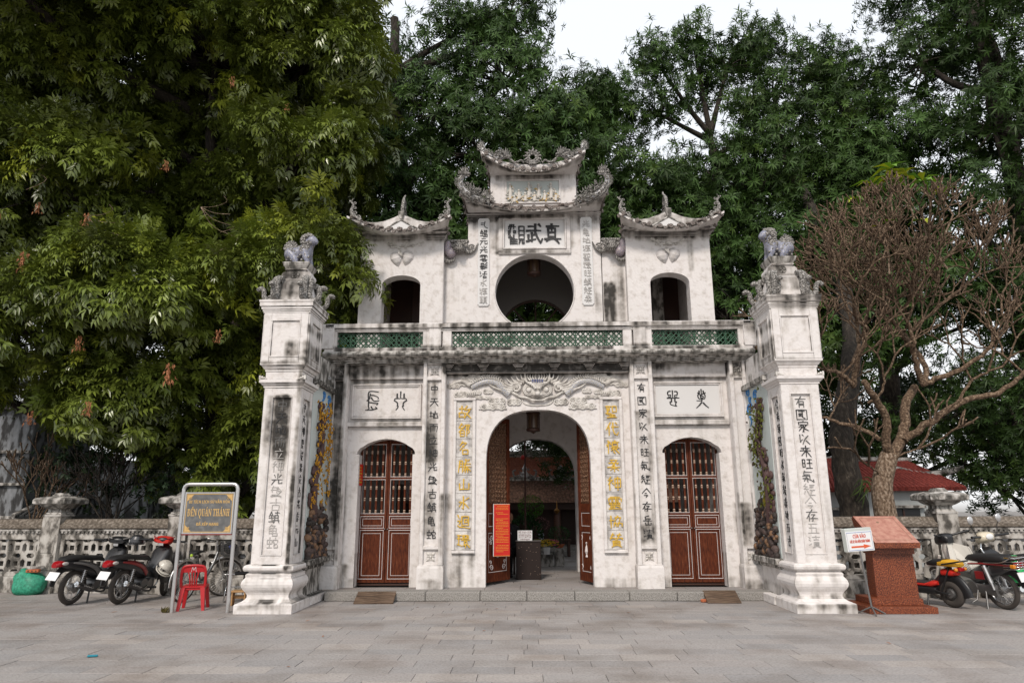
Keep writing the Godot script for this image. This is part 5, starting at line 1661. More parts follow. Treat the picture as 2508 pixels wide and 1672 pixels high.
func build_wing(s: float) -> void:
	var w := thing("wing_wall", "short wing wall behind the %s pillar with a painted relief of %s above rocks" % (["left", "an autumn tree"] if s < 0 else ["right", "a pine and a crane"]), "wall", Vector3.ZERO, 0.0, "wing walls with painted reliefs")
	var xi := s * 3.93
	var xo := s * 4.4
	var lo := minf(xi, xo)
	var hi := maxf(xi, xo)
	bx("wall", Vector3(lo, 0.0, 0.1), Vector3(hi, 4.24, 1.36), mats.whitewash if s > 0 else mats.grey_render, w, 0.01)
	bx("end_block", Vector3(minf(s * 3.93, s * 4.05), 3.9, -0.1), Vector3(maxf(s * 3.93, s * 4.05), 4.26, 0.24), mats.grey_render, w, 0.01)
	bx("relief_ground", Vector3(xi - s * 0.012 if s > 0 else xi, 0.72, 0.26), Vector3(xi if s > 0 else xi + 0.012, 3.68, 1.35), M("pale_sky_paint", Color(0.53, 0.58, 0.56), 0.85), w, 0.002)
	var b := MB.new()
	var z0 := 0.16
	for r: Array in [[3.66, 3.76, 0.09], [0.63, 0.73, 0.14]]:
		b.cbox(Vector3(minf(xi, xi - s * r[2]), r[0], z0), Vector3(maxf(xi, xi - s * r[2]), r[1], 1.4), 0.012)
	b.cbox(Vector3(minf(xi, xi - s * 0.05), 0.56, z0), Vector3(maxf(xi, xi - s * 0.05), 0.63, 1.4), 0.01)
	b.cbox(Vector3(minf(xi, xi - s * 0.03), 0.0, z0 + 0.04), Vector3(maxf(xi, xi - s * 0.03), 0.15, 1.42), 0.01)
	part("ledge", b, mats.black_render if s < 0 else mats.grey_render, w)
	var kerb := MB.new()
	kerb.cbox(Vector3(minf(xi, xi + s * -0.16), 0.0, 0.3), Vector3(maxf(xi, xi - s * 0.16), 0.14, 1.25), 0.012)
	part("kerb", kerb, mats.whitewash, w)
	var g := RandomNumberGenerator.new()
	g.seed = 80 + int(s)
	# rocks heaped at the foot
	b = MB.new()
	for k in 150:
		var u := g.randf()
		var y := 0.74 + pow(g.randf(), 1.5) * (0.95 - 0.5 * absf(u - 0.45))
		var z := 0.26 + u * 1.05
		var r := g.randf_range(0.035, 0.085)
		b.col = [Color(0.05, 0.032, 0.028), Color(0.03, 0.021, 0.019), Color(0.085, 0.055, 0.048), Color(0.2, 0.11, 0.06)][g.randi() % 8 % 4 if g.randf() < 0.9 else 3]
		b.T = Transform3D(Basis.from_euler(Vector3(g.randf() * 3, g.randf() * 3, g.randf() * 3)), Vector3(xi - s * (0.02 + 0.05 * (1.0 - (y - 0.7))), y, z))
		b.ball(Vector3.ZERO, Vector3(r, r * g.randf_range(0.6, 1.1), r * 0.8), 6, 4)
	b.T = Transform3D.IDENTITY
	part("rock_relief", b, mats.relief_paint, w)
	# trunk and foliage
	b = MB.new()
	b.col = Color(0.085, 0.045, 0.04)
	var tr := curve([Vector3(xi, 1.2, 0.95), Vector3(xi - s * 0.04, 1.7, 1.12), Vector3(xi - s * 0.04, 2.2, 1.05), Vector3(xi - s * 0.04, 2.6, 0.8), Vector3(xi - s * 0.04, 3.0, 0.85), Vector3(xi - s * 0.03, 3.4, 1.0)], 5)
	b.tube(tr, taper(0.085, 0.04, tr.size()), 7)
	for k in 46:
		var q: Vector3 = tr[3 + k % (tr.size() - 4)]
		b.ball(q + Vector3(0, g.randf_range(-0.1, 0.1), g.randf_range(-0.22, 0.2)), Vector3(0.04, g.randf_range(0.04, 0.09), g.randf_range(0.04, 0.07)), 6, 4)
	var lf := MB.new()
	for k in 210:
		var q: Vector3 = tr[5 + g.randi() % (tr.size() - 6)]
		var p := q + Vector3(-s * g.randf_range(0.01, 0.06), g.randf_range(-0.30, 0.22), g.randf_range(-0.42, 0.3))
		p.z = clampf(p.z, 0.34, 1.3)
		if s < 0:
			lf.col = Color(0.5, 0.24, 0.015) if g.randf() < 0.75 else Color(0.6, 0.33, 0.03)
			if g.randf() < 0.3:
				p.z = g.randf_range(0.3, 0.6)
		else:
			lf.col = Color(0.10, 0.11, 0.008) if g.randf() < 0.7 else Color(0.06, 0.035, 0.02)
		for e in 2:
			lf.tube([p, p + Vector3(-s * 0.02, g.randf_range(-0.06, 0.05), g.randf_range(-0.05, 0.05))], [0.016, 0.007], 4)
	part("trunk_relief", b, mats.relief_paint, w)
	part("foliage_relief", lf, mats.relief_paint, w)
	b = MB.new()
	b.col = Color(0.06, 0.22, 0.5)
	for c: Array in ([[3.5, 0.42, 0.1], [3.3, 0.36, 0.08], [3.55, 0.75, 0.07]] if s < 0 else [[3.62, 0.38, 0.11], [3.28, 0.36, 0.12], [3.5, 0.75, 0.1], [3.45, 0.45, 0.06]]):
		b.scroll(Vector3(xi - s * 0.02, c[0], c[1]), Vector3.BACK, Vector3.UP, c[2], 0.022, 1.4, 0.5, 14)
		b.tube(curve([Vector3(xi - s * 0.02, c[0] - c[2], c[1] + 0.02), Vector3(xi - s * 0.02, c[0] - c[2] * 1.8, c[1] + 0.09), Vector3(xi - s * 0.02, c[0] - c[2] * 2.4, c[1])], 4), taper(0.024, 0.008, 9), 6)
	part("cloud_relief", b, mats.relief_paint, w)
	if s > 0:
		b = MB.new()
		b.col = Color(0.26, 0.2, 0.012)
		var x := xi - 0.035
		var nk := curve([Vector3(x, 2.13, 0.92), Vector3(x, 2.1, 1.0), Vector3(x, 1.95, 0.98), Vector3(x, 1.8, 0.96), Vector3(x, 1.7, 0.92)], 4)
		b.tube(nk, taper(0.02, 0.05, nk.size()), 7)
		b.ball(Vector3(x, 1.64, 0.86), Vector3(0.04, 0.11, 0.085), 9, 6)
		b.col = Color(0.06, 0.06, 0.02)
		b.ball(Vector3(x, 1.58, 0.79), Vector3(0.035, 0.06, 0.05), 7, 5)
		b.col = Color(0.2, 0.16, 0.03)
		b.tube([Vector3(x, 1.55, 0.9), Vector3(x, 1.38, 0.93)], [0.014], 5)
		b.tube([Vector3(x, 1.55, 0.94), Vector3(x, 1.45, 1.0)], [0.014], 5)
		part("crane_relief", b, mats.relief_paint, w)

# ------------------------------------------------------------------ one skin over a skeleton: smooth union of tapered capsules, meshed as surface nets
func capsule_d(p: Vector3, a: Vector3, b: Vector3, ra: float, rb: float) -> float:
	var ab := b - a
	var t := clampf((p - a).dot(ab) / maxf(ab.length_squared(), 1e-9), 0.0, 1.0)
	return (p - a - ab * t).length() - lerpf(ra, rb, t)

func sdf_mesh(out: MB, bones: Array, cell: float, k: float) -> void:
	var lo := Vector3.INF
	var hi := -Vector3.INF
	for e: Array in bones:
		var r: float = maxf(e[2], e[3])
		lo = lo.min((e[0] as Vector3).min(e[1]) - Vector3.ONE * (r + cell * 2))
		hi = hi.max((e[0] as Vector3).max(e[1]) + Vector3.ONE * (r + cell * 2))
	var n := Vector3i(((hi - lo) / cell).ceil()) + Vector3i.ONE
	var F := PackedFloat32Array()
	F.resize(n.x * n.y * n.z)
	var i := 0
	for z in n.z:
		for y in n.y:
			for x in n.x:
				var p := lo + Vector3(x, y, z) * cell
				var d := 9.0
				for e: Array in bones:
					var q := capsule_d(p, e[0], e[1], e[2], e[3])
					if q < d + k:
						var h := maxf(k - absf(d - q), 0.0) / k
						d = minf(d, q) - h * h * k * 0.25
				F[i] = d
				i += 1
	var sx := 1
	var sy := n.x
	var sz := n.x * n.y
	var idx := {}
	var P := PackedVector3Array()
	for z in n.z - 1:
		for y in n.y - 1:
			for x in n.x - 1:
				var o := x + y * sy + z * sz
				var neg := 0
				for c in 8:
					if F[o + (c & 1) + ((c >> 1) & 1) * sy + ((c >> 2) & 1) * sz] < 0.0:
						neg += 1
				if neg == 0 or neg == 8:
					continue
				var sum := Vector3.ZERO
				var cnt := 0
				for c in 8:
					for ax in 3:
						if (c >> ax) & 1:
							continue
						var c2 := c | (1 << ax)
						var f0 := F[o + (c & 1) + ((c >> 1) & 1) * sy + ((c >> 2) & 1) * sz]
						var f1 := F[o + (c2 & 1) + ((c2 >> 1) & 1) * sy + ((c2 >> 2) & 1) * sz]
						if (f0 < 0.0) != (f1 < 0.0):
							var t := f0 / (f0 - f1)
							sum += Vector3(c & 1, (c >> 1) & 1, (c >> 2) & 1).lerp(Vector3(c2 & 1, (c2 >> 1) & 1, (c2 >> 2) & 1), t)
							cnt += 1
				idx[o] = P.size()
				P.append(lo + (Vector3(x, y, z) + sum / cnt) * cell)
	var NN := PackedVector3Array()
	NN.resize(P.size())
	var quads := []
	for z in range(1, n.z - 1):
		for y in range(1, n.y - 1):
			for x in range(1, n.x - 1):
				var o := x + y * sy + z * sz
				var f0 := F[o]
				for ax in 3:
					var st: int = [sx, sy, sz][ax]
					var f1 := F[o + st]
					if (f0 < 0.0) == (f1 < 0.0):
						continue
					var u: int = [sy, sz, sx][ax]
					var v: int = [sz, sx, sy][ax]
					var q := [idx.get(o - u - v, -1), idx.get(o - v, -1), idx.get(o, -1), idx.get(o - u, -1)]
					if -1 in q:
						continue
					if f0 >= 0.0:
						q.reverse()
					quads.append(q)
					var nn := (P[q[1]] - P[q[0]]).cross(P[q[2]] - P[q[0]])
					for c: int in q:
						NN[c] += nn
	for q: Array in quads:
		var a: int = q[0]
		var b: int = q[1]
		var c: int = q[2]
		var d: int = q[3]
		out.t3(P[a], P[b], P[c], NN[a].normalized(), NN[b].normalized(), NN[c].normalized())
		out.t3(P[a], P[c], P[d], NN[a].normalized(), NN[c].normalized(), NN[d].normalized())

# ------------------------------------------------------------------ ground and enclosing walls
func build_ground() -> void:
	var g := RandomNumberGenerator.new()
	g.seed = 5
	var gr := MB.new()
	gr.quad(Vector3(-150, -0.02, 120), Vector3(150, -0.02, 120), Vector3(150, -0.02, -180), Vector3(-150, -0.02, -180))
	var ground := part("ground", gr, mats.joint, self)
	tag(ground, "", "", "", "structure")
	# paving in running bond; the stones that show largest are pieces of their own
	var rest := {}
	for t in 6:
		rest[t] = MB.new()
	var singles := 0
	var d := 0.3
	for row in 62:
		var z := 7.2 - row * d
		var x := -17.0 - g.randf() * 0.8
		while x < 17.0:
			var w: float = [0.6, 0.6, 0.6, 0.62, 0.56][g.randi() % 5]
			var t := g.randi() % 4
			if g.randf() < 0.10:
				t = 4
			elif g.randf() < 0.12:
				t = 5
			var y := g.randf_range(-0.0025, 0.0025)
			var far := z - 13.2
			var seen := absf(x + w / 2 + 0.2) < 0.78 * -far + 0.6
			if seen and singles < 300 and z > 0.7:
				singles += 1
				var b := MB.new()
				b.cbox(Vector3(x + 0.0022, -0.05, z - d + 0.0022), Vector3(x + w - 0.0022, y, z - 0.0022), 0.0025)
				part("paving_stone", b, mats["paving_%d" % t], ground)
			elif z > -1.2:
				(rest[t] as MB).cbox(Vector3(x + 0.0022, -0.05, z - d + 0.0022), Vector3(x + w - 0.0022, y, z - 0.0022), 0.0025)
			x += w
	for t in 6:
		if (rest[t] as MB).V.size():
			var o := part("paving", rest[t], mats["paving_%d" % t], ground)
			o.set_meta("kind", "stuff")
	# the court behind the gate
	var c := MB.new()
	c.cbox(Vector3(-9, -0.1, -16.0), Vector3(9, 0.12, -3.5), 0.01)
	var court := part("courtyard", c, mats.paving_1, self)
	tag(court, "", "", "", "structure")
	var e := MB.new()   # garden soil behind the side walls
	for s: float in [-1.0, 1.0]:
		e.box(Vector3(minf(s * 4.4, s * 60), -0.05, -60), Vector3(maxf(s * 4.4, s * 60), 0.06, -1.2))
	var soil := part("garden_soil", e, M("soil", Color(0.035, 0.026, 0.02), 0.95), self)
	tag(soil, "", "", "", "structure")
	# litter on the paving
	for k in 12:
		var b := MB.new()
		var p := Vector3(g.randf_range(-8, 7), 0.006, g.randf_range(0.9, 6.0))
		var a := g.randf() * TAU
		b.leaf(Vector3.ZERO, Vector3(cos(a), 0.05, sin(a)), Vector3.UP, g.randf_range(0.05, 0.1), 0.025, -0.1, 0.2)
		var o := part("fallen_leaf", b, mats.dry_leaf, self)
		o.name = numbered("fallen_leaf")
		o.position = p
		tag(o, "small fallen brown leaf lying on the grey paving in front of the gate", "leaf", "fallen leaves on the paving")
	var b := MB.new()
	b.cbox(Vector3(-0.05, 0, -0.016), Vector3(0.05, 0.02, 0.016), 0.008)
	var o := part("litter_scrap", b, M("turquoise_scrap", Color(0.01, 0.2, 0.27), 0.5), self)
	o.transform = at(-4.92, 0.004, 5.25, 0.3)
	tag(o, "small turquoise scrap lying on the paving at the front left", "litter")

func openwork(a: float) -> ArrayMesh:
	# one cell of the pierced wall: a square hole with half a tall and half a wide six-sided hole shared with each neighbour
	var b := MB.new()
	var h := a / 2
	var s := a * 0.155
	var w := a * 0.15
	var t := a * 0.30
	var tp := a * 0.13
	for sx: float in [-1.0, 1.0]:
		for sy: float in [-1.0, 1.0]:
			var q := PackedVector2Array([Vector2(s, 0), Vector2(h - w, 0), Vector2(h - w, t - tp), Vector2(h, t), Vector2(h, h), Vector2(t, h), Vector2(t - tp, h - w), Vector2(0, h - w), Vector2(0, s), Vector2(s, s)])
			for i in q.size():
				q[i] = Vector2(q[i].x * sx, q[i].y * sy)
			b.prism(q, -0.05, 0.05)
	return b.done()

func build_perimeter(called: String, label: String, origin: Transform3D, spans: Array, posts: Array, back: bool) -> void:
	# spans and posts along local x; the wall's outer face at local z = 0
	var w := thing(called, label, "wall", origin.origin, 0.0, "pierced walls either side of the gate")
	w.transform = origin
	var cell := 0.295
	var ow := openwork(cell)
	var W: Material = mats.wall_render
	for sp: Array in spans:
		var x0: float = sp[0]
		var x1: float = sp[1]
		var b := MB.new()
		b.cbox(Vector3(x0, 0, -0.26), Vector3(x1, 0.30, 0.03), 0.01)
		b.cbox(Vector3(x0, 0.98, -0.2), Vector3(x1, 1.1, -0.01), 0.008)
		part("wall_band", b, W, w)
		b = MB.new()
		b.xsweep(x0, x1, prof([-0.27, 1.18, 0.05, 1.18, 0.07, 1.20, 0.07, 1.25, 0.045, 1.265, 0.0, 1.29, -0.05, 1.36, -0.16, 1.37, -0.25, 1.3]))
		part("coping", b, mats.coping, w)
		b = MB.new()
		b.cbox(Vector3(x0, 1.095, -0.22), Vector3(x1, 1.145, 0.0), 0.004)
		b.cbox(Vector3(x0, 1.14, -0.24), Vector3(x1, 1.185, 0.035), 0.004)
		part("string_moulding", b, mats.grey_render, w)
		var dn := int((x1 - x0) / 0.085)
		b = MB.new()
		b.cbox(Vector3(-0.022, 1.10, -0.002), Vector3(0.022, 1.142, 0.03), 0.003)
		var dm := b.done()
		for k in dn:
			put("dentil", dm, mats.grey_render, w, at(x0 + (k + 0.5) * (x1 - x0) / dn, 0, 0))
		var n := int((x1 - x0 - 0.12) / cell)
		var m := (x1 - x0 - n * cell) / 2
		b = MB.new()
		for e: Array in [[x0, x0 + m], [x1 - m, x1]]:
			b.cbox(Vector3(e[0], 0.30, -0.2), Vector3(e[1], 0.985, -0.01), 0.006)
		b.cbox(Vector3(x0, 0.30, -0.2), Vector3(x1, 0.385, -0.012), 0.006)
		part("panel_frame", b, W, w)
		for i in n:
			for j in 2:
				put("openwork_block", ow, W, w, at(x0 + m + (i + 0.5) * cell, 0.385 + (j + 0.5) * cell, -0.1))
	for x: float in posts:
		var b := MB.new()
		b.rect_sweep(x, -0.11, 0.185, 0.185, prof([0.03, 0, 0.03, 0.3, 0.0, 0.32, 0.0, 1.42, 0.0, 1.425]))
		b.cbox(Vector3(x - 0.13, 0.42, 0.06), Vector3(x + 0.13, 0.68, 0.088), 0.006)
		b.cbox(Vector3(x - 0.13, 0.74, 0.06), Vector3(x + 0.13, 1.08, 0.088), 0.006)
		var p := part("post", b, W, w)
		b = MB.new()
		b.rect_sweep(x, -0.11, 0.185, 0.185, prof([0.01, 1.42, 0.01, 1.45, -0.02, 1.465, -0.02, 1.49, -0.045, 1.50, -0.05, 1.545, -0.04, 1.56, 0.0, 1.58, 0.04, 1.61, 0.06, 1.635, 0.07, 1.64, 0.135, 1.65, 0.15, 1.665, 0.15, 1.735, 0.125, 1.765, 0.0, 1.80, -0.07, 1.805, -0.075, 1.825, -0.1, 1.85, -0.105, 1.865]))
		part("post_cap", b, mats.grey_render, p)

func build_walls() -> void:
	build_perimeter("left_wall", "low grey pierced wall with moulded coping behind the parked motorbikes, left of the gate", Transform3D(Basis(Vector3.UP, deg_to_rad(-5.0)) , Vector3(-4.45, 0, -0.12)), [[-2.25, -0.05], [-4.85, -2.61], [-7.5, -5.21], [-10.1, -7.86]], [-2.43, -5.03, -7.68], true)
	build_perimeter("right_wall", "low grey pierced wall with moulded coping behind the scooters, right of the gate", Transform3D(Basis.IDENTITY, Vector3(4.45, 0, 0.32)), [[0.0, 2.6], [2.97, 5.6], [5.97, 8.6]], [2.78, 5.78], true)

# ------------------------------------------------------------------ two-wheelers: local x forward from the rear axle, y up, z to the rider's right
func wheel(parent: Node, c: Vector3, R: float, r: float, axis: Vector3, rim: Material, spokes: int, hub_r: float, hub_w: float) -> void:
	var b := MB.new()
	b.ring(c, axis, R - r, r, 32, 8)
	var w := part("wheel", b, mats.tyre, parent)
	b = MB.new()
	b.ring(c, axis, R - r * 1.85, r * 0.55, 28, 6)
	part("rim", b, rim, w)
	if spokes > 0:
		b = MB.new()
		var u := axis.cross(Vector3.UP).normalized()
		var v := axis.cross(u).normalized()
		for k in spokes:
			var a := TAU * k / spokes
			var d := u * cos(a) + v * sin(a)
			var a2 := a + (0.5 if k % 2 == 0 else -0.5)
			var h := u * cos(a2) + v * sin(a2)
			b.bar(c + h * hub_r + axis * hub_w * (0.7 if k % 4 < 2 else -0.7), c + d * (R - r * 2.0), 0.0022, 3)
		part("spokes", b, mats.steel, w)
	b = MB.new()
	b.tube([c - axis * hub_w, c - axis * hub_w * 0.9, c + axis * hub_w * 0.9, c + axis * hub_w], [hub_r * 0.7, hub_r, hub_r, hub_r * 0.7], 16)
	b.tube([c - axis * hub_w * 1.6, c + axis * hub_w * 1.6], [0.012], 6)
	part("hub", b, mats.dull_metal, w)

func loft(b: MB, sections: Array, seg := 12) -> void:
	# sections [x, y, half height, half width] joined into a rounded body, squarish in section
	var rings := []
	for s: Array in sections:
		var ring := PackedVector3Array()
		for k in seg:
			var a := TAU * (k + 0.5) / seg
			var cx := signf(cos(a)) * pow(absf(cos(a)), 0.65)
			var cy := signf(sin(a)) * pow(absf(sin(a)), 0.65)
			ring.append(Vector3(s[0], s[1] + cy * s[2], cx * s[3]))
		rings.append(ring)
	var smooth := []
	for i in rings.size():
		var nr := PackedVector3Array()
		for k in seg:
			var e: Vector3 = rings[i][(k + 1) % seg] - rings[i][(k + seg - 1) % seg]
			var d: Vector3 = rings[mini(i + 1, rings.size() - 1)][k] - rings[maxi(i - 1, 0)][k]
			var n := e.cross(d).normalized()
			var c := Vector3(sections[i][0], sections[i][1], 0)
			if n.dot(rings[i][k] - c) < 0.0:
				n = -n
			nr.append(n)
		smooth.append(nr)
	for i in rings.size() - 1:
		for k in seg:
			var l := (k + 1) % seg
			b.t3(rings[i][k], rings[i + 1][k], rings[i + 1][l], smooth[i][k], smooth[i + 1][k], smooth[i + 1][l])
			b.t3(rings[i][k], rings[i + 1][l], rings[i][l], smooth[i][k], smooth[i + 1][l], smooth[i][l])
	for e: int in [0, rings.size() - 1]:
		var c := Vector3(sections[e][0], sections[e][1], 0)
		var n := Vector3(-1 if (e == 0) == (sections[0][0] < sections[sections.size() - 1][0]) else 1, 0, 0)
		for k in seg:
			b.t3(c, rings[e][k], rings[e][(k + 1) % seg], n, n, n)

func helmet(called: String, label: String, where: Transform3D, shell: Material, band: Material) -> void:
	var h := thing(called, label, "helmet", Vector3.ZERO)
	h.transform = where
	var b := MB.new()
	b.lathe(Vector3.ZERO, prof([0.128, -0.02, 0.132, 0.02, 0.125, 0.07, 0.1, 0.115, 0.06, 0.142, 0.0, 0.15]), 18)
	b.lathe(Vector3.ZERO, prof([0.0, 0.0, 0.11, -0.01, 0.128, -0.02]), 18)
	part("shell", b, shell, h)
	b = MB.new()
	b.tube(curve([Vector3(0.0, 0.0, 0.13), Vector3(0.1, -0.01, 0.135), Vector3(0.16, -0.025, 0.07), Vector3(0.175, -0.03, 0.0), Vector3(0.16, -0.025, -0.07), Vector3(0.1, -0.01, -0.135), Vector3(0, 0, -0.13)], 4), taper(0.012, 0.012, 25), 5)
	b.ball(Vector3(0.115, 0.0, 0), Vector3(0.07, 0.014, 0.10), 12, 5)
	part("brim", b, shell, h)
	b = MB.new()
	for k in 26:
		var a := PI * (-0.15 + 1.3 * k / 25.0)
		if k % 7 == 5:
			continue
		var d := Vector3(cos(a + PI * 0.15), 0, sin(a + PI * 0.15))
		b.T = Transform3D(Basis(d.cross(Vector3.UP), Vector3.UP, -d), d * 0.131 + Vector3(0, 0.028, 0))
		b.box(Vector3(-0.003 - 0.004 * (k % 3), -0.022, -0.002), Vector3(0.003 + 0.004 * (k % 3), 0.022, 0.002))
	b.T = Transform3D.IDENTITY
	part("band_mark", b, band, h)

func underbone(label: String, where: Transform3D, side: Material, accent: Material, shield: Material, cowl: Material) -> Node3D:
	var m := thing("motorbike", label, "motorbike", Vector3.ZERO, 0.0, "motorbikes parked left of the gate")
	m.transform = where
	var Z := Vector3.BACK
	wheel(m, Vector3(0, 0.285, 0), 0.285, 0.042, Z, mats.chrome, 36, 0.062, 0.05)
	var sd := Basis(Vector3.UP, 0.35)
	wheel(m, Vector3(1.2, 0.28, 0), 0.28, 0.038, sd * Z, mats.chrome, 36, 0.05, 0.045)
	var b := MB.new()
	b.ball(Vector3(0, 0.285, 0.055), Vector3(0.09, 0.09, 0.02), 14, 6)
	b.ball(Vector3(0, 0.285, 0.075), Vector3(0.05, 0.05, 0.02), 12, 5)
	part("brake_drum", b, mats.dull_metal, m)
	b = MB.new()   # swing arms, frame, foot bar, stand
	for z: float in [-0.085, 0.085]:
		b.tube([Vector3(0, 0.285, z), Vector3(0.4, 0.30, z * 0.9)], [0.017], 6)
	b.tube([Vector3(0.25, 0.45, 0), Vector3(0.5, 0.4, 0), Vector3(0.75, 0.45, 0), Vector3(0.98, 0.86, 0)], [0.035], 8)
	b.tube([Vector3(0.52, 0.245, -0.25), Vector3(0.52, 0.235, 0.25)], [0.011], 6)
	for z: float in [-0.24, 0.24]:
		b.tube([Vector3(0.52, 0.245, z - 0.04), Vector3(0.52, 0.245, z + 0.04)], [0.02], 6)
	for z: float in [-0.09, 0.09]:
		b.tube([Vector3(0.3, 0.25, z), Vector3(0.25, 0.01, z * 1.4)], [0.014], 6)
	part("frame", b, mats.black_plastic, m)
	b = MB.new()
	b.tube(curve([Vector3(0.5, 0.26, 0.13), Vector3(0.36, 0.2, 0.13), Vector3(0.25, 0.235, 0.13)], 4), [0.018], 7)
	b.tube([Vector3(0.68, 0.2, 0.12), Vector3(0.8, 0.3, 0.1), Vector3(0.84, 0.42, 0.06)], [0.012], 6)
	part("kick_lever", b, mats.chrome, m)
	b = MB.new()   # engine
	b.tube([Vector3(0.42, 0.30, -0.09), Vector3(0.42, 0.30, 0.12)], [0.085], 14)
	b.tube([Vector3(0.56, 0.29, -0.1), Vector3(0.56, 0.29, 0.125)], [0.075], 14)
	b.cbox(Vector3(0.42, 0.2, -0.09), Vector3(0.66, 0.36, 0.11), 0.02)
	for k in 5:
		b.cbox(Vector3(0.64 + 0.024 * k, 0.24, -0.07), Vector3(0.652 + 0.024 * k, 0.37, 0.07), 0.003)
	part("engine", b, mats.dull_metal, m)
	b = MB.new()   # exhaust
	var ex := curve([Vector3(0.72, 0.24, 0.06), Vector3(0.6, 0.17, 0.12), Vector3(0.42, 0.19, 0.135), Vector3(0.3, 0.24, 0.14)], 4)
	b.tube(ex, [0.018], 7)
	b.tube([Vector3(0.32, 0.225, 0.14), Vector3(0.24, 0.245, 0.145), Vector3(0.02, 0.315, 0.15), Vector3(-0.09, 0.35, 0.152), Vector3(-0.11, 0.357, 0.152)], [0.03, 0.05, 0.052, 0.05, 0.04], 12)
	var exh := part("exhaust", b, mats.black_paint, m)
	b = MB.new()
	b.tube([Vector3(-0.085, 0.348, 0.152), Vector3(-0.115, 0.358, 0.152)], [0.053, 0.045], 12)
	b.tube([Vector3(-0.10, 0.353, 0.152), Vector3(-0.14, 0.366, 0.152)], [0.018], 8)
	part("exhaust_tip", b, mats.chrome, exh)
	b = MB.new()
	for k in 4:
		b.cbox(Vector3(0.02 + 0.058 * k, 0.31 - 0.018 * k, 0.195), Vector3(0.08 + 0.058 * k, 0.33 - 0.018 * k, 0.206), 0.003)
	part("heat_shield", b, mats.chrome, exh)
	for z: float in [-0.12, 0.12]:   # shock absorber with its spring
		b = MB.new()
		b.tube([Vector3(0.02, 0.29, z), Vector3(0.10, 0.64, z * 0.9)], [0.012], 7)
		var sh := part("shock_absorber", b, mats.chrome, m)
		b = MB.new()
		var p := []
		for k in 64:
			var t := k / 63.0
			var a := t * TAU * 8.0
			p.append(Vector3(0.035, 0.36, z).lerp(Vector3(0.085, 0.58, z * 0.92), t) + Vector3(cos(a) * 0.03, 0, sin(a) * 0.03))
		b.tube(p, [0.0065], 5)
		part("spring", b, mats.steel, sh)
	b = MB.new()   # side body
	loft(b, [[-0.40, 0.70, 0.035, 0.05], [-0.34, 0.685, 0.065, 0.085], [-0.2, 0.665, 0.075, 0.115], [0.0, 0.635, 0.085, 0.135], [0.2, 0.59, 0.10, 0.14], [0.36, 0.54, 0.11, 0.13], [0.5, 0.48, 0.09, 0.11], [0.6, 0.44, 0.05, 0.08]])
	var body := part("side_cover", b, side, m)
	b = MB.new()
	for z: float in [-1.0, 1.0]:
		var q := [Vector3(-0.22, 0.70, z * 0.117), Vector3(0.05, 0.66, z * 0.141), Vector3(0.28, 0.58, z * 0.143), Vector3(0.42, 0.47, z * 0.13)]
		b.tube(curve(q, 4), taper(0.012, 0.045, 13), 6, 0.25)
		b.tube(curve([q[0] + Vector3(0.1, 0.02, z * 0.003), q[1] + Vector3(0.05, 0.025, z * 0.005), q[2] + Vector3(0.07, 0.0, z * 0.0)], 4), [0.004], 4)
	part("stripe", b, accent, body)
	b = MB.new()   # saddle
	loft(b, [[-0.39, 0.735, 0.02, 0.05], [-0.33, 0.755, 0.035, 0.09], [-0.15, 0.765, 0.04, 0.12], [0.05, 0.765, 0.04, 0.13], [0.2, 0.745, 0.04, 0.13], [0.35, 0.735, 0.045, 0.115], [0.48, 0.725, 0.045, 0.085], [0.58, 0.69, 0.025, 0.05]])
	part("saddle", b, mats.black_vinyl, m)
	b = MB.new()
	loft(b, [[-0.50, 0.66, 0.03, 0.045], [-0.46, 0.675, 0.045, 0.075], [-0.40, 0.69, 0.048, 0.085], [-0.34, 0.69, 0.04, 0.09]])
	part("tail_lamp", b, mats.tail_lamp, m)
	for z: float in [-0.085, 0.085]:
		b = MB.new()
		b.ball(Vector3(-0.36, 0.695, z), Vector3(0.07, 0.03, 0.025), 9, 6)
		part("indicator", b, mats.clear_lens, m)
	b = MB.new()   # mudguard
	b.tube(curve([Vector3(0.1, 0.62, 0), Vector3(-0.12, 0.64, 0), Vector3(-0.3, 0.6, 0), Vector3(-0.42, 0.48, 0), Vector3(-0.47, 0.34, 0)], 5), taper(0.085, 0.06, 21), 8, 0.28)
	part("mudguard", b, mats.black_plastic, m)
	b = MB.new()
	b.T = Transform3D(Basis(Vector3(0, 0, 1), -0.55), Vector3(-0.48, 0.5, 0))
	b.cbox(Vector3(-0.006, -0.07, -0.095), Vector3(0.004, 0.07, 0.095), 0.004)
	part("number_plate", b, mats.plate_white, m)
	b = MB.new()   # leg shield and front
	loft(b, [[0.66, 0.50, 0.05, 0.08], [0.78, 0.50, 0.17, 0.15], [0.9, 0.62, 0.24, 0.19], [1.0, 0.72, 0.2, 0.17], [1.08, 0.76, 0.13, 0.10], [1.14, 0.74, 0.05, 0.05]])
	part("leg_shield", b, shield, m)
	b = MB.new()
	for z: float in [-1.0, 1.0]:
		b.ball(Vector3(0.86, 0.42, z * 0.16), Vector3(0.1, 0.18, 0.035), 10, 7)
	part("inner_shield", b, mats.black_plastic, m)
	b = MB.new()
	b.T = Transform3D(sd, Vector3(1.03, 0, 0)) * Transform3D(Basis.IDENTITY, Vector3(-1.03, 0, 0))
	for z: float in [-0.075, 0.075]:
		b.tube([Vector3(1.2, 0.28, z), Vector3(1.03, 0.72, z)], [0.02], 7)
	b.tube(curve([Vector3(1.42, 0.36, 0), Vector3(1.36, 0.53, 0), Vector3(1.2, 0.59, 0), Vector3(1.03, 0.52, 0), Vector3(0.95, 0.4, 0)], 5), [0.07], 8, 0.9)
	part("front_fork", b, mats.black_paint, m)
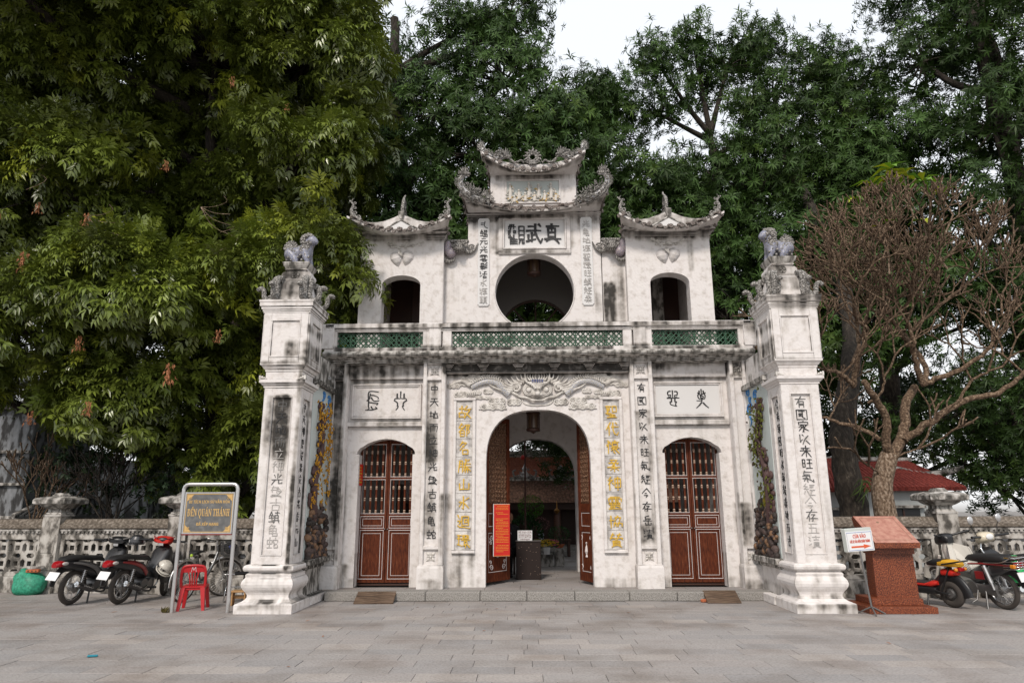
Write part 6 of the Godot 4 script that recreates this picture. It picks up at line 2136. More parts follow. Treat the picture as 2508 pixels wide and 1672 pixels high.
	var steer := Transform3D(sd, Vector3(0.95, 0, 0)) * Transform3D(Basis.IDENTITY, Vector3(-0.95, 0, 0))
	b = MB.new()
	b.T = steer
	loft(b, [[0.80, 0.985, 0.03, 0.10], [0.86, 1.0, 0.055, 0.17], [0.94, 1.005, 0.07, 0.16], [1.02, 0.98, 0.075, 0.12], [1.08, 0.94, 0.05, 0.07]])
	var hc := part("handlebar_cowl", b, cowl, m)
	b = MB.new()
	b.T = steer
	b.tube(curve([Vector3(0.80, 1.0, -0.37), Vector3(0.85, 1.0, -0.22), Vector3(0.9, 0.99, 0), Vector3(0.85, 1.0, 0.22), Vector3(0.80, 1.0, 0.37)], 4), [0.014], 7)
	for z: float in [-1.0, 1.0]:
		b.tube([Vector3(0.835, 1.0, z * 0.25), Vector3(0.79, 1.0, z * 0.39)], [0.021], 8)
		b.cbox(Vector3(0.81, 0.97, z * 0.21 - 0.03), Vector3(0.875, 1.03, z * 0.21 + 0.03), 0.01)
	b.ball(Vector3(0.83, 1.005, 0), Vector3(0.035, 0.05, 0.10), 12, 6)
	part("handlebar", b, mats.black_plastic, hc)
	b = MB.new()
	b.T = steer
	for z: float in [-1.0, 1.0]:
		b.tube([Vector3(0.88, 0.995, z * 0.2), Vector3(0.9, 0.985, z * 0.3), Vector3(0.86, 0.98, z * 0.42)], [0.006], 5)
	b.cbox(Vector3(0.775, 0.91, -0.05), Vector3(0.79, 0.955, 0.03), 0.004)
	part("brake_lever", b, mats.steel, hc)
	b = MB.new()
	b.T = steer
	for z: float in [-1.0, 1.0]:
		b.tube([Vector3(0.80, 1.035, z * 0.09), Vector3(0.84, 1.055, z * 0.16), Vector3(0.9, 1.06, z * 0.17)], [0.012], 6)
	part("cowl_stripe", b, accent, hc)
	return m

func facing(x: float, z: float, hx: float, hz: float, lean := 0.0) -> Transform3D:
	var f := Vector3(hx, 0, hz).normalized()
	var r := f.cross(Vector3.UP).normalized()
	var t := Transform3D(Basis(f, Vector3.UP, r), Vector3(x, 0, z))
	return t.rotated_local(Vector3.RIGHT, lean)

func build_cub() -> void:
	var m := thing("motorbike", "old motorbike with white leg shield, black saddle and chrome rack beside the yellow-seated scooter", "motorbike")
	m.transform = facing(7.13, 1.76, -0.25, -0.97, -0.10)
	var Z := Vector3.BACK
	wheel(m, Vector3(0, 0.285, 0), 0.285, 0.036, Z, mats.chrome, 36, 0.06, 0.05)
	wheel(m, Vector3(1.18, 0.285, 0), 0.285, 0.034, Z, mats.chrome, 36, 0.05, 0.045)
	var b := MB.new()   # enclosed chain case and arms
	b.tube([Vector3(0.0, 0.285, -0.09), Vector3(0.1, 0.29, -0.09), Vector3(0.36, 0.3, -0.09)], [0.085, 0.078, 0.07], 12, 0.32)
	for z: float in [-0.09, 0.09]:
		b.tube([Vector3(0, 0.285, z), Vector3(0.4, 0.31, z)], [0.02], 6)
	part("chain_case", b, mats.dull_metal, m)
	b = MB.new()
	for z: float in [-0.125, 0.125]:
		b.tube([Vector3(0.02, 0.3, z), Vector3(0.04, 0.4, z), Vector3(0.045, 0.41, z), Vector3(0.11, 0.66, z)], [0.018, 0.018, 0.032, 0.032], 10)
	part("shock_absorber", b, mats.steel, m)
	b = MB.new()
	b.tube([Vector3(0.42, 0.3, -0.12), Vector3(0.42, 0.3, 0.12)], [0.09], 14)
	b.cbox(Vector3(0.42, 0.22, -0.1), Vector3(0.66, 0.37, 0.1), 0.025)
	b.tube([Vector3(0.34, 0.27, -0.1), Vector3(0.3, 0.14, -0.2), Vector3(0.34, 0.10, -0.26)], [0.012], 6)
	b.tube([Vector3(0.2, 0.27, -0.1), Vector3(0.14, 0.0, -0.2)], [0.014], 6)
	part("engine", b, mats.dull_metal, m)
	b = MB.new()
	b.tube([Vector3(0.62, 0.24, 0.1), Vector3(0.4, 0.2, 0.14), Vector3(0.25, 0.24, 0.15), Vector3(-0.2, 0.3, 0.16)], [0.016, 0.018, 0.042, 0.042], 10)
	part("exhaust", b, mats.chrome, m)
	b = MB.new()
	loft(b, [[-0.34, 0.66, 0.04, 0.07], [-0.2, 0.64, 0.08, 0.10], [0.0, 0.6, 0.11, 0.11], [0.2, 0.53, 0.14, 0.11], [0.38, 0.47, 0.13, 0.09], [0.5, 0.47, 0.06, 0.06], [0.75, 0.5, 0.05, 0.05]])
	var side := part("body", b, mats.black_paint, m)
	b = MB.new()
	for z: float in [-1.0, 1.0]:
		b.tube([Vector3(-0.3, 0.68, z * 0.095), Vector3(0.1, 0.685, z * 0.118), Vector3(0.42, 0.66, z * 0.1)], [0.014], 6)
		b.cbox(Vector3(0.16, 0.44, z * 0.112 - 0.008), Vector3(0.32, 0.56, z * 0.112 + 0.008), 0.02)
	part("red_trim", b, mats.red_paint, side)
	b = MB.new()
	loft(b, [[-0.26, 0.76, 0.03, 0.09], [-0.2, 0.77, 0.055, 0.12], [0.0, 0.765, 0.065, 0.13], [0.25, 0.755, 0.065, 0.125], [0.42, 0.75, 0.05, 0.10], [0.5, 0.73, 0.02, 0.06]])
	part("saddle", b, mats.black_vinyl, m)
	b = MB.new()   # chrome rack round the tail lamp
	for z: float in [-0.12, 0.12]:
		b.tube(curve([Vector3(0.1, 0.7, z), Vector3(-0.2, 0.72, z), Vector3(-0.36, 0.79, z), Vector3(-0.44, 0.79, z * 0.8)], 4), [0.011], 6)
	for k in 4:
		b.tube(curve([Vector3(-0.22, 0.73 - 0.035 * k, -0.115), Vector3(-0.42, 0.74 - 0.035 * k, -0.10), Vector3(-0.46, 0.74 - 0.035 * k, 0), Vector3(-0.42, 0.74 - 0.035 * k, 0.10), Vector3(-0.22, 0.73 - 0.035 * k, 0.115)], 4), [0.006], 5)
	for z: float in [-0.07, 0.0, 0.07]:
		b.tube([Vector3(-0.45, 0.75, z), Vector3(-0.45, 0.63, z)], [0.005], 5)
	b.cbox(Vector3(-0.44, 0.785, -0.09), Vector3(-0.24, 0.80, 0.09), 0.006)
	part("rack", b, mats.chrome, m)
	b = MB.new()
	b.cbox(Vector3(-0.425, 0.64, -0.07), Vector3(-0.34, 0.735, 0.07), 0.015)
	part("tail_lamp", b, mats.tail_lamp, m)
	for z: float in [-0.10, 0.10]:
		b = MB.new()
		b.cbox(Vector3(-0.42, 0.645, z - 0.03), Vector3(-0.34, 0.70, z + 0.03), 0.012)
		part("indicator", b, mats.amber, m)
	b = MB.new()
	b.tube(curve([Vector3(0.1, 0.6, 0), Vector3(-0.15, 0.6, 0), Vector3(-0.32, 0.52, 0), Vector3(-0.42, 0.38, 0)], 5), [0.07], 8, 0.35)
	part("mudguard", b, mats.black_plastic, m)
	b = MB.new()
	b.T = Transform3D(Basis(Vector3(0, 0, 1), -0.3), Vector3(-0.43, 0.52, 0))
	b.cbox(Vector3(-0.006, -0.07, -0.095), Vector3(0.004, 0.07, 0.095), 0.004)
	part("number_plate", b, mats.plate_white, m)
	b = MB.new()   # white leg shield, bowed round the legs
	for z: float in [-1.0, 1.0]:
		b.quad(Vector3(0.86, 0.98, 0), Vector3(0.72, 0.92, z * 0.13), Vector3(0.66, 0.62, z * 0.2), Vector3(0.80, 0.62, 0))
		b.quad(Vector3(0.80, 0.62, 0), Vector3(0.66, 0.62, z * 0.2), Vector3(0.58, 0.28, z * 0.21), Vector3(0.74, 0.3, 0))
		b.quad(Vector3(0.72, 0.92, z * 0.13), Vector3(0.64, 0.88, z * 0.2), Vector3(0.58, 0.6, z * 0.26), Vector3(0.66, 0.62, z * 0.2))
		b.quad(Vector3(0.66, 0.62, z * 0.2), Vector3(0.58, 0.6, z * 0.26), Vector3(0.50, 0.27, z * 0.26), Vector3(0.58, 0.28, z * 0.21))
		b.tube([Vector3(0.64, 0.88, z * 0.2), Vector3(0.58, 0.6, z * 0.26), Vector3(0.50, 0.27, z * 0.26)], [0.01], 5)
	b.tube([Vector3(0.80, 0.55, 0), Vector3(0.86, 0.85, 0), Vector3(0.84, 1.0, 0)], [0.09, 0.085, 0.06], 10)
	var ls := part("leg_shield", b, mats.white_paint, m)
	b = MB.new()
	b.ball(Vector3(0.57, 0.42, -0.225), Vector3(0.03, 0.05, 0.012), 8, 5)
	for k in 6:
		b.tube([Vector3(0.66 - 0.005 * k, 0.72 - 0.03 * k, -0.06), Vector3(0.42 - 0.005 * k, 0.62 - 0.03 * k, -0.075)], [0.005], 4)
	part("shield_grille", b, mats.black_plastic, ls)
	b = MB.new()
	for z: float in [-0.08, 0.08]:
		b.tube([Vector3(1.18, 0.285, z), Vector3(0.98, 0.75, z)], [0.024], 7)
	b.tube(curve([Vector3(1.42, 0.36, 0), Vector3(1.34, 0.55, 0), Vector3(1.18, 0.60, 0), Vector3(1.0, 0.52, 0)], 5), [0.065], 8, 0.9)
	part("front_fork", b, mats.white_paint, m)
	b = MB.new()
	loft(b, [[0.76, 1.0, 0.05, 0.06], [0.80, 1.03, 0.08, 0.10], [0.9, 1.02, 0.09, 0.11], [1.0, 1.0, 0.085, 0.09], [1.05, 0.98, 0.05, 0.05]])
	b.tube(curve([Vector3(0.70, 1.12, -0.35), Vector3(0.8, 1.09, -0.22), Vector3(0.87, 1.05, -0.05), Vector3(0.87, 1.05, 0.05), Vector3(0.8, 1.09, 0.22), Vector3(0.70, 1.12, 0.35)], 4), [0.018], 7)
	part("handlebar", b, mats.black_plastic, m)

func build_escooter() -> void:
	var m := thing("electric_scooter", "small red and black electric scooter with yellow seat beside the red granite stand", "scooter")
	m.transform = facing(6.47, 1.55, -0.38, -0.92, -0.06)
	wheel(m, Vector3(0, 0.205, 0), 0.205, 0.062, Vector3.BACK, mats.dull_metal, 0, 0.085, 0.06)
	wheel(m, Vector3(1.05, 0.205, 0), 0.205, 0.062, Vector3.BACK, mats.dull_metal, 0, 0.07, 0.05)
	var b := MB.new()
	b.tube(curve([Vector3(0.24, 0.3, 0), Vector3(0.1, 0.43, 0), Vector3(-0.1, 0.43, 0), Vector3(-0.23, 0.3, 0), Vector3(-0.27, 0.17, 0)], 5), [0.085], 9, 0.5)
	part("mudguard", b, mats.black_plastic, m)
	b = MB.new()
	loft(b, [[0.2, 0.24, 0.05, 0.10], [0.3, 0.25, 0.075, 0.15], [0.6, 0.25, 0.075, 0.16], [0.85, 0.27, 0.08, 0.14], [0.95, 0.32, 0.06, 0.08]])
	b.tube([Vector3(0.22, 0.3, 0), Vector3(0.1, 0.5, 0), Vector3(-0.04, 0.6, 0)], [0.05, 0.045, 0.04], 8)
	for z: float in [-0.09, 0.09]:
		b.tube([Vector3(0, 0.205, z), Vector3(0.3, 0.26, z)], [0.02], 6)
		b.tube([Vector3(0.1, 0.26, z), Vector3(-0.06, 0.58, z * 0.8)], [0.016], 6)
	b.tube([Vector3(0.35, 0.2, -0.1), Vector3(0.3, 0.0, -0.2)], [0.012], 6)
	part("chassis", b, mats.black_plastic, m)
	b = MB.new()
	loft(b, [[0.17, 0.36, 0.03, 0.09], [0.26, 0.345, 0.05, 0.14], [0.34, 0.325, 0.03, 0.15], [0.8, 0.32, 0.02, 0.155], [0.92, 0.38, 0.09, 0.14], [1.0, 0.55, 0.14, 0.1], [1.02, 0.75, 0.1, 0.06]])
	loft(b, [[-0.16, 0.52, 0.02, 0.05], [-0.08, 0.53, 0.05, 0.08], [0.08, 0.53, 0.05, 0.08]])
	part("fairing", b, mats.bright_red, m)
	b = MB.new()
	b.cbox(Vector3(0.36, 0.345, -0.13), Vector3(0.8, 0.357, 0.13), 0.01)
	part("floorboard", b, mats.rubber, m)
	b = MB.new()
	loft(b, [[0.95, 0.42, 0.05, 0.16], [1.02, 0.5, 0.06, 0.12]])
	part("front_panel", b, mats.orange_plastic, m)
	b = MB.new()
	loft(b, [[-0.24, 0.66, 0.03, 0.06], [-0.2, 0.67, 0.05, 0.10], [-0.05, 0.675, 0.055, 0.12], [0.1, 0.67, 0.05, 0.11]])
	part("seat", b, mats.yellow_vinyl, m)
	b = MB.new()
	loft(b, [[0.02, 0.685, 0.052, 0.105], [0.1, 0.68, 0.052, 0.112], [0.22, 0.67, 0.05, 0.10], [0.32, 0.65, 0.03, 0.06]])
	part("seat_front", b, mats.black_vinyl, m)
	b = MB.new()
	b.tube(curve([Vector3(0.0, 0.66, -0.13), Vector3(-0.2, 0.70, -0.12), Vector3(-0.3, 0.72, -0.07), Vector3(-0.3, 0.72, 0.07), Vector3(-0.2, 0.70, 0.12), Vector3(0.0, 0.66, 0.13)], 4), [0.012], 6)
	part("grab_rail", b, mats.black_plastic, m)
	b = MB.new()
	b.cbox(Vector3(-0.25, 0.56, -0.055), Vector3(-0.18, 0.62, 0.055), 0.015)
	part("tail_lamp", b, mats.tail_lamp, m)
	for z: float in [-0.1, 0.1]:
		b = MB.new()
		b.ball(Vector3(-0.21, 0.59, z), Vector3(0.03, 0.03, 0.032), 9, 6)
		part("indicator", b, mats.amber, m)
	b = MB.new()
	b.tube([Vector3(1.05, 0.205, 0.0), Vector3(1.0, 0.6, 0), Vector3(0.92, 1.0, 0)], [0.03], 8)
	b.tube([Vector3(0.9, 1.0, -0.28), Vector3(0.92, 1.0, 0), Vector3(0.9, 1.0, 0.28)], [0.016], 7)
	part("steering_column", b, mats.black_plastic, m)

func build_edge_scooter() -> void:
	var m := thing("scooter", "cream and black motor scooter with round mirror, half cut off at the right edge", "scooter")
	m.transform = facing(7.95, 1.55, -0.22, -0.97, -0.08)
	wheel(m, Vector3(0, 0.25, 0), 0.25, 0.05, Vector3.BACK, mats.dull_metal, 10, 0.06, 0.05)
	wheel(m, Vector3(1.2, 0.25, 0), 0.25, 0.05, Vector3.BACK, mats.dull_metal, 10, 0.06, 0.05)
	var b := MB.new()
	loft(b, [[-0.36, 0.62, 0.05, 0.08], [-0.2, 0.6, 0.12, 0.15], [0.1, 0.55, 0.17, 0.18], [0.4, 0.5, 0.18, 0.16], [0.5, 0.4, 0.1, 0.14]])
	part("body", b, mats.black_paint, m)
	b = MB.new()
	loft(b, [[-0.3, 0.76, 0.03, 0.1], [-0.1, 0.77, 0.045, 0.13], [0.3, 0.75, 0.045, 0.13], [0.48, 0.72, 0.03, 0.08]])
	part("saddle", b, mats.black_vinyl, m)
	b = MB.new()
	b.tube([Vector3(0.5, 0.2, -0.15), Vector3(0.2, 0.24, -0.16), Vector3(-0.1, 0.28, -0.17), Vector3(-0.24, 0.3, -0.17)], [0.03, 0.05, 0.055, 0.045], 10)
	b.ring(Vector3(-0.25, 0.3, -0.17), Vector3.RIGHT, 0.05, 0.012, 14, 5)
	part("exhaust", b, mats.chrome, m)
	b = MB.new()
	loft(b, [[0.78, 0.42, 0.12, 0.16], [0.88, 0.56, 0.25, 0.2], [0.98, 0.62, 0.25, 0.18], [1.06, 0.62, 0.16, 0.1]])
	b.cbox(Vector3(0.4, 0.24, -0.15), Vector3(0.86, 0.30, 0.15), 0.02)
	part("leg_shield", b, mats.black_plastic, m)
	b = MB.new()
	b.tube(curve([Vector3(0.80, 0.7, -0.16), Vector3(0.86, 0.85, -0.2), Vector3(0.92, 0.95, -0.12)], 4), [0.014], 6)
	part("trim", b, mats.chrome, m)
	b = MB.new()
	loft(b, [[0.84, 1.02, 0.03, 0.08], [0.88, 1.03, 0.08, 0.15], [0.98, 1.02, 0.10, 0.14], [1.06, 0.98, 0.08, 0.09], [1.1, 0.95, 0.03, 0.04]])
	var hc := part("handlebar_cowl", b, mats.cream_paint, m)
	b = MB.new()
	b.ball(Vector3(0.835, 1.04, 0), Vector3(0.02, 0.05, 0.08), 12, 6)
	part("dial", b, mats.plate_white, hc)
	b = MB.new()
	for z: float in [-1.0, 1.0]:
		b.tube([Vector3(0.9, 1.04, z * 0.1), Vector3(0.82, 1.06, z * 0.38)], [0.02], 8)
		b.tube([Vector3(0.88, 1.05, z * 0.2), Vector3(0.9, 1.2, z * 0.26), Vector3(0.88, 1.28, z * 0.28)], [0.006], 5)
	part("handlebar", b, mats.black_plastic, hc)
	for z: float in [-1.0, 1.0]:
		b = MB.new()
		b.ball(Vector3(0.87, 1.33, z * 0.29), Vector3(0.02, 0.075, 0.06), 12, 8)
		part("mirror", b, mats.steel, hc)
	var bag := thing("shopping_bag", "thin green plastic bag of round yellow fruit hanging from the scooter at the right edge", "bag", Vector3(7.52, 0.36, 1.52))
	b = MB.new()
	b.lathe(Vector3.ZERO, prof([0.0, 0.0, 0.09, 0.02, 0.14, 0.1, 0.125, 0.2, 0.06, 0.3, 0.02, 0.36, 0.05, 0.42]), 14)
	var film := M("green_film", Color(0.03, 0.55, 0.16, 1), 0.3)
	film.transparency = BaseMaterial3D.TRANSPARENCY_ALPHA
	film.albedo_color.a = 0.62
	part("film", b, film, bag)
	for k in 7:
		b = MB.new()
		var a := TAU * k / 6.0
		b.ball(Vector3(cos(a) * 0.065 * minf(k, 1), 0.08 + 0.055 * (k % 2), sin(a) * 0.065 * minf(k, 1)), Vector3.ONE * 0.045, 10, 7)
		part("fruit", b, M("yellow_fruit", Color(0.6, 0.38, 0.05), 0.5), bag)

func build_bicycle() -> void:
	var m := thing("bicycle", "old silver bicycle with wire basket and black saddle parked behind the steel sign", "bicycle")
	m.transform = facing(-6.12, 0.85, 0.2, -0.98, 0.06)
	var Z := Vector3.BACK
	wheel(m, Vector3(0, 0.335, 0), 0.335, 0.019, Z, mats.steel, 36, 0.022, 0.035)
	var steer := Transform3D(Basis(Vector3.UP, -0.75), Vector3(0.88, 0, 0)) * Transform3D(Basis.IDENTITY, Vector3(-0.88, 0, 0))
	var fa := steer.basis * Z
	var fc := steer * Vector3(1.02, 0.335, 0)
	wheel(m, fc, 0.335, 0.019, fa, mats.steel, 36, 0.022, 0.035)
	var b := MB.new()
	b.tube(curve([Vector3(0.82, 0.78, 0), Vector3(0.74, 0.6, 0), Vector3(0.6, 0.4, 0), Vector3(0.42, 0.3, 0)], 5), [0.026], 8)
	b.tube([Vector3(0.42, 0.3, 0), Vector3(0.26, 0.74, 0)], [0.018], 7)
	for z: float in [-0.05, 0.05]:
		b.tube([Vector3(0, 0.335, z), Vector3(0.42, 0.3, z * 0.3)], [0.011], 6)
		b.tube([Vector3(0, 0.335, z), Vector3(0.28, 0.68, z * 0.3)], [0.009], 6)
	b.tube([Vector3(0.83, 0.76, 0), Vector3(0.79, 0.9, 0)], [0.022], 8)
	part("frame", b, M("bicycle_silver", Color(0.2, 0.2, 0.2), 0.35, 0.7), m)
	b = MB.new()
	b.T = steer
	for z: float in [-0.045, 0.045]:
		b.tube(curve([Vector3(1.02, 0.335, z), Vector3(0.93, 0.5, z), Vector3(0.86, 0.72, z * 0.6)], 4), [0.012], 6)
	b.tube([Vector3(0.83, 0.8, 0), Vector3(0.80, 1.0, 0)], [0.012], 6)
	b.tube(curve([Vector3(0.6, 0.98, -0.28), Vector3(0.72, 1.0, -0.26), Vector3(0.82, 1.02, -0.1), Vector3(0.82, 1.02, 0.1), Vector3(0.72, 1.0, 0.26), Vector3(0.6, 0.98, 0.28)], 4), [0.011], 6)
	part("fork", b, mats.steel, m)
	b = MB.new()
	for z: float in [-0.28, 0.28]:
		b.tube([steer * Vector3(0.68, 0.993, z * 0.95), steer * Vector3(0.57, 0.975, z)], [0.017], 7)
	part("grip", b, mats.rubber, m)
	b = MB.new()
	for arc: Array in [[Vector3(0, 0.335, 0), Basis.IDENTITY, 0.15, 1.05], [fc, steer.basis, 0.1, 0.75]]:
		var p := []
		for k in 17:
			var a: float = PI * lerpf(arc[2], arc[3], k / 16.0)
			p.append(arc[0] + (arc[1] as Basis) * (Vector3(cos(a), sin(a), 0) * 0.36))
		b.tube(p, [0.026], 6, 0.5)
	part("mudguard", b, mats.steel, m)
	b = MB.new()
	loft(b, [[0.10, 0.80, 0.02, 0.05], [0.14, 0.815, 0.035, 0.1], [0.22, 0.82, 0.03, 0.085], [0.34, 0.82, 0.022, 0.035], [0.40, 0.815, 0.015, 0.02]])
	var sd := part("saddle", b, mats.black_vinyl, m)
	b = MB.new()
	for z: float in [-0.05, 0.05]:
		b.tube([Vector3(0.14, 0.78, z), Vector3(0.24, 0.75, z * 0.4)], [0.012], 5)
	part("saddle_spring", b, mats.steel, sd)
	b = MB.new()
	b.ball(Vector3(0.09, 0.765, 0.0), Vector3(0.02, 0.028, 0.03), 8, 5)
	part("reflector", b, M("lime_reflector", Color(0.3, 0.45, 0.02), 0.3), sd)
	b = MB.new()   # carrier
	for z: float in [-0.06, 0.0, 0.06]:
		b.tube([Vector3(0.22, 0.69, z), Vector3(-0.2, 0.70, z)], [0.006], 5)
	for x: float in [-0.2, -0.05, 0.1]:
		b.tube([Vector3(x, 0.695, -0.065), Vector3(x, 0.695, 0.065)], [0.006], 5)
	for z: float in [-0.065, 0.065]:
		b.tube([Vector3(-0.1, 0.69, z), Vector3(0, 0.34, z)], [0.006], 5)
	part("carrier", b, mats.steel, m)
	b = MB.new()
	b.tube([Vector3(0.42, 0.3, -0.06), Vector3(0.42, 0.3, 0.07)], [0.02], 7)
	b.ring(Vector3(0.42, 0.3, 0.05), Z, 0.085, 0.006, 20, 5)
	b.tube([Vector3(0.42, 0.3, 0.07), Vector3(0.36, 0.15, 0.08)], [0.01], 5)
	b.tube([Vector3(0.42, 0.3, -0.07), Vector3(0.48, 0.45, -0.08)], [0.01], 5)
	for x: Array in [[0.36, 0.15, 0.12], [0.48, 0.45, -0.12]]:
		b.cbox(Vector3(x[0] - 0.045, x[1] - 0.012, x[2] - 0.045), Vector3(x[0] + 0.045, x[1] + 0.012, x[2] + 0.045), 0.005)
	part("crank", b, mats.dull_metal, m)
	b = MB.new()   # wire basket
	b.T = steer
	var lo := Vector3(0.9, 0.72, -0.16)
	var hi := Vector3(1.2, 0.96, 0.16)
	for k in 9:
		var y := lerpf(lo.y, hi.y, k / 8.0)
		var g := 0.03 * (1.0 - k / 8.0)
		var q := [Vector3(lo.x + g, y, lo.z + g), Vector3(hi.x - g, y, lo.z + g), Vector3(hi.x - g, y, hi.z - g), Vector3(lo.x + g, y, hi.z - g), Vector3(lo.x + g, y, lo.z + g)]
		for i in 4:
			b.bar(q[i], q[i + 1], 0.006 if k == 8 else 0.0028, 4)
	for k in 11:
		var t := k / 10.0
		for z: float in [lo.z, hi.z]:
			var x := lerpf(lo.x, hi.x, t)
			b.bar(Vector3(lerpf(lo.x + 0.03, hi.x - 0.03, t), lo.y, z * 0.82), Vector3(x, hi.y, z), 0.0028, 4)
		for x: float in [lo.x, hi.x]:
			var z := lerpf(lo.z, hi.z, t)
			b.bar(Vector3(x + (0.03 if x == lo.x else -0.03), lo.y, z * 0.82), Vector3(x, hi.y, z), 0.0028, 4)
	b.cbox(Vector3(0.94, 0.72, -0.13), Vector3(1.17, 0.724, 0.13), 0.001)
	part("basket", b, mats.dull_metal, m)
	var junk := thing("cloth_bundle", "dark cloth bundle with a blue patch lying in the bicycle basket", "bundle")
	junk.transform = m.transform * steer * Transform3D(Basis.IDENTITY, Vector3(1.05, 0.83, 0))
	b = MB.new()
	for q: Array in [[0, 0, 0, 0.11], [0.04, 0.05, 0.04, 0.08], [-0.05, 0.04, -0.04, 0.08], [-0.02, 0.1, 0.02, 0.06]]:
		b.ball(Vector3(q[0], q[1], q[2]), Vector3(q[3], q[3] * 0.8, q[3]), 9, 6)
	part("cloth", b, mats.dark_cloth, junk)
	b = MB.new()
	b.ball(Vector3(0.0, 0.04, 0.08), Vector3(0.05, 0.04, 0.04), 8, 5)
	part("blue_patch", b, M("blue_cloth", Color(0.03, 0.05, 0.22), 0.8), junk)

func build_bikes() -> void:
	var a := underbone("black motorbike with grey side stripe, nearest the green bag left of the gate", facing(-7.88, 1.12, 0.13, -0.99, 0.08), mats.black_paint, M("grey_stripe", Color(0.2, 0.19, 0.18), 0.4), mats.black_paint, mats.black_plastic)
	var c := underbone("black and red motorbike with red side panel, parked left of the steel sign", facing(-7.10, 1.03, 0.13, -0.99, 0.08), mats.black_paint, mats.red_paint, mats.black_paint, mats.bright_red)
	helmet("helmet", "black helmet with a white barred band hanging on the first motorbike's handlebar", a.transform * Transform3D(Basis(Vector3.UP, 2.6), Vector3(0.98, 0.98, 0.32)), mats.black_paint, mats.plate_white)
	helmet("helmet", "pale cream helmet with a dark barred band hanging low on the red motorbike", c.transform * Transform3D(Basis(Vector3.UP, -2.2) * Basis(Vector3.RIGHT, -0.35) * Basis(Vector3.BACK, -0.5), Vector3(0.62, 0.55, 0.30)), M("ivory_shell", Color(0.55, 0.52, 0.46), 0.35), mats.black_plastic)
	build_bicycle()
	build_cub()
	build_escooter()
	build_edge_scooter()

# ------------------------------------------------------------------ signs, furniture and small things
var fonts := {}

# letters the font lacks are set as their base letter with the accent built beside it
const ACCENTS := {"Ị": "I.", "Ạ": "A.", "Ề": "Ê`", "Ế": "Ê'", "Ử": "U?+", "Ư": "U+", "ư": "u+", "ờ": "o+`", "ổ": "ô?"}

func lettering(parent: Node, text: String, height: float, mat: Material, where: Transform3D, serif := false, bold := true, width := 0.5, depth := 0.004) -> void:
	var key := "%s%s" % [serif, bold]
	if not fonts.has(key):
		var f := SystemFont.new()
		f.font_names = PackedStringArray(["Droid Serif" if serif else "Droid Sans"])
		f.font_weight = 700 if bold else 400
		fonts[key] = f
	var font: Font = fonts[key]
	var plain := ""
	var px := height / 22.9
	var marks := []
	for c in text:
		if ACCENTS.has(c):
			var x0 := font.get_string_size(plain, HORIZONTAL_ALIGNMENT_LEFT, -1, 32).x
			plain += (ACCENTS[c] as String)[0]
			var x1 := font.get_string_size(plain, HORIZONTAL_ALIGNMENT_LEFT, -1, 32).x
			marks.append([x0, x1, ACCENTS[c]])
		else:
			plain += c
	var t := TextMesh.new()
	t.text = plain
	t.font = font
	t.font_size = 32
	t.pixel_size = px
	t.depth = depth
	t.curve_step = 1.5
	t.horizontal_alignment = HORIZONTAL_ALIGNMENT_LEFT
	var size := font.get_string_size(plain, HORIZONTAL_ALIGNMENT_LEFT, -1, 32).x * px
	var sq := width / maxf(size, 0.001)
	var w := where * Transform3D(Basis.from_scale(Vector3(sq, 1, 1)), Vector3(-width / 2, 0, 0))
	put("lettering", t, mat, parent, w)
	if marks.is_empty():
		return
	var b := MB.new()
	var h := height
	var y0 := -h * 0.5
	for m: Array in marks:
		var xc: float = (m[0] + m[1]) * 0.5 * px
		var s: float = m[2].unicode_at(0) > 96 and 0.74 or 1.0
		for k in m[2].substr(1):
			match k:
				".": b.box(Vector3(xc - h * 0.09, y0 - h * 0.3, -depth / 2), Vector3(xc + h * 0.09, y0 - h * 0.12, depth / 2))
				"`", "'":
					var e := -1.0 if k == "`" else 1.0
					var yy := y0 + h * (1.22 if m[2][0] in "Êô" else (1.05 if m[2][0] in "AU" else 0.85))
					b.bar(Vector3(xc + h * 0.2 - e * h * 0.1, yy, 0), Vector3(xc + h * 0.2 + e * h * 0.1, yy + h * 0.22, 0), h * 0.06, 4)
				"?": b.tube([Vector3(xc - h * 0.1, y0 + h * 1.3, 0), Vector3(xc + h * 0.08, y0 + h * 1.34, 0), Vector3(xc + h * 0.08, y0 + h * 1.2, 0), Vector3(xc, y0 + h * 1.08, 0)], [h * 0.05], 4)
				"+": b.tube([Vector3(m[1] * px - h * 0.12, y0 + h * 0.9 , 0), Vector3(m[1] * px + h * 0.06, y0 + h * 1.0, 0), Vector3(m[1] * px + h * 0.06, y0 + h * 1.14, 0)], [h * 0.06], 4)
	put("accent", b.done(), mat, parent, w)

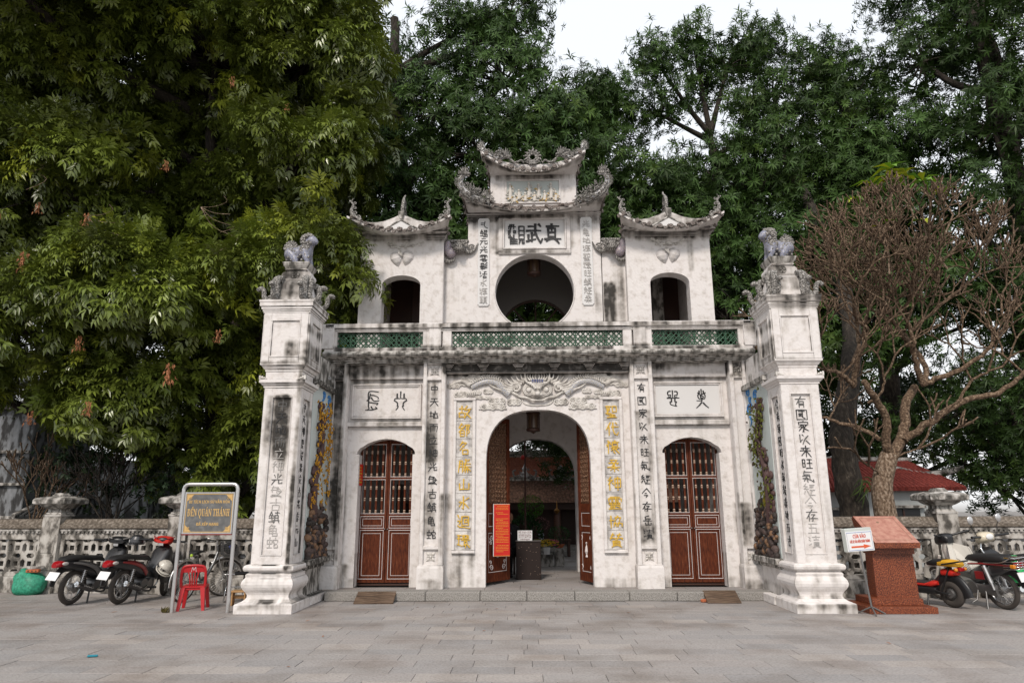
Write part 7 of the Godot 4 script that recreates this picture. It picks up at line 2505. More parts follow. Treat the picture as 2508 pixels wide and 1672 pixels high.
func build_sign() -> void:
	var s := thing("steel_sign", "grey sign board with gold lettering in a round-cornered steel tube frame", "sign", Vector3(-5.28, 0, 1.98), 0.0)
	var b := MB.new()
	b.tube([Vector3(-0.435, 0, 0), Vector3(-0.435, 1.86, 0), Vector3(-0.42, 1.9, 0), Vector3(-0.395, 1.925, 0), Vector3(-0.35, 1.935, 0), Vector3(0.35, 1.935, 0), Vector3(0.395, 1.925, 0), Vector3(0.42, 1.9, 0), Vector3(0.435, 1.86, 0), Vector3(0.435, 0, 0)], [0.03], 12)
	part("tube_frame", b, mats.steel, s)
	b = MB.new()
	frame_box(b, -0.40, 1.165, 0.40, 1.81, 0.022, -0.02, 0.02, 0.004)
	part("board_frame", b, mats.steel, s)
	bx("bottom_strip", Vector3(-0.40, 1.148, -0.02), Vector3(0.40, 1.164, 0.021), M("dull_red_paint", Color(0.2, 0.02, 0.02), 0.5), s)
	var board := M("slate_board", Color(1, 1, 1), 0.3)
	tri_map(board, ntex(0.02, 101, [0.0, lin(0.09, 0.092, 0.092), 0.5, lin(0.125, 0.125, 0.123), 1.0, lin(0.19, 0.19, 0.185)], 256, 4), Vector3.ONE * 1.4)
	bx("board", Vector3(-0.38, 1.185, -0.012), Vector3(0.38, 1.79, 0.008), board, s, 0.002)
	b = MB.new()
	frame_box(b, -0.375, 1.19, 0.375, 1.785, 0.011, 0.0, 0.0105, 0.001)
	for ex: float in [-1.0, 1.0]:
		for ey: float in [-1.0, 1.0]:
			var c := Vector3(ex * 0.36, 1.4875 + ey * 0.282, 0.009)
			b.tri(c, c + Vector3(-ex * 0.1, 0, 0), c + Vector3(0, -ey * 0.1, 0)) if ex * ey > 0 else b.tri(c, c + Vector3(0, -ey * 0.1, 0), c + Vector3(-ex * 0.1, 0, 0))
			b.scroll(c + Vector3(-ex * 0.055, -ey * 0.055, 0.002), Vector3(ex, 0, 0), Vector3(0, ey, 0), 0.025, 0.006, 1.2, 0.0, 9)
	var gold := M("sign_gold", Color(0.56, 0.36, 0.13), 0.5)
	part("corner_ornament", b, gold, s)
	lettering(s, "DI TÍCH LỊCH SỬ VĂN HÓA", 0.046, gold, at(0, 1.66, 0.011), false, true, 0.66)
	lettering(s, "ĐỀN QUÁN THÁNH", 0.105, gold, at(0, 1.49, 0.011), true, true, 0.68)
	lettering(s, "ĐÃ XẾP HẠNG", 0.045, gold, at(0, 1.315, 0.011), false, true, 0.36)
	var w := thing("weed_tuft", "small dusty weed growing at the foot of the sign's left post", "weed", Vector3(-5.80, 0, 2.0))
	b = MB.new()
	var g := RandomNumberGenerator.new()
	g.seed = 8
	for k in 30:
		var a := g.randf() * TAU
		b.col = Color(0.10, 0.085, 0.03)
		b.leaf(Vector3(g.randf_range(-0.05, 0.05), 0.0, g.randf_range(-0.03, 0.03)), Vector3(cos(a) * 0.6, 1, sin(a) * 0.6).normalized(), Vector3(0.1, 0.1, 1), g.randf_range(0.04, 0.12), 0.025, 0.3)
	part("leaf", b, mats.pale_leaf, w)
	# chair
	var c := thing("plastic_chair", "small red plastic chair with slatted back behind the sign's left leg", "chair", Vector3(-5.55, 0, 1.62), deg_to_rad(194.0))
	var R: Material = mats.red_plastic
	b = MB.new()
	b.cbox(Vector3(-0.18, 0.335, -0.17), Vector3(0.18, 0.365, 0.19), 0.012)
	b.cbox(Vector3(-0.165, 0.30, -0.155), Vector3(0.165, 0.34, 0.175), 0.01)
	part("seat", b, R, c)
	for ex: float in [-1.0, 1.0]:
		for ez: float in [-1.0, 1.0]:
			b = MB.new()
			var p0 := Vector3(ex * 0.145, 0.345, ez * 0.15)
			var p1 := Vector3(ex * 0.185, 0.0, ez * 0.2)
			for k in 4:
				var u := Vector3(0.034, 0, 0) if k % 2 == 0 else Vector3(0, 0, 0.034)
				var v := Vector3(0, 0, 0.034) if k % 2 == 0 else Vector3(0.034, 0, 0)
				var e := 1.0 if k < 2 else -1.0
				b.quad(p0 + u * e - v, p0 + u * e + v, p1 + (u * e + v) * 0.62, p1 + (u * e - v) * 0.62) if (k % 2 == 1) == (e > 0) else b.quad(p0 + u * e + v, p0 + u * e - v, p1 + (u * e - v) * 0.62, p1 + (u * e + v) * 0.62)
			part("leg", b, R, c)
	b = MB.new()   # back: arched frame
	var fr := curve([Vector3(-0.175, 0.35, -0.16), Vector3(-0.18, 0.5, -0.19), Vector3(-0.16, 0.64, -0.215), Vector3(-0.08, 0.675, -0.222), Vector3(0.08, 0.675, -0.222), Vector3(0.16, 0.64, -0.215), Vector3(0.18, 0.5, -0.19), Vector3(0.175, 0.35, -0.16)], 4)
	b.tube(fr, [0.022], 7, 0.6)
	b.T = Transform3D(Basis(Vector3.RIGHT, -0.14), Vector3(0, 0.62, -0.205))
	b.cbox(Vector3(-0.155, -0.045, -0.009), Vector3(0.155, 0.05, 0.009), 0.008)
	b.T = Transform3D.IDENTITY
	var back := part("backrest", b, R, c)
	for k in 4:
		b = MB.new()
		var x := -0.05 + 0.033 * k
		var top := -0.075 + 0.05 * k
		b.tube(curve([Vector3(x * 1.1, 0.355, -0.16), Vector3(x, 0.45, -0.185), Vector3(top, 0.58, -0.205)], 4), [0.011], 6)
		part("slat", b, R, back)
	b = MB.new()
	var mk := [Vector2(-0.035, -0.04), Vector2(-0.02, 0.035), Vector2(0.0, -0.015), Vector2(0.025, 0.035), Vector2(0.035, -0.04)]
	for i in 4:
		b.bar(Vector3(-mk[i].x, 0.622 + mk[i].y, -0.217 - mk[i].y * 0.14), Vector3(-mk[i + 1].x, 0.622 + mk[i + 1].y, -0.217 - mk[i + 1].y * 0.14), 0.0035, 4)
	part("painted_mark", b, mats.plate_white, back)
	# stool and a little metal stand by the pillar
	var st := thing("wooden_stool", "small pale wooden stool tucked beside the left pillar's base", "stool", Vector3(-5.02, 0, 1.12), 0.2)
	bx("seat", Vector3(-0.13, 0.205, -0.11), Vector3(0.13, 0.23, 0.11), mats.pale_wood, st)
	for ex: float in [-1.0, 1.0]:
		bx("side_board", Vector3(ex * 0.10 - 0.012, 0, -0.1), Vector3(ex * 0.10 + 0.012, 0.205, 0.1), mats.pale_wood, st)
	bx("stretcher", Vector3(-0.088, 0.1, -0.01), Vector3(0.088, 0.15, 0.01), mats.pale_wood, st)
	var tr := thing("metal_stand", "low chromed metal stand with dark padded top between the bicycle and the left pillar", "stand", Vector3(-5.25, 0, 0.75), 0.15)
	b = MB.new()
	for ex: float in [-1.0, 1.0]:
		b.tube([Vector3(ex * 0.15, 0.012, -0.12), Vector3(ex * 0.13, 0.45, 0.0), Vector3(ex * 0.15, 0.012, 0.12), Vector3(ex * 0.15, 0.012, -0.12)], [0.011], 6)
	b.tube([Vector3(-0.14, 0.25, 0.06), Vector3(0.14, 0.25, 0.06)], [0.009], 6)
	b.tube([Vector3(-0.2, 0.45, 0), Vector3(0.2, 0.45, 0)], [0.012], 6)
	part("frame", b, mats.chrome, tr)
	b = MB.new()
	b.tube([Vector3(-0.02, 0.465, 0), Vector3(0.26, 0.465, 0)], [0.03], 9)
	part("pad", b, mats.black_vinyl, tr)
	# bag and bricks by the left wall
	var bag := thing("green_bag", "bulging green woven plastic sack on the ground by the left wall", "bag", Vector3(-9.62, 0, -0.35))
	b = MB.new()
	var pts := [[Vector3(0, 0.16, 0), Vector3(0.05, 0.2, 0), 0.19, 0.2], [Vector3(-0.15, 0.14, 0), Vector3(-0.18, 0.28, 0), 0.14, 0.12], [Vector3(0.16, 0.13, 0.02), Vector3(0.2, 0.22, 0), 0.14, 0.11], [Vector3(-0.05, 0.3, 0), Vector3(-0.14, 0.4, 0), 0.12, 0.07], [Vector3(0.1, 0.1, 0.1), Vector3(-0.12, 0.1, 0.1), 0.1, 0.1]]
	sdf_mesh(b, pts, 0.035, 0.06)
	for i in b.V.size():
		var p := b.V[i]
		b.V[i] = p + b.N[i] * 0.014 * sin(p.x * 38.0 + p.y * 30.0 + p.z * 25.0)
		b.V[i].y = maxf(b.V[i].y, 0.002)
	var sack := M("green_sack", Color(1, 1, 1), 0.55)
	tri_map(sack, ntex(0.03, 103, [0.0, lin(0.01, 0.1, 0.06), 0.5, lin(0.02, 0.24, 0.14), 1.0, lin(0.06, 0.36, 0.23)], 256, 4), Vector3.ONE * 2.0)
	part("sack", b, sack, bag)
	for k in 2:
		var br := thing("brick", ["orange hollow brick lying on the green sack", "grey chunk of rubble lying on the green sack behind the orange brick"][k], "brick", Vector3(-9.55 + 0.03 * k, 0.40 + 0.055 * k, -0.30 - 0.06 * k), 0.2 + k * 0.5)
		bx("block", Vector3(-0.11, 0, -0.05), Vector3(0.11, 0.055, 0.05), mats.brick_orange if k == 0 else mats.grey_render, br)
		if k == 0:
			b = MB.new()
			for e in 3:
				b.disc(Vector3(-0.065 + 0.065 * e, 0.028, 0.051), Vector3.BACK, 0.014, 0.003, 8)
			part("hole", b, mats.dark_wood, br)
	# ramp boards on the step
	var pos := [Vector3(-2.80, 0, 0.86), Vector3(3.0, 0, 0.84)]
	for k in 2:
		var rp := thing("ramp_board", ["flat brown wooden ramp board leaning on the step by the left door", "worn wooden ramp board leaning on the step by the right door"][k], "ramp", pos[k], 0.03 - 0.06 * k, "wooden ramp boards at the step")
		var m := MB.new()
		m.T = Transform3D(Basis(Vector3.RIGHT, 0.36 + 0.03 * k), Vector3(0, 0.075, 0.0))
		for e in 3 - k:
			var n := 3 - k
			var dz := 0.40 / n
			var q := MB.new()
			q.T = m.T
			q.cbox(Vector3(-0.33 + 0.09 * k, -0.018, -0.2 + dz * e + 0.002), Vector3(0.33 - 0.02 * k, 0.02, -0.2 + dz * (e + 1) - 0.002), 0.006)
			part("plank", q, mats.ramp_wood, rp)
		m.cbox(Vector3(-0.3 + 0.09 * k, -0.045, -0.12), Vector3(-0.25 + 0.09 * k, -0.017, 0.12), 0.004)
		m.cbox(Vector3(0.22, -0.045, -0.12), Vector3(0.27, -0.017, 0.12), 0.004)
		part("batten", m, mats.ramp_wood, rp)
	var bb := thing("broken_brick", "broken orange brick propping the right ramp board at the step", "brick", Vector3(2.74, 0, 0.86), 0.4)
	bx("block", Vector3(-0.06, 0, -0.04), Vector3(0.05, 0.05, 0.04), mats.brick_orange, bb, 0.015)
	# surveillance camera under the cornice
	var cc := thing("security_camera", "small grey bullet camera on the left end of the gate under the cornice", "camera", Vector3(-3.93, 3.93, 0.45), 0.5)
	b = MB.new()
	b.tube([Vector3(0, 0, -0.06), Vector3(0, -0.01, 0.06)], [0.035], 10)
	part("body", b, mats.dull_metal, cc)
	b = MB.new()
	b.tube([Vector3(0, 0.0, -0.05), Vector3(-0.02, -0.08, -0.12), Vector3(-0.05, -0.16, -0.2)], [0.012], 6)
	part("bracket", b, mats.dull_metal, cc)
	var rp := thing("wall_plaque", "narrow red plaque with yellow marks on the left doorway's reveal", "plaque", Vector3(-3.395, 1.97, -0.14), deg_to_rad(75))
	bx("plate", Vector3(-0.1, 0, -0.008), Vector3(0.1, 0.4, 0.004), mats.bright_red, rp, 0.002)
	b = MB.new()
	for k in 6:
		b.cbox(Vector3(-0.07, 0.05 + k * 0.055, 0.004), Vector3(0.07 - 0.02 * (k % 3), 0.07 + k * 0.055, 0.0065), 0.0)
	part("yellow_line", b, mats.gold, rp)

func build_right_things() -> void:
	# granite stand
	var p := thing("granite_stand", "red granite stand with sloping dusty top beside the right pillar", "stand", Vector3(5.34, 0, 1.86))
	bx("lower_step", Vector3(-0.5, 0.0, -0.52), Vector3(0.5, 0.095, 0.36), mats.granite, p, 0.006)
	bx("upper_step", Vector3(-0.36, 0.095, -0.4), Vector3(0.40, 0.195, 0.17), mats.granite, p, 0.006)
	var b := MB.new()
	b.rect_sweep(0.105, -0.11, 0.32, 0.13, prof([0.0, 0.193, -0.012, 0.86]))
	part("body", b, mats.granite, p)
	b = MB.new()
	b.rect_sweep(0.105, -0.10, 0.315, 0.16, prof([0.0, 0.83, 0.0, 0.93]))
	part("collar", b, mats.granite, p)
	b = MB.new()
	b.xsweep(-0.23, 0.455, prof([0.19, 0.925, 0.19, 1.0, -0.46, 1.39, -0.5, 1.35, -0.30, 0.925]))
	var desk := part("sloping_slab", b, mats.granite, p)
	b = MB.new()
	var a0 := Vector3(-0.225, 1.0025, 0.188)
	var dirv := Vector3(0, 0.39, -0.65)
	var nrm := Vector3(0, 0.65, 0.39).normalized() * 0.003
	b.quad(a0 + nrm, a0 + Vector3(0.675, 0, 0) + nrm, a0 + Vector3(0.675, 0, 0) + dirv * 0.99 + nrm, a0 + dirv * 0.99 + nrm)
	part("dusty_face", b, mats.granite_dusty, desk)
	b = MB.new()
	for e: Array in [[0.1, 0.1, 0.9, 0.1], [0.1, 0.9, 0.9, 0.9], [0.1, 0.1, 0.1, 0.9], [0.9, 0.1, 0.9, 0.9]]:
		b.bar(a0 + Vector3(0.675 * e[0], 0, 0) + dirv * e[1] + nrm, a0 + Vector3(0.675 * e[2], 0, 0) + dirv * e[3] + nrm, 0.004, 4)
	b.disc(a0 + Vector3(0.31, 0, 0) + dirv * 0.75 + nrm, nrm.normalized(), 0.022, 0.006, 10)
	part("inlaid_border", b, M("granite_line", Color(0.22, 0.13, 0.08), 0.6), desk)
	# arrow sign on a tripod pole
	var s := thing("arrow_sign", "white box sign with red lettering and an arrow on a thin tripod pole", "sign", Vector3(4.80, 0, 2.24), 0.0)
	b = MB.new()
	b.tube([Vector3(0.06, 0.09, 0), Vector3(-0.02, 0.9, 0)], [0.015], 8)
	part("pole", b, mats.dull_metal, s)
	for q: Array in [[-0.14, -0.14], [0.2, -0.02], [-0.04, 0.2]]:
		b = MB.new()
		b.tube([Vector3(0.06, 0.11, 0), Vector3(0.06 + q[0], 0.008, q[1])], [0.011], 6)
		part("leg", b, mats.dull_metal, s)
	var tilt := Transform3D(Basis(Vector3.BACK, 0.06) * Basis(Vector3.UP, 0.12), Vector3(-0.005, 1.06, 0.0))
	b = MB.new()
	b.T = tilt
	b.cbox(Vector3(-0.215, -0.17, -0.10), Vector3(0.215, 0.17, 0.0), 0.006)
	var box := part("sign_box", b, M("pale_box", Color(0.5, 0.53, 0.5), 0.5), s)
	b = MB.new()
	b.T = tilt
	b.cbox(Vector3(-0.212, -0.165, 0.001), Vector3(0.212, 0.125, 0.007), 0.002)
	part("sign_face", b, mats.plate_white, box)
	b = MB.new()
	b.T = tilt
	frame_box(b, -0.198, -0.152, 0.198, 0.112, 0.007, 0.003, 0.009, 0.001)
	part("blue_border", b, M("border_blue", Color(0.12, 0.2, 0.42), 0.5), box)
	var red := M("sign_red", Color(0.55, 0.07, 0.03), 0.5)
	lettering(box, "CỬA VÀO", 0.052, red, tilt * at(0, 0.052, 0.009), false, true, 0.21)
	lettering(box, "GỬI XE VÀO ĐỀN QUÁN THÁNH", 0.04, red, tilt * at(0, -0.022, 0.009), false, true, 0.32)
	b = MB.new()
	b.T = tilt
	b.prism(v2([-0.15, -0.112, 0.05, -0.112, 0.05, -0.13, 0.165, -0.098, 0.05, -0.066, 0.05, -0.086, -0.15, -0.086]), 0.006, 0.0095)
	part("arrow", b, M("arrow_orange", Color(0.62, 0.1, 0.03), 0.5), box)

func person() -> void:
	# seated in the shade behind the red board
	var p := thing("person", "person in a dark suit sitting in the shade behind the red notice board", "person", Vector3(-0.62, 0.15, -2.25), 0.35)
	var bones := [
		[Vector3(0, 0.50, 0), Vector3(0, 0.72, 0.0), 0.145, 0.15], [Vector3(0, 0.72, 0), Vector3(0, 0.92, 0.01), 0.16, 0.14], [Vector3(-0.14, 0.96, 0.01), Vector3(0.14, 0.96, 0.01), 0.075, 0.075],
		[Vector3(0, 0.98, 0.01), Vector3(0, 1.06, 0.02), 0.06, 0.055],
		[Vector3(-0.18, 0.95, 0.01), Vector3(-0.23, 0.70, 0.03), 0.058, 0.046], [Vector3(-0.23, 0.70, 0.03), Vector3(-0.13, 0.56, 0.24), 0.046, 0.034],
		[Vector3(0.18, 0.95, 0.01), Vector3(0.23, 0.70, 0.03), 0.058, 0.046], [Vector3(0.23, 0.70, 0.03), Vector3(0.13, 0.56, 0.24), 0.046, 0.034],
		[Vector3(-0.09, 0.50, 0.02), Vector3(-0.11, 0.49, 0.42), 0.10, 0.075], [Vector3(-0.11, 0.49, 0.42), Vector3(-0.11, 0.09, 0.40), 0.07, 0.048],
		[Vector3(0.09, 0.50, 0.02), Vector3(0.11, 0.49, 0.42), 0.10, 0.075], [Vector3(0.11, 0.49, 0.42), Vector3(0.11, 0.09, 0.40), 0.07, 0.048],
		[Vector3(-0.11, 0.045, 0.38), Vector3(-0.12, 0.035, 0.52), 0.042, 0.036], [Vector3(0.11, 0.045, 0.38), Vector3(0.12, 0.035, 0.52), 0.042, 0.036],
	]
	var b := MB.new()
	sdf_mesh(b, bones, 0.026, 0.05)
	part("body", b, mats.dark_cloth, p)
	b = MB.new()
	var head := [
		[Vector3(0, 1.20, 0.015), Vector3(0, 1.215, 0.025), 0.082, 0.085], [Vector3(0, 1.135, 0.05), Vector3(0, 1.115, 0.065), 0.055, 0.04], [Vector3(0, 1.18, 0.095), Vector3(0, 1.155, 0.112), 0.012, 0.016],
		[Vector3(-0.035, 1.165, 0.07), Vector3(0.035, 1.165, 0.07), 0.035, 0.035], [Vector3(-0.082, 1.185, 0.01), Vector3(-0.088, 1.16, 0.008), 0.014, 0.012], [Vector3(0.082, 1.185, 0.01), Vector3(0.088, 1.16, 0.008), 0.014, 0.012],
		[Vector3(0, 1.05, 0.02), Vector3(0, 1.12, 0.025), 0.05, 0.05],
	]
	sdf_mesh(b, head, 0.011, 0.02)
	for s: float in [-1.0, 1.0]:   # hands resting on the knees, five fingers each
		var h := [[Vector3(s * 0.13, 0.56, 0.24), Vector3(s * 0.115, 0.565, 0.31), 0.032, 0.034]]
		for k in 4:
			var x := s * (0.09 + 0.018 * k)
			var l: float = [0.075, 0.085, 0.08, 0.062][k]
			h.append([Vector3(x, 0.568, 0.33), Vector3(x, 0.57, 0.33 + l * 0.5), 0.010, 0.009])
			h.append([Vector3(x, 0.57, 0.33 + l * 0.5), Vector3(x, 0.55, 0.33 + l), 0.009, 0.008])
		h.append([Vector3(s * 0.095, 0.56, 0.27), Vector3(s * 0.06, 0.556, 0.31), 0.012, 0.009])
		sdf_mesh(b, h, 0.008, 0.012)
	part("face_and_hands", b, mats.skin, p)
	b = MB.new()
	for s: float in [-1.0, 1.0]:
		b.ball(Vector3(s * 0.032, 1.185, 0.092), Vector3(0.013, 0.007, 0.008), 7, 5)
		b.tube([Vector3(s * 0.018, 1.206, 0.098), Vector3(s * 0.05, 1.206, 0.088)], [0.005], 5)
	b.tube([Vector3(-0.02, 1.125, 0.104), Vector3(0.02, 1.125, 0.104)], [0.005], 5)
	b.ball(Vector3(0, 1.245, -0.005), Vector3(0.09, 0.065, 0.095), 12, 7)
	part("hair_and_features", b, mats.hair, p)
	b = MB.new()
	b.tri(Vector3(-0.035, 1.02, 0.10), Vector3(0.035, 1.02, 0.10), Vector3(0, 0.84, 0.165))
	part("shirt_front", b, mats.plate_white, p)
	var st := thing("chair", "dark wooden chair carrying the seated person behind the arch", "chair", Vector3(-0.62, 0.15, -2.25), 0.35)
	bx("seat", Vector3(-0.21, 0.38, -0.2), Vector3(0.21, 0.41, 0.2), mats.dark_wood, st)
	for ex: float in [-1.0, 1.0]:
		for ez: float in [-1.0, 1.0]:
			bx("leg", Vector3(ex * 0.18 - 0.018, 0, ez * 0.17 - 0.018), Vector3(ex * 0.18 + 0.018, 0.38, ez * 0.17 + 0.018), mats.dark_wood, st)
	bx("backrest", Vector3(-0.2, 0.42, -0.215), Vector3(0.2, 0.9, -0.185), mats.dark_wood, st)

func lantern(label: String, where: Vector3, s: float) -> void:
	var l := thing("lantern", label, "lantern", where, 0.3, "hanging lanterns in the gate")
	var b := MB.new()
	for k in 6:
		var a := TAU * k / 6.0
		var d := Vector3(cos(a), 0, sin(a)) * 0.12 * s
		b.tube([d + Vector3(0, -0.02, 0), d + Vector3(0, -0.34 * s, 0)], [0.012 * s], 5)
	b.lathe(Vector3.ZERO, prof([0.0, 0.0, 0.14 * s, 0.0, 0.15 * s, -0.03 * s, 0.12 * s, -0.05 * s]), 6)
	b.lathe(Vector3(0, -0.33 * s, 0), prof([0.12 * s, 0.02, 0.145 * s, 0.0, 0.135 * s, -0.035 * s, 0.06 * s, -0.05 * s, 0.0, -0.09 * s]), 6)
	b.tube([Vector3(0, 0, 0), Vector3(0, 0.3, 0)], [0.008], 5)
	part("frame", b, mats.dark_wood, l)
	b = MB.new()
	b.lathe(Vector3.ZERO, prof([0.105 * s, -0.32 * s, 0.105 * s, -0.04 * s]), 6)
	part("pane", b, M("old_glass", Color(0.10, 0.06, 0.035), 0.3), l)

func build_inside() -> void:
	lantern("dark six-sided lantern hanging in the central arch", Vector3(-0.08, 3.43, -0.8), 1.05)
	lantern("dark six-sided lantern hanging behind the round window", Vector3(-0.02, 6.95, -1.3), 1.15)
	# ticket desk and its price card
	var d := thing("ticket_desk", "dark brown ticket box standing in the central arch", "desk", Vector3(-0.2, 0.15, -1.55))
	bx("case", Vector3(-0.25, 0.0, -0.22), Vector3(0.25, 0.73, 0.22), M("dark_case", Color(0.016, 0.008, 0.006), 0.85), d, 0.01)
	bx("top", Vector3(-0.262, 0.73, -0.235), Vector3(0.262, 0.748, 0.235), M("case_top", Color(0.06, 0.05, 0.045), 0.4), d, 0.006)
	var b := MB.new()
	var g := RandomNumberGenerator.new()
	g.seed = 4
	for k in 26:
		b.ball(Vector3(g.randf_range(-0.24, 0.24), g.randf_range(0.05, 0.71), 0.221), Vector3(g.randf_range(0.003, 0.012), 0.003, 0.001), 5, 3)
	part("chipped_spot", b, mats.baluster_pale, d)
	var s := thing("price_card", "white entrance price card standing on the dark ticket box", "sign", Vector3(-0.27, 0.898, -1.42))
	bx("card", Vector3(-0.15, 0.0, -0.006), Vector3(0.15, 0.2, 0.004), mats.plate_white, s, 0.002)
	var ink := M("card_ink", Color(0.14, 0.025, 0.03), 0.6)
	lettering(s, "VÉ VÀO CỬA", 0.032, ink, at(0, 0.165, 0.006), true, true, 0.26, 0.002)
	lettering(s, "ENTRANCE TICKET", 0.017, ink, at(0, 0.13, 0.006), false, false, 0.22, 0.002)
	lettering(s, "10.000 đ/người", 0.026, ink, at(0, 0.10, 0.006), true, true, 0.25, 0.002)
	lettering(s, "SINH VIÊN, NGƯỜI CAO TUỔI", 0.015, ink, at(0, 0.062, 0.006), false, false, 0.24, 0.002)
	lettering(s, "5.000 đ/người", 0.024, ink, at(0, 0.026, 0.006), true, true, 0.2, 0.002)
	# red notice
	var n := thing("red_notice_board", "tall red notice board with small yellow text leaning on the left door leaf", "notice board", Vector3(-0.70, 0.66, -0.38), deg_to_rad(14.0))
	bx("backing", Vector3(-0.165, 0, -0.045), Vector3(0.155, 0.96, -0.004), mats.plate_white, n, 0.003)
	bx("face", Vector3(-0.155, 0.004, -0.003), Vector3(0.153, 0.956, 0.004), M("notice_red", Color(0.5, 0.012, 0.005), 0.75), n, 0.001)
	var yl := M("notice_yellow", Color(0.66, 0.30, 0.02), 0.5)
	b = MB.new()
	frame_box(b, -0.152, 0.008, 0.150, 0.952, 0.007, 0.002, 0.0055, 0.0)
	for k in 30:   # lines too small to read
		var y := 0.91 - k * 0.0285
		var x := -0.12 + (0.03 if k % 5 == 0 else 0.0)
		if k in [3, 6, 7, 24]:
			continue
		var stop := 0.125 - (0.1 if k % 5 == 4 else 0.0)
		while x < stop:
			var w := g.randf_range(0.01, 0.03)
			b.cbox(Vector3(x, y, 0.003), Vector3(minf(x + w, stop), y + 0.0085, 0.0052), 0.0)
			x += w + 0.007
	part("yellow_text", b, yl, n)
	person()
	# thin pole in the court
	var fp := thing("flag_pole", "thin brown pole rising behind the ticket box", "pole", Vector3(-0.27, 0.12, -3.9))
	b = MB.new()
	b.tube([Vector3.ZERO, Vector3(0.01, 3.4, 0)], [0.024, 0.02], 7)
	part("shaft", b, M("rust_pole", Color(0.07, 0.025, 0.018), 0.7), fp)
	b = MB.new()
	b.ball(Vector3(-0.05, 2.62, 0.01), Vector3(0.05, 0.055, 0.05), 10, 7)
	part("red_ball", b, mats.bright_red, fp)
	# shrubs and pots of the court
	var tp := thing("topiary_tree", "round clipped bright green shrub on a leafy stem in the courtyard", "shrub", Vector3(-0.14, 0.12, -6.0))
	leaf_ball("clipped_crown", tp, Vector3(0.02, 1.45, 0), Vector3(0.34, 0.30, 0.34), 900, 0.05, Color(0.06, 0.16, 0.015), 3)
	leaf_ball("lower_leaves", tp, Vector3(-0.12, 0.72, 0.1), Vector3(0.42, 0.5, 0.4), 500, 0.13, Color(0.02, 0.055, 0.015), 4)
	b = MB.new()
	b.tube([Vector3(0, 0, 0), Vector3(0.02, 0.8, 0), Vector3(0, 1.3, 0)], [0.05, 0.04, 0.03], 7)
	part("stem", b, mats.bark, tp)
	var bs := thing("potted_shrub", "small dark bonsai shrub on a stone block in the courtyard", "shrub", Vector3(0.58, 0.56, -5.0))
	leaf_ball("crown", bs, Vector3(0.0, 0.34, 0), Vector3(0.27, 0.17, 0.24), 300, 0.055, Color(0.025, 0.07, 0.02), 5)
	b = MB.new()
	b.tube([Vector3(0, 0, 0), Vector3(0.04, 0.14, 0), Vector3(0, 0.28, 0)], [0.035, 0.03, 0.02], 6)
	part("stem", b, mats.bark, bs)
	b = MB.new()
	b.lathe(Vector3.ZERO, prof([0.0, 0.0, 0.08, 0.0, 0.13, 0.07, 0.14, 0.09, 0.12, 0.09, 0.1, 0.07, 0.0, 0.07]), 12)
	part("pot", b, mats.brick_orange, bs)
	var sb := thing("stone_planter", "low grey stone trough under the flowers in the courtyard", "planter", Vector3(0.22, 0.12, -5.0))
	bx("trough", Vector3(-0.32, 0, -0.25), Vector3(0.2, 0.3, 0.25), mats.grey_render, sb)
	bx("pier", Vector3(0.24, 0, -0.17), Vector3(0.48, 0.44, 0.17), mats.grey_render, sb, 0.015)
	var fl := thing("flower_bucket", "white bucket of yellow and pink flowers in the courtyard", "flowers", Vector3(0.26, 0.42, -4.72))
	b = MB.new()
	b.lathe(Vector3.ZERO, prof([0.0, 0.0, 0.07, 0.0, 0.09, 0.16, 0.085, 0.16, 0.0, 0.14]), 12)
	part("bucket", b, mats.plate_white, fl)
	b = MB.new()
	for k in 120:
		var q := Vector3(g.randf_range(-0.3, 0.3), 0.24 + g.randf_range(-0.08, 0.1), g.randf_range(-0.15, 0.15))
		b.col = Color(0.64, 0.42, 0.02) if g.randf() < 0.6 else (Color(0.55, 0.12, 0.22) if q.x > 0.0 else Color(0.6, 0.5, 0.1))
		if g.randf() < 0.3:
			b.col = Color(0.03, 0.07, 0.02)
		for e in 4:
			var a := TAU * e / 4.0 + k
			b.leaf(q, Vector3(cos(a), 0.5, sin(a)).normalized(), Vector3(0, 0.3, 1), 0.05, 0.028, 0.1)
	part("blossom", b, mats.flower, fl)
	var vs := thing("altar_vase", "pale vase of faded flowers in the dark hall doorway", "vase", Vector3(0.19, 0.62, -8.3))
	b = MB.new()
	b.lathe(Vector3.ZERO, prof([0.0, 0.0, 0.06, 0.0, 0.09, 0.12, 0.05, 0.22, 0.07, 0.27]), 10)
	part("vase", b, M("blue_white_glaze", Color(0.3, 0.33, 0.4), 0.3), vs)
	leaf_ball("flowers", vs, Vector3(0, 0.45, 0), Vector3(0.25, 0.18, 0.2), 120, 0.06, Color(0.22, 0.1, 0.1), 6)
	var tb := thing("altar_table", "dark altar table with a red cloth inside the hall", "table", Vector3(0.2, 0.12, -8.6))
	bx("top", Vector3(-0.9, 0.46, -0.3), Vector3(0.9, 0.5, 0.3), mats.dark_wood, tb)
	for ex: float in [-1.0, 1.0]:
		bx("leg", Vector3(ex * 0.82 - 0.04, 0, -0.25), Vector3(ex * 0.82 + 0.04, 0.46, 0.25), mats.dark_wood, tb)
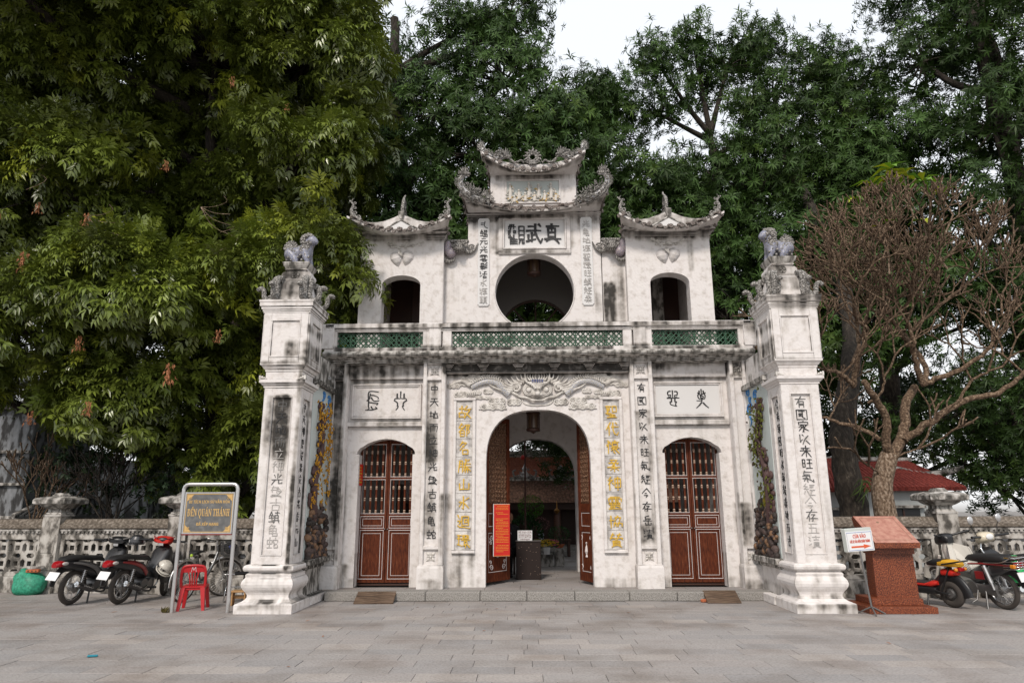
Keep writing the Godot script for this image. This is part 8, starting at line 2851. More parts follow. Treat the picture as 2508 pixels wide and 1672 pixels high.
	# halls beyond
	for k in 2:
		var h := thing("temple_hall", ["long low hall with a brown tiled roof and dark open front across the courtyard", "taller hall with an orange tiled roof and pale ridge ornaments behind the brown roof"][k], "building", Vector3(0, 0, 0), 0.0)
		var ze := -9.3 if k == 0 else -13.0
		var ye := 1.80 if k == 0 else 2.35
		var zr := -11.2 if k == 0 else -15.6
		var yr := 2.48 if k == 0 else 3.6
		b = MB.new()
		b.quad(Vector3(-6, ye, ze), Vector3(6, ye, ze), Vector3(6, yr, zr), Vector3(-6, yr, zr))
		b.quad(Vector3(6, ye - 0.1, ze), Vector3(-6, ye - 0.1, ze), Vector3(-6, yr - 0.1, zr), Vector3(6, yr - 0.1, zr))
		b.quad(Vector3(-6, ye - 0.1, ze), Vector3(6, ye - 0.1, ze), Vector3(6, ye, ze), Vector3(-6, ye, ze))
		b.quad(Vector3(6, ye, zr * 2 - ze), Vector3(-6, ye, zr * 2 - ze), Vector3(-6, yr, zr), Vector3(6, yr, zr))
		var rf := part("roof", b, mats.brown_tile if k == 0 else mats.orange_tile, h)
		var tb2 := MB.new()
		var len := Vector2(zr - ze, yr - ye).length()
		var rows := 40
		for i in rows:   # courses of tiles, each lapping the one below
			var t := float(i) / rows
			var c := Vector3(0, lerpf(ye, yr, t), lerpf(ze, zr, t))
			var e := Vector3(0, lerpf(ye, yr, t + 1.15 / rows), lerpf(ze, zr, t + 1.15 / rows))
			for j in 40:
				var x := -2.2 + j * 0.11 + (0.055 if i % 2 else 0.0)
				var lift := 0.022 + g.randf_range(-0.005, 0.006)
				tb2.quad(Vector3(x, c.y + lift, c.z), Vector3(x + 0.1, c.y + lift + 0.002, c.z), Vector3(x + 0.1, e.y + 0.004, e.z), Vector3(x, e.y + 0.004, e.z))
				tb2.quad(Vector3(x, c.y + 0.001, c.z + 0.001), Vector3(x + 0.1, c.y + 0.001, c.z + 0.001), Vector3(x + 0.1, c.y + lift + 0.002, c.z), Vector3(x, c.y + lift, c.z))
		var tl := part("roof_tiles", tb2, mats.brown_tile if k == 0 else mats.orange_tile, rf)
		tl.set_meta("kind", "stuff")
		bx("ridge", Vector3(-6, yr - 0.08, zr - 0.1), Vector3(6, yr + 0.1, zr + 0.1), mats.grey_render, h, 0.03)
		bx("back_wall", Vector3(-6, 0.0, zr - 0.3), Vector3(6, ye, zr), mats.dark_wood, h)
		if k == 0:
			for x: float in [-3.4, -1.3, 0.75, 2.9]:
				b = MB.new()
				b.tube([Vector3(x, 0.3, ze - 0.5), Vector3(x, ye + 0.05, ze - 0.5)], [0.12], 12)
				part("column", b, mats.dark_wood, h)
			bx("stair", Vector3(-6, 0, ze - 3), Vector3(6, 0.34, ze - 0.2), mats.step_stone, h)
			bx("stair", Vector3(-6, 0, ze - 0.21), Vector3(6, 0.23, ze + 0.15), mats.step_stone, h)
			bx("eaves_beam", Vector3(-6, ye - 0.32, ze - 0.6), Vector3(6, ye - 0.08, ze - 0.35), mats.dark_wood, h)
		else:
			bx("front_wall", Vector3(-6, 0.0, ze - 0.7), Vector3(6, ye, ze - 0.4), mats.whitewash, h)
			for x: float in [-1.2, -0.2, 0.8, 1.9]:
				b = MB.new()
				curls(b, Vector3(x, yr + 0.2, zr), Vector3(0.4, 0.2, 0.1), 34, 0.07, 200 + int(x * 10))
				b.tube([Vector3(x - 0.6, yr + 0.12, zr), Vector3(x, yr + 0.2, zr), Vector3(x + 0.6, yr + 0.12, zr)], [0.06, 0.1, 0.06], 7)
				part("ridge_dragon", b, mats.plaster_relief, h)
	for q: Array in [[-0.30, 0.52, -1.0], [0.95, 0.4, 1.0]]:
		var o := thing("roof_ornament", "blue and white %s ornament on the brown roof's ridge" % ("dragon" if q[0] < 0 else "leaf"), "ornament", Vector3(q[0], 2.55, -11.15), 0.0, "porcelain ornaments on the hall ridge")
		b = MB.new()
		b.lathe(Vector3.ZERO, prof([0.0, 0.0, 0.16, 0.02, 0.12, 0.16, 0.07, 0.22, 0.09, 0.3, 0.03, 0.42, 0.0, q[1]]), 10)
		part("body", b, mats.porcelain_chips, o)
		b = MB.new()
		for e: float in [-1.0, 1.0]:
			b.tube(curve([Vector3(0, 0.1, 0.05), Vector3(e * 0.2, 0.0, 0.05), Vector3(e * 0.36, 0.06, 0.04), Vector3(e * 0.4, 0.22, 0.03), Vector3(e * 0.3, 0.26, 0.03)], 4), taper(0.05, 0.025, 17), 6)
			b.scroll(Vector3(e * 0.2, 0.02, 0.1), Vector3(e, 0, 0), Vector3.UP, 0.08, 0.025, 1.3, 0.2, 12)
		curls(b, Vector3(0, 0.15, 0.05), Vector3(0.15, 0.15, 0.1), 14, 0.045, 300 + int(q[0] * 10))
		part("scroll", b, mats.old_sculpture, o)
	var il := thing("hanging_lamp", "small brass lamp hanging in the dark hall", "lamp", Vector3(0.7, 1.35, -9.0))
	b = MB.new()
	b.lathe(Vector3.ZERO, prof([0.0, 0.0, 0.05, 0.03, 0.1, 0.1, 0.06, 0.15, 0.02, 0.18, 0.01, 0.4]), 10)
	part("bowl", b, M("brass", Color(0.3, 0.15, 0.04), 0.35, 0.8), il)

# ------------------------------------------------------------------ buildings to the sides
func tiled_roof(parent: Node, called: String, a: Vector3, b_: Vector3, c: Vector3, d: Vector3, n: int, mat: Material, r := 0.05) -> void:
	# eave a-b, ridge d-c; rows of round tiles run up the slope
	var b := MB.new()
	b.quad(a, b_, c, d)
	var nrm := (b_ - a).cross(d - a).normalized()
	b.quad(d - nrm * 0.06, c - nrm * 0.06, b_ - nrm * 0.06, a - nrm * 0.06)
	b.quad(a - nrm * 0.06, b_ - nrm * 0.06, b_, a)
	var rf := part(called, b, mat, parent)
	for k in n:
		var t := (k + 0.5) / n
		b = MB.new()
		b.tube([a.lerp(b_, t) + nrm * 0.01, d.lerp(c, t) + nrm * 0.01], [r], 7)
		part("tile_row", b, mat, rf)

func build_houses() -> void:
	var h := thing("side_house", "low white house with dark red tiled roof behind the right wall", "house")
	bx("wall", Vector3(7.3, 0, -8.5), Vector3(10.35, 2.15, -5.2), M("blue_white_wall", Color(0.42, 0.44, 0.43), 0.85), h)
	bx("lintel", Vector3(8.85, 1.5, -5.21), Vector3(9.9, 1.57, -5.05), mats.wall_render, h)
	var w := bx("window", Vector3(8.95, 0.7, -5.21), Vector3(9.8, 1.48, -5.17), mats.black_plastic, h)
	bx("window_frame", Vector3(9.35, 0.7, -5.17), Vector3(9.4, 1.48, -5.15), mats.dark_wood, w)
	bx("window", Vector3(7.42, 0.7, -5.21), Vector3(7.75, 1.44, -5.17), mats.black_plastic, h)
	bx("lintel", Vector3(7.35, 1.46, -5.21), Vector3(7.85, 1.53, -5.05), mats.wall_render, h)
	tiled_roof(h, "roof", Vector3(8.6, 1.98, -4.9), Vector3(10.9, 1.98, -4.9), Vector3(10.4, 2.75, -6.6), Vector3(8.6, 2.75, -6.6), 20, mats.red_tile)
	tiled_roof(h, "roof", Vector3(6.9, 1.95, -4.7), Vector3(8.55, 1.95, -4.7), Vector3(8.55, 2.8, -6.4), Vector3(7.6, 2.8, -6.4), 15, mats.red_tile)
	var b := MB.new()
	b.tube([Vector3(6.86, 1.98, -4.7), Vector3(7.55, 2.84, -6.4)], [0.06], 6)
	b.tube([Vector3(7.55, 2.84, -6.4), Vector3(10.5, 2.8, -6.6)], [0.07], 6)
	b.tube(curve([Vector3(9.6, 2.6, -6.2), Vector3(10.4, 2.36, -5.8), Vector3(11.2, 2.5, -5.4)], 4), [0.09], 6)
	part("ridge_roll", b, mats.grey_render, h)
	# the stained house at the far left with its water tank
	var o := thing("old_house", "grey stained house wall with a dark gap at the far left edge", "house")
	var g := MB.new()
	g.cbox(Vector3(-22, 0, -9), Vector3(-14.3, 4.35, -6.3), 0.02)
	var ow := part("wall", g, M("blotched_wall", Color(1, 1, 1), 0.9), o)
	tri_map(mats.blotched_wall, ntex(0.012, 111, [0.0, lin(0.02, 0.02, 0.02), 0.42, lin(0.06, 0.06, 0.06), 0.55, lin(0.2, 0.21, 0.22), 1.0, lin(0.34, 0.35, 0.37)], 512, 5), Vector3(0.5, 0.2, 0.5))
	bx("wall", Vector3(-14.3, 0, -9), Vector3(-11.2, 2.9, -7.2), mats.blotched_wall, o, 0.02)
	for k in 3:
		bx("ledge", Vector3(-22, 1.3 + k * 0.9, -6.32), Vector3(-14.28, 1.38 + k * 0.9, -6.2), mats.grey_render, ow)
	bx("roof_slab", Vector3(-22, 4.35, -9.2), Vector3(-14.1, 4.46, -6.1), mats.grey_render, o)
	var t := thing("water_tank", "upright stainless steel water tank with a dark band on the old house's roof", "water tank", Vector3(-14.75, 4.46, -6.8))
	b = MB.new()
	b.lathe(Vector3.ZERO, prof([0.0, 0.12, 0.4, 0.12, 0.42, 0.16, 0.42, 0.22, 0.41, 0.24, 0.42, 0.27, 0.42, 0.34, 0.41, 0.36, 0.42, 0.39, 0.42, 0.8, 0.4, 0.84, 0.2, 0.93, 0.0, 0.95]), 24)
	part("drum", b, mats.steel, t)
	b = MB.new()
	b.lathe(Vector3.ZERO, prof([0.423, 0.62, 0.424, 0.63, 0.424, 0.76, 0.423, 0.77]), 24)
	part("band", b, M("navy_band", Color(0.015, 0.02, 0.05), 0.4), t)
	b = MB.new()
	for k in 4:
		var a := TAU * k / 4.0 + 0.6
		b.bar(Vector3(cos(a) * 0.36, 0, sin(a) * 0.36), Vector3(cos(a) * 0.38, 0.14, sin(a) * 0.38), 0.02)
	b.bar(Vector3(-0.5, 0, 0.3), Vector3(-0.42, 1.15, 0.1), 0.018)
	part("stand", b, mats.steel, t)
	# a little shrine roof over the left wall
	var s := thing("shrine_pavilion", "small grey-tiled shrine roof with curled ridges behind the left wall", "shrine", Vector3(-10.75, 0, -2.9), 0.35)
	bx("body", Vector3(-0.6, 0, -0.5), Vector3(0.6, 1.45, 0.4), mats.grey_render, s)
	tiled_roof(s, "roof", Vector3(-0.85, 1.42, 0.7), Vector3(0.05, 1.42, 0.7), Vector3(0.0, 1.80, 0.0), Vector3(-0.45, 1.80, 0.0), 8, M("grey_tile", Color(0.07, 0.072, 0.072), 0.9), 0.035)
	tiled_roof(s, "roof", Vector3(0.0, 1.42, 0.75), Vector3(0.95, 1.42, 0.5), Vector3(0.6, 1.78, -0.1), Vector3(0.1, 1.82, 0.0), 8, mats.grey_tile, 0.035)
	b = MB.new()
	b.tube(curve([Vector3(0.02, 1.42, 0.78), Vector3(0.05, 1.56, 0.45), Vector3(0.05, 1.82, 0.05), Vector3(-0.1, 1.92, 0.0)], 4), [0.045], 6)
	b.tube(curve([Vector3(-0.85, 1.42, 0.72), Vector3(-0.6, 1.62, 0.4), Vector3(-0.42, 1.82, 0.02), Vector3(-0.5, 2.0, 0.0)], 4), [0.05], 6)
	b.tube([Vector3(-0.45, 1.82, 0.0), Vector3(0.6, 1.80, -0.05), Vector3(0.68, 1.95, -0.05)], [0.05], 6)
	b.scroll(Vector3(-0.42, 1.9, 0.02), Vector3.RIGHT, Vector3.UP, 0.07, 0.025, 1.2, 0.0, 10)
	part("ridge", b, mats.grey_render, s)

# ------------------------------------------------------------------ foliage
func leaf_ball(called: String, parent: Node, c: Vector3, r: Vector3, n: int, size: float, col: Color, seed_: int) -> void:
	var g := RandomNumberGenerator.new()
	g.seed = seed_
	var b := MB.new()
	for k in n:
		var d := Vector3(g.randfn(), g.randfn(), g.randfn()).normalized()
		var p := c + d * r * (0.72 + 0.28 * sqrt(g.randf()))
		b.col = col * g.randf_range(0.65, 1.35)
		var t := (d + Vector3(g.randf_range(-0.8, 0.8), g.randf_range(-0.5, 0.7), g.randf_range(-0.8, 0.8))).normalized()
		b.leaf(p, t, (d + Vector3(0.01, 0.3, 0.02)).normalized(), size * g.randf_range(0.7, 1.3), size * 0.42, 0.15)
	var o := part(called, b, mats.pale_leaf, parent)
	o.set_meta("kind", "stuff")

# a twig end with feathered leaves, growing along +z
func feathered_spray(seed_: int) -> ArrayMesh:
	var g := RandomNumberGenerator.new()
	g.seed = seed_
	var b := MB.new()
	for k in 9:
		var a := TAU * k * 0.382
		var side := Vector3(cos(a), sin(a), 0)
		var d := (side * g.randf_range(0.6, 1.0) + Vector3(0, 0.05, 0.75 - 0.04 * k)).normalized()
		var p := Vector3(0, 0, 0.025 * k)
		var l := g.randf_range(0.20, 0.32)
		var pts := []
		for i in 5:
			var t := i / 4.0
			pts.append(p + d * l * t + Vector3(0, -0.26 * l * t * t, 0))
		var tint := g.randf_range(0.75, 1.25)
		b.col = Color(tint, tint, tint)
		for i in range(1, 5):
			var dir: Vector3 = (pts[i] - pts[i - 1]).normalized()
			var s := dir.cross(Vector3.UP).normalized()
			var up := s.cross(dir).normalized()
			for e: float in [-1.0, 1.0]:
				var la := (dir * g.randf_range(0.5, 0.8) + s * e * 0.8 + Vector3(0, g.randf_range(-0.5, -0.1), 0)).normalized()
				b.leaf(pts[i], la, up, g.randf_range(0.12, 0.2), 0.05, g.randf_range(0.08, 0.3), 0.16)
		b.leaf(pts[4], (pts[4] - pts[3]).normalized(), Vector3.UP, 0.18, 0.055, 0.2, 0.16)
	return b.done()

# a whorl of long narrow leaves at a twig end
func whorl(seed_: int, n: int, l: float, w: float) -> ArrayMesh:
	var g := RandomNumberGenerator.new()
	g.seed = seed_
	var b := MB.new()
	for k in n:
		var a := TAU * k * 0.382 + g.randf_range(-0.2, 0.2)
		var d := Vector3(cos(a), sin(a), g.randf_range(0.05, 0.9)).normalized()
		var tint := g.randf_range(0.75, 1.25)
		b.col = Color(tint, tint, tint)
		b.leaf(Vector3(0, 0, 0.012 * k), d, Vector3(0, 0.3, 1).normalized(), l * g.randf_range(0.75, 1.15), w, g.randf_range(0.15, 0.5), 0.12)
	return b.done()

# lobes: [x, y, z, radius, flattening]; clumps of twig ends sit on each lobe's shell
func grow(called: String, label: String, group: String, trunk: Array, r0: float, lobes: Array, sprays: Array, mat: Material, col: Color, fresh: Color, clumps: float, per: int, spread: float, droop: float, scale: float, seed_: int) -> Node3D:
	var base: Vector3 = trunk[0]
	var t := thing(called, label, "tree", base, 0.0, group)
	var g := RandomNumberGenerator.new()
	g.seed = seed_
	var b := MB.new()
	var tp := curve(trunk, 6)
	for i in tp.size():
		tp[i] = tp[i] - base + Vector3(g.randf_range(-0.05, 0.05), 0, g.randf_range(-0.05, 0.05))
	b.tube(tp, taper(r0, r0 * 0.35, tp.size()), 10)
	part("trunk", b, mats.bark, t)
	var limbs := MB.new()
	var places := []
	var tints := PackedColorArray()
	for L: Array in lobes:
		var c := Vector3(L[0], L[1], L[2]) - base
		var R: float = L[3]
		var flat: float = L[4] if L.size() > 4 else 0.85
		var near: Vector3 = tp[0]
		for p: Vector3 in tp:   # the limb leaves the trunk below the lobe
			if p.distance_to(c - Vector3(0, R * 1.2, 0)) < near.distance_to(c - Vector3(0, R * 1.2, 0)):
				near = p
		var mid := near.lerp(c, 0.5) + Vector3(g.randf_range(-0.3, 0.3), g.randf_range(-0.5, 0.1), g.randf_range(-0.2, 0.2)) * R * 0.5
		var lp := curve([near, mid, c], 5)
		limbs.tube(lp, taper(r0 * 0.36, r0 * 0.15, lp.size()), 7)
		var n := int(clumps * R * R)
		for k in n:
			var d := Vector3(g.randfn(), g.randfn() * 0.9 + 0.15, g.randfn()).normalized()
			var rr := g.randf_range(0.55, 1.02)
			var cc := c + Vector3(d.x, d.y * flat, d.z) * R * rr
			if k % 2 == 0:
				var bm := c.lerp(cc, 0.5) + Vector3(g.randf_range(-0.15, 0.15), g.randf_range(-0.1, 0.15), 0) * R
				limbs.tube([c, bm, cc], [r0 * 0.12, r0 * 0.07, 0.008], 5)
			var young := g.randf() < 0.15
			var tone := g.randf_range(0.6, 1.4)
			for e in per:
				var off := Vector3(g.randfn(), g.randfn() * 0.7, g.randfn()) * spread
				var o := (d * 0.9 + off.normalized() * 0.8 + Vector3(0, -droop, 0)).normalized()
				var x := Vector3.UP.cross(o)
				x = x.normalized() if x.length() > 0.05 else Vector3.RIGHT
				var y := o.cross(x)
				var s := scale * g.randf_range(0.6, 1.3)
				places.append(Transform3D(Basis(x * s, y * s, o * s).rotated(o, g.randf_range(-0.5, 0.5)), cc + off))
				var q := col.lerp(fresh, g.randf() * (0.9 if young else 0.18)) * tone * g.randf_range(0.85, 1.15)
				q.a = 1.0
				tints.append(q)
	part("limbs", limbs, mats.bark, t)
	for v in sprays.size():
		var mine := []
		for i in range(v, places.size(), sprays.size()):
			mine.append(i)
		var mm := MultiMesh.new()
		mm.transform_format = MultiMesh.TRANSFORM_3D
		mm.use_colors = true
		mm.mesh = sprays[v]
		mm.instance_count = mine.size()
		for i in mine.size():
			mm.set_instance_transform(i, places[mine[i]])
			mm.set_instance_color(i, tints[mine[i]])
		var o := MultiMeshInstance3D.new()
		o.name = "crown" if v == 0 else "crown_%03d" % v
		o.multimesh = mm
		o.material_override = mat
		o.set_meta("kind", "stuff")
		t.add_child(o, true)
	return t

func build_trees() -> void:
	var fea := [feathered_spray(1), feathered_spray(2), feathered_spray(3)]
	var wh := [whorl(4, 12, 0.25, 0.055), whorl(5, 10, 0.28, 0.055), whorl(6, 14, 0.22, 0.05)]
	var leaf: Material = mats.leaf
	var dark := Color(0.042, 0.082, 0.02)
	var fresh := Color(0.075, 0.125, 0.022)
	# the great tree on the left
	var big := grow("feather_leaved_tree", "huge dense tree with drooping feathered leaves filling the left side", "", v3([-7.6, 0, -3.4, -7.5, 3, -3.3, -7.9, 6, -3.2, -8.3, 10, -3.2, -8.4, 14, -3.0]), 0.5,
		[[-5.6, 12.6, -2.2, 2.1], [-5.55, 9.7, -1.7, 1.65], [-5.0, 6.3, -0.75, 1.5], [-8.2, 12.9, -2.4, 2.2], [-11.2, 12.6, -2.4, 2.3], [-14, 11.2, -2.5, 2.3], [-7.9, 9.3, -4.2, 1.8], [-10.9, 8.7, -1.2, 2.0, 0.75], [-13.8, 7.6, -2.4, 2.0],
		[-8.5, 6.2, -0.9, 1.75, 0.62], [-6.4, 7.7, -3.9, 1.5], [-11.0, 5.3, -0.7, 1.9, 0.62], [-6.7, 4.7, -2.7, 1.35, 0.75], [-8.9, 4.0, -1.6, 1.5, 0.6], [-13.2, 4.6, -1.4, 1.7, 0.6], [-6.0, 2.6, -2.4, 1.2], [-7.4, 2.4, -3.2, 1.2], [-5.3, 4.4, -2.6, 1.2], [-10.3, 10.6, -4.2, 2.2], [-9.5, 14.3, 1.6, 2.2], [-12.5, 13.9, 1.8, 2.2], [-16.4, 15.6, -3.5, 2.4], [-14.4, 14.4, -3, 2.0], [-7.0, 15.6, -3, 2.2], [-11, 15.8, -3, 2.4], [-9.0, 7.6, -4.2, 2.0]],
		fea, mats.near_leaf, Color(0.115, 0.155, 0.026), Color(0.34, 0.38, 0.04), 11.0, 12, 0.27, 0.3, 1.0, 11)
	var g := RandomNumberGenerator.new()
	g.seed = 9
	var dry := MB.new()
	for k in 42:
		var p := Vector3(g.randfn() * 0.05, -g.randf() * 0.34, g.randfn() * 0.05)
		dry.leaf(p, Vector3(g.randfn() * 0.3, -1, g.randfn() * 0.3).normalized(), Vector3(g.randfn(), 0.1, 1).normalized(), g.randf_range(0.08, 0.15), 0.035, 0.2, 0.4)
	var dm := dry.done()
	var spots := v3([-6.82, 4.19, 0.75, -8.63, 4.74, 0.7, -6.1, 4.9, 0.5, -8.3, 3.5, 0.7, -10.63, 7.54, 0.9, -9.97, 6.44, 0.7, -9.85, 7.48, 0.7, -9.0, 7.34, 0.5, -7.58, 8.53, 0.4, -6.46, 10.59, 0.2, -5.25, 9.94, 0.2, -9.26, 3.31, 0.8])
	for k in spots.size():
		var s := 1.0 if k in [0, 4, 5] else g.randf_range(0.45, 0.75)
		put("dry_cluster", dm, mats.dry_leaf, big, Transform3D(Basis(Vector3.UP, k * 1.3).scaled(Vector3.ONE * s), spots[k] - big.position))
	var twig := MB.new()
	for q: Array in [[-10.9, 8.9, 0.3], [-9.2, 7.4, 0.2], [-6.9, 7.6, 0.1]]:
		var c := Vector3(q[0], q[1], q[2]) - big.position
		for e in 4:
			twig.tube(curve([c, c + Vector3(0.3, 0.02 - 0.15 * e, 0), c + Vector3(0.55 + 0.1 * e, 0.1 - 0.28 * e, 0.05), c + Vector3(0.5, 0.2 - 0.4 * e, 0.1)], 4), [0.012, 0.008, 0.006, 0.005], 4)
	part("bare_twig", twig, mats.pale_bark, big)
	# the trees behind the gate
	var grp := "broad dark trees behind the gate"
	grow("mango_tree", "tall dark tree with bare upper boughs behind the gate's left tower", grp, v3([-4.4, 0, -8.5, -4.3, 6, -8.2, -4.2, 11, -8, -4.7, 15, -8, -4.8, 18.5, -8]), 0.42,
		[[-6.6, 16.2, -8, 2.0], [-3.2, 14.4, -7.6, 2.0], [-0.9, 15.3, -7.2, 1.8], [-1.6, 12.4, -6.7, 2.2], [-4.6, 11.6, -6.7, 2.2], [0.3, 13.0, -7, 1.55], [-5.0, 8.7, -6.2, 2.0], [-2.1, 9.6, -6.2, 2.0], [0.3, 10.5, -6.2, 1.8], [-6.2, 6.4, -6.5, 1.8], [-2.9, 17.6, -8, 1.4], [-0.7, 17.9, -7.6, 1.5], [-7.0, 12.6, -7.5, 2.0], [-0.3, 7.6, -6.0, 1.8]],
		wh, leaf, dark, fresh, 13.0, 14, 0.34, 0.15, 1.0, 21)
	grow("mango_tree", "dark tree whose rounded top rises just right of the gate's highest roof", grp, v3([2.4, 0, -10, 2.6, 7, -9.6, 2.4, 12, -9.3, 2.2, 14.5, -9.2]), 0.36,
		[[1.7, 14.3, -9, 1.25], [1.7, 15.6, -8.6, 1.15], [2.9, 16.3, -9.5, 1.0], [0.8, 14.0, -7.6, 1.3], [3.1, 15.3, -10, 1.25], [2.3, 12.6, -9, 1.9], [4.0, 12.0, -9, 1.7], [1.6, 10, -8, 1.9], [3.6, 9.2, -8, 2.0], [1.2, 7.6, -7, 1.8], [3.2, 6.6, -7.2, 1.8]], wh, leaf, dark, fresh, 13.0, 14, 0.34, 0.15, 1.0, 22)
	grow("mango_tree", "tree with forked dark boughs showing through its thin crown, above the right tower", grp, v3([6.4, 0, -11, 6.6, 7, -10.6, 6.9, 12.5, -10.3, 6.7, 15.0, -10.2]), 0.34,
		[[5.0, 17.7, -10, 1.2], [6.3, 18.7, -10, 1.0], [7.5, 17.7, -10, 1.1], [4.8, 15.8, -10, 1.1], [8.2, 15.7, -10, 1.1], [6.5, 16.9, -10.3, 0.8], [6.6, 13.0, -9.6, 1.7], [5.0, 12.2, -9.6, 1.5], [8.3, 12.6, -9.6, 1.6], [5.8, 10.2, -9, 2.0], [8.3, 9.6, -9, 2.0], [6.2, 7.2, -8, 1.9]], wh, leaf, dark, fresh, 13.0, 13, 0.32, 0.15, 1.0, 23)
	var old := grow("mango_tree", "thick leaning dark trunk with a high crown behind the bare frangipani", grp, v3([7.5, 0, -3.4, 7.3, 1.6, -3.4, 7.35, 3.4, -3.6, 8.3, 5.6, -4.6, 9.2, 9, -7, 9.3, 14, -10, 9.2, 17, -11]), 0.36,
		[[8.9, 19.0, -11, 1.35], [9.5, 17.2, -11, 1.2], [9.7, 14.4, -10.4, 1.8], [10.7, 11.8, -9.6, 2.0], [9.0, 7.6, -7.6, 1.9], [10.4, 9.6, -8.6, 1.9], [8.4, 5.8, -6.5, 1.5], [10.2, 6.8, -7.4, 1.7]], wh, leaf, dark, fresh, 13.0, 14, 0.34, 0.15, 1.0, 24)
	grow("mango_tree", "broad dark tree crown right of centre against the sky", grp, v3([12, 0, -10.5, 12.2, 7, -10.4, 11.9, 13, -10.4, 12, 17, -10.6]), 0.38,
		[[11.1, 18.1, -11, 1.5], [12.7, 17.4, -11, 1.5], [11.5, 15.2, -10, 1.9], [13.2, 13.4, -9.6, 2.0], [12.0, 10.6, -8.8, 2.0], [13.0, 8.4, -8.2, 1.7], [11.6, 12.8, -9.2, 1.6]], wh, leaf, dark, fresh, 13.0, 14, 0.34, 0.15, 1.0, 25)
	grow("mango_tree", "very tall dark tree at the right edge of the view", grp, v3([15.8, 0, -8.4, 15.6, 6, -8.2, 15.9, 12, -8, 15.6, 18, -8, 15.8, 22, -8]), 0.45,
		[[14.2, 20.4, -9, 1.9], [17, 20.6, -8, 2.2], [15.9, 17.8, -8, 2.2], [13.9, 16.8, -8.6, 1.7], [17.8, 15.4, -7.6, 2.2], [15.2, 13.6, -7.6, 2.1], [17.6, 11.6, -7, 2.1], [13.9, 10.8, -7.6, 1.6], [16.4, 8.9, -7, 2.0], [14.4, 7.2, -7, 1.5], [17, 6.2, -6.6, 1.8]], wh, leaf, dark * 0.85, fresh * 0.8, 11.0, 14, 0.34, 0.2, 1.0, 26)
	grow("back_tree", "dim tree standing far behind the great left tree", grp, v3([-11, 0, -13, -11, 6, -13, -10.6, 14, -13]), 0.4,
		[[-15.5, 16, -13, 3.2], [-11, 18, -13, 3.2], [-7, 19, -13, 3.0], [-15, 11, -12, 2.8], [-10.5, 12.5, -12, 3.0], [-7, 13.5, -12, 2.6], [-6.5, 8.5, -11, 2.6], [-11, 7, -11, 2.6], [-7.5, 4.6, -10, 2.0], [-15.5, 6.5, -12, 2.4], [-11, 3.4, -11, 2.2], [-8, 2.6, -9, 1.5], [-17, 3.5, -12, 2.4]], wh, leaf, dark * 0.8, fresh * 0.7, 6.0, 14, 0.45, 0.15, 1.35, 27)
	grow("back_tree", "dim tree seen through the gaps between the right-hand trees", grp, v3([9, 0, -17, 9, 8, -17, 9.3, 15, -17]), 0.4,
		[[4, 13, -16, 2.8], [9, 15.5, -17, 2.6], [14, 16, -16, 3.0], [9, 10, -15, 2.8], [13.5, 11, -14, 2.8], [18.5, 9, -13, 2.8], [4, 8, -14, 2.6], [0.5, 12, -14, 2.4], [-3, 12, -14, 3.0], [14, 5.0, -13, 2.2], [11, 4.2, -14, 2.4], [17.5, 4.4, -12, 2.6], [19.5, 6, -10, 2.4], [7, 4.6, -14, 2.4], [0.5, 6.0, -17, 2.6], [-2, 7.5, -17, 2.4], [3, 5, -17, 2.4]], wh, leaf, dark * 0.8, fresh * 0.7, 5.0, 14, 0.45, 0.15, 1.35, 28)
	grow("court_tree", "tree in the courtyard whose hanging leaves show through the arch", "", v3([1.9, 0.12, -6.2, 1.8, 2, -6.2, 1.2, 3.6, -6.2]), 0.14,
		[[0.1, 3.35, -6.0, 0.7, 0.6], [0.75, 3.1, -5.9, 0.6, 0.7], [1.1, 2.7, -5.8, 0.5], [0.5, 2.5, -6.2, 0.35], [-0.4, 3.6, -6.2, 0.6]], [whorl(31, 9, 0.14, 0.035)], leaf, dark * 0.8, fresh * 0.7, 34.0, 8, 0.16, 0.5, 1.0, 29)
	grow("garden_tree", "dark rounded tree behind the right wall at the view's edge", "", v3([13, 0, -5.6, 13, 2, -5.6, 12.9, 3.4, -5.6]), 0.16,
		[[12.6, 3.6, -5.4, 1.5], [14.2, 3.4, -5.4, 1.5], [13.4, 2.0, -5, 1.3], [11.9, 2.2, -5.2, 1.0], [15.2, 2.0, -5, 1.3], [11.4, 3.9, -5.8, 1.1], [12.4, 4.8, -5.8, 1.2], [11.5, 2.6, -5.8, 1.0], [14, 5, -6, 1.3], [10.6, 3.6, -8, 1.2]], wh, leaf, dark * 0.7, fresh * 0.7, 16.0, 12, 0.26, 0.2, 0.7, 30)
	grow("garden_shrub", "thin leafy shrub over the left wall beside the shrine roof", "", v3([-9.4, 0, -2.2, -9.3, 1.2, -2.2, -9.6, 2.2, -2.1]), 0.05,
		[[-9.9, 2.2, -2.2, 0.7], [-9.1, 2.6, -2.3, 0.6], [-8.7, 1.9, -2.3, 0.6], [-10.6, 2.7, -2.4, 0.7], [-11.6, 2.2, -3.6, 0.8], [-8.0, 2.2, -2.2, 0.6], [-10.2, 3.3, -2.8, 0.7]], [whorl(33, 8, 0.1, 0.045)], leaf, Color(0.035, 0.06, 0.03), fresh * 0.8, 30.0, 6, 0.16, 0.2, 1.0, 31)
	# strap leaves of a plant growing on the old trunk
	var f := thing("trunk_fern", "tuft of long narrow leaves growing on the thick dark trunk behind the frangipani", "plant", Vector3(7.42, 2.0, -2.95))
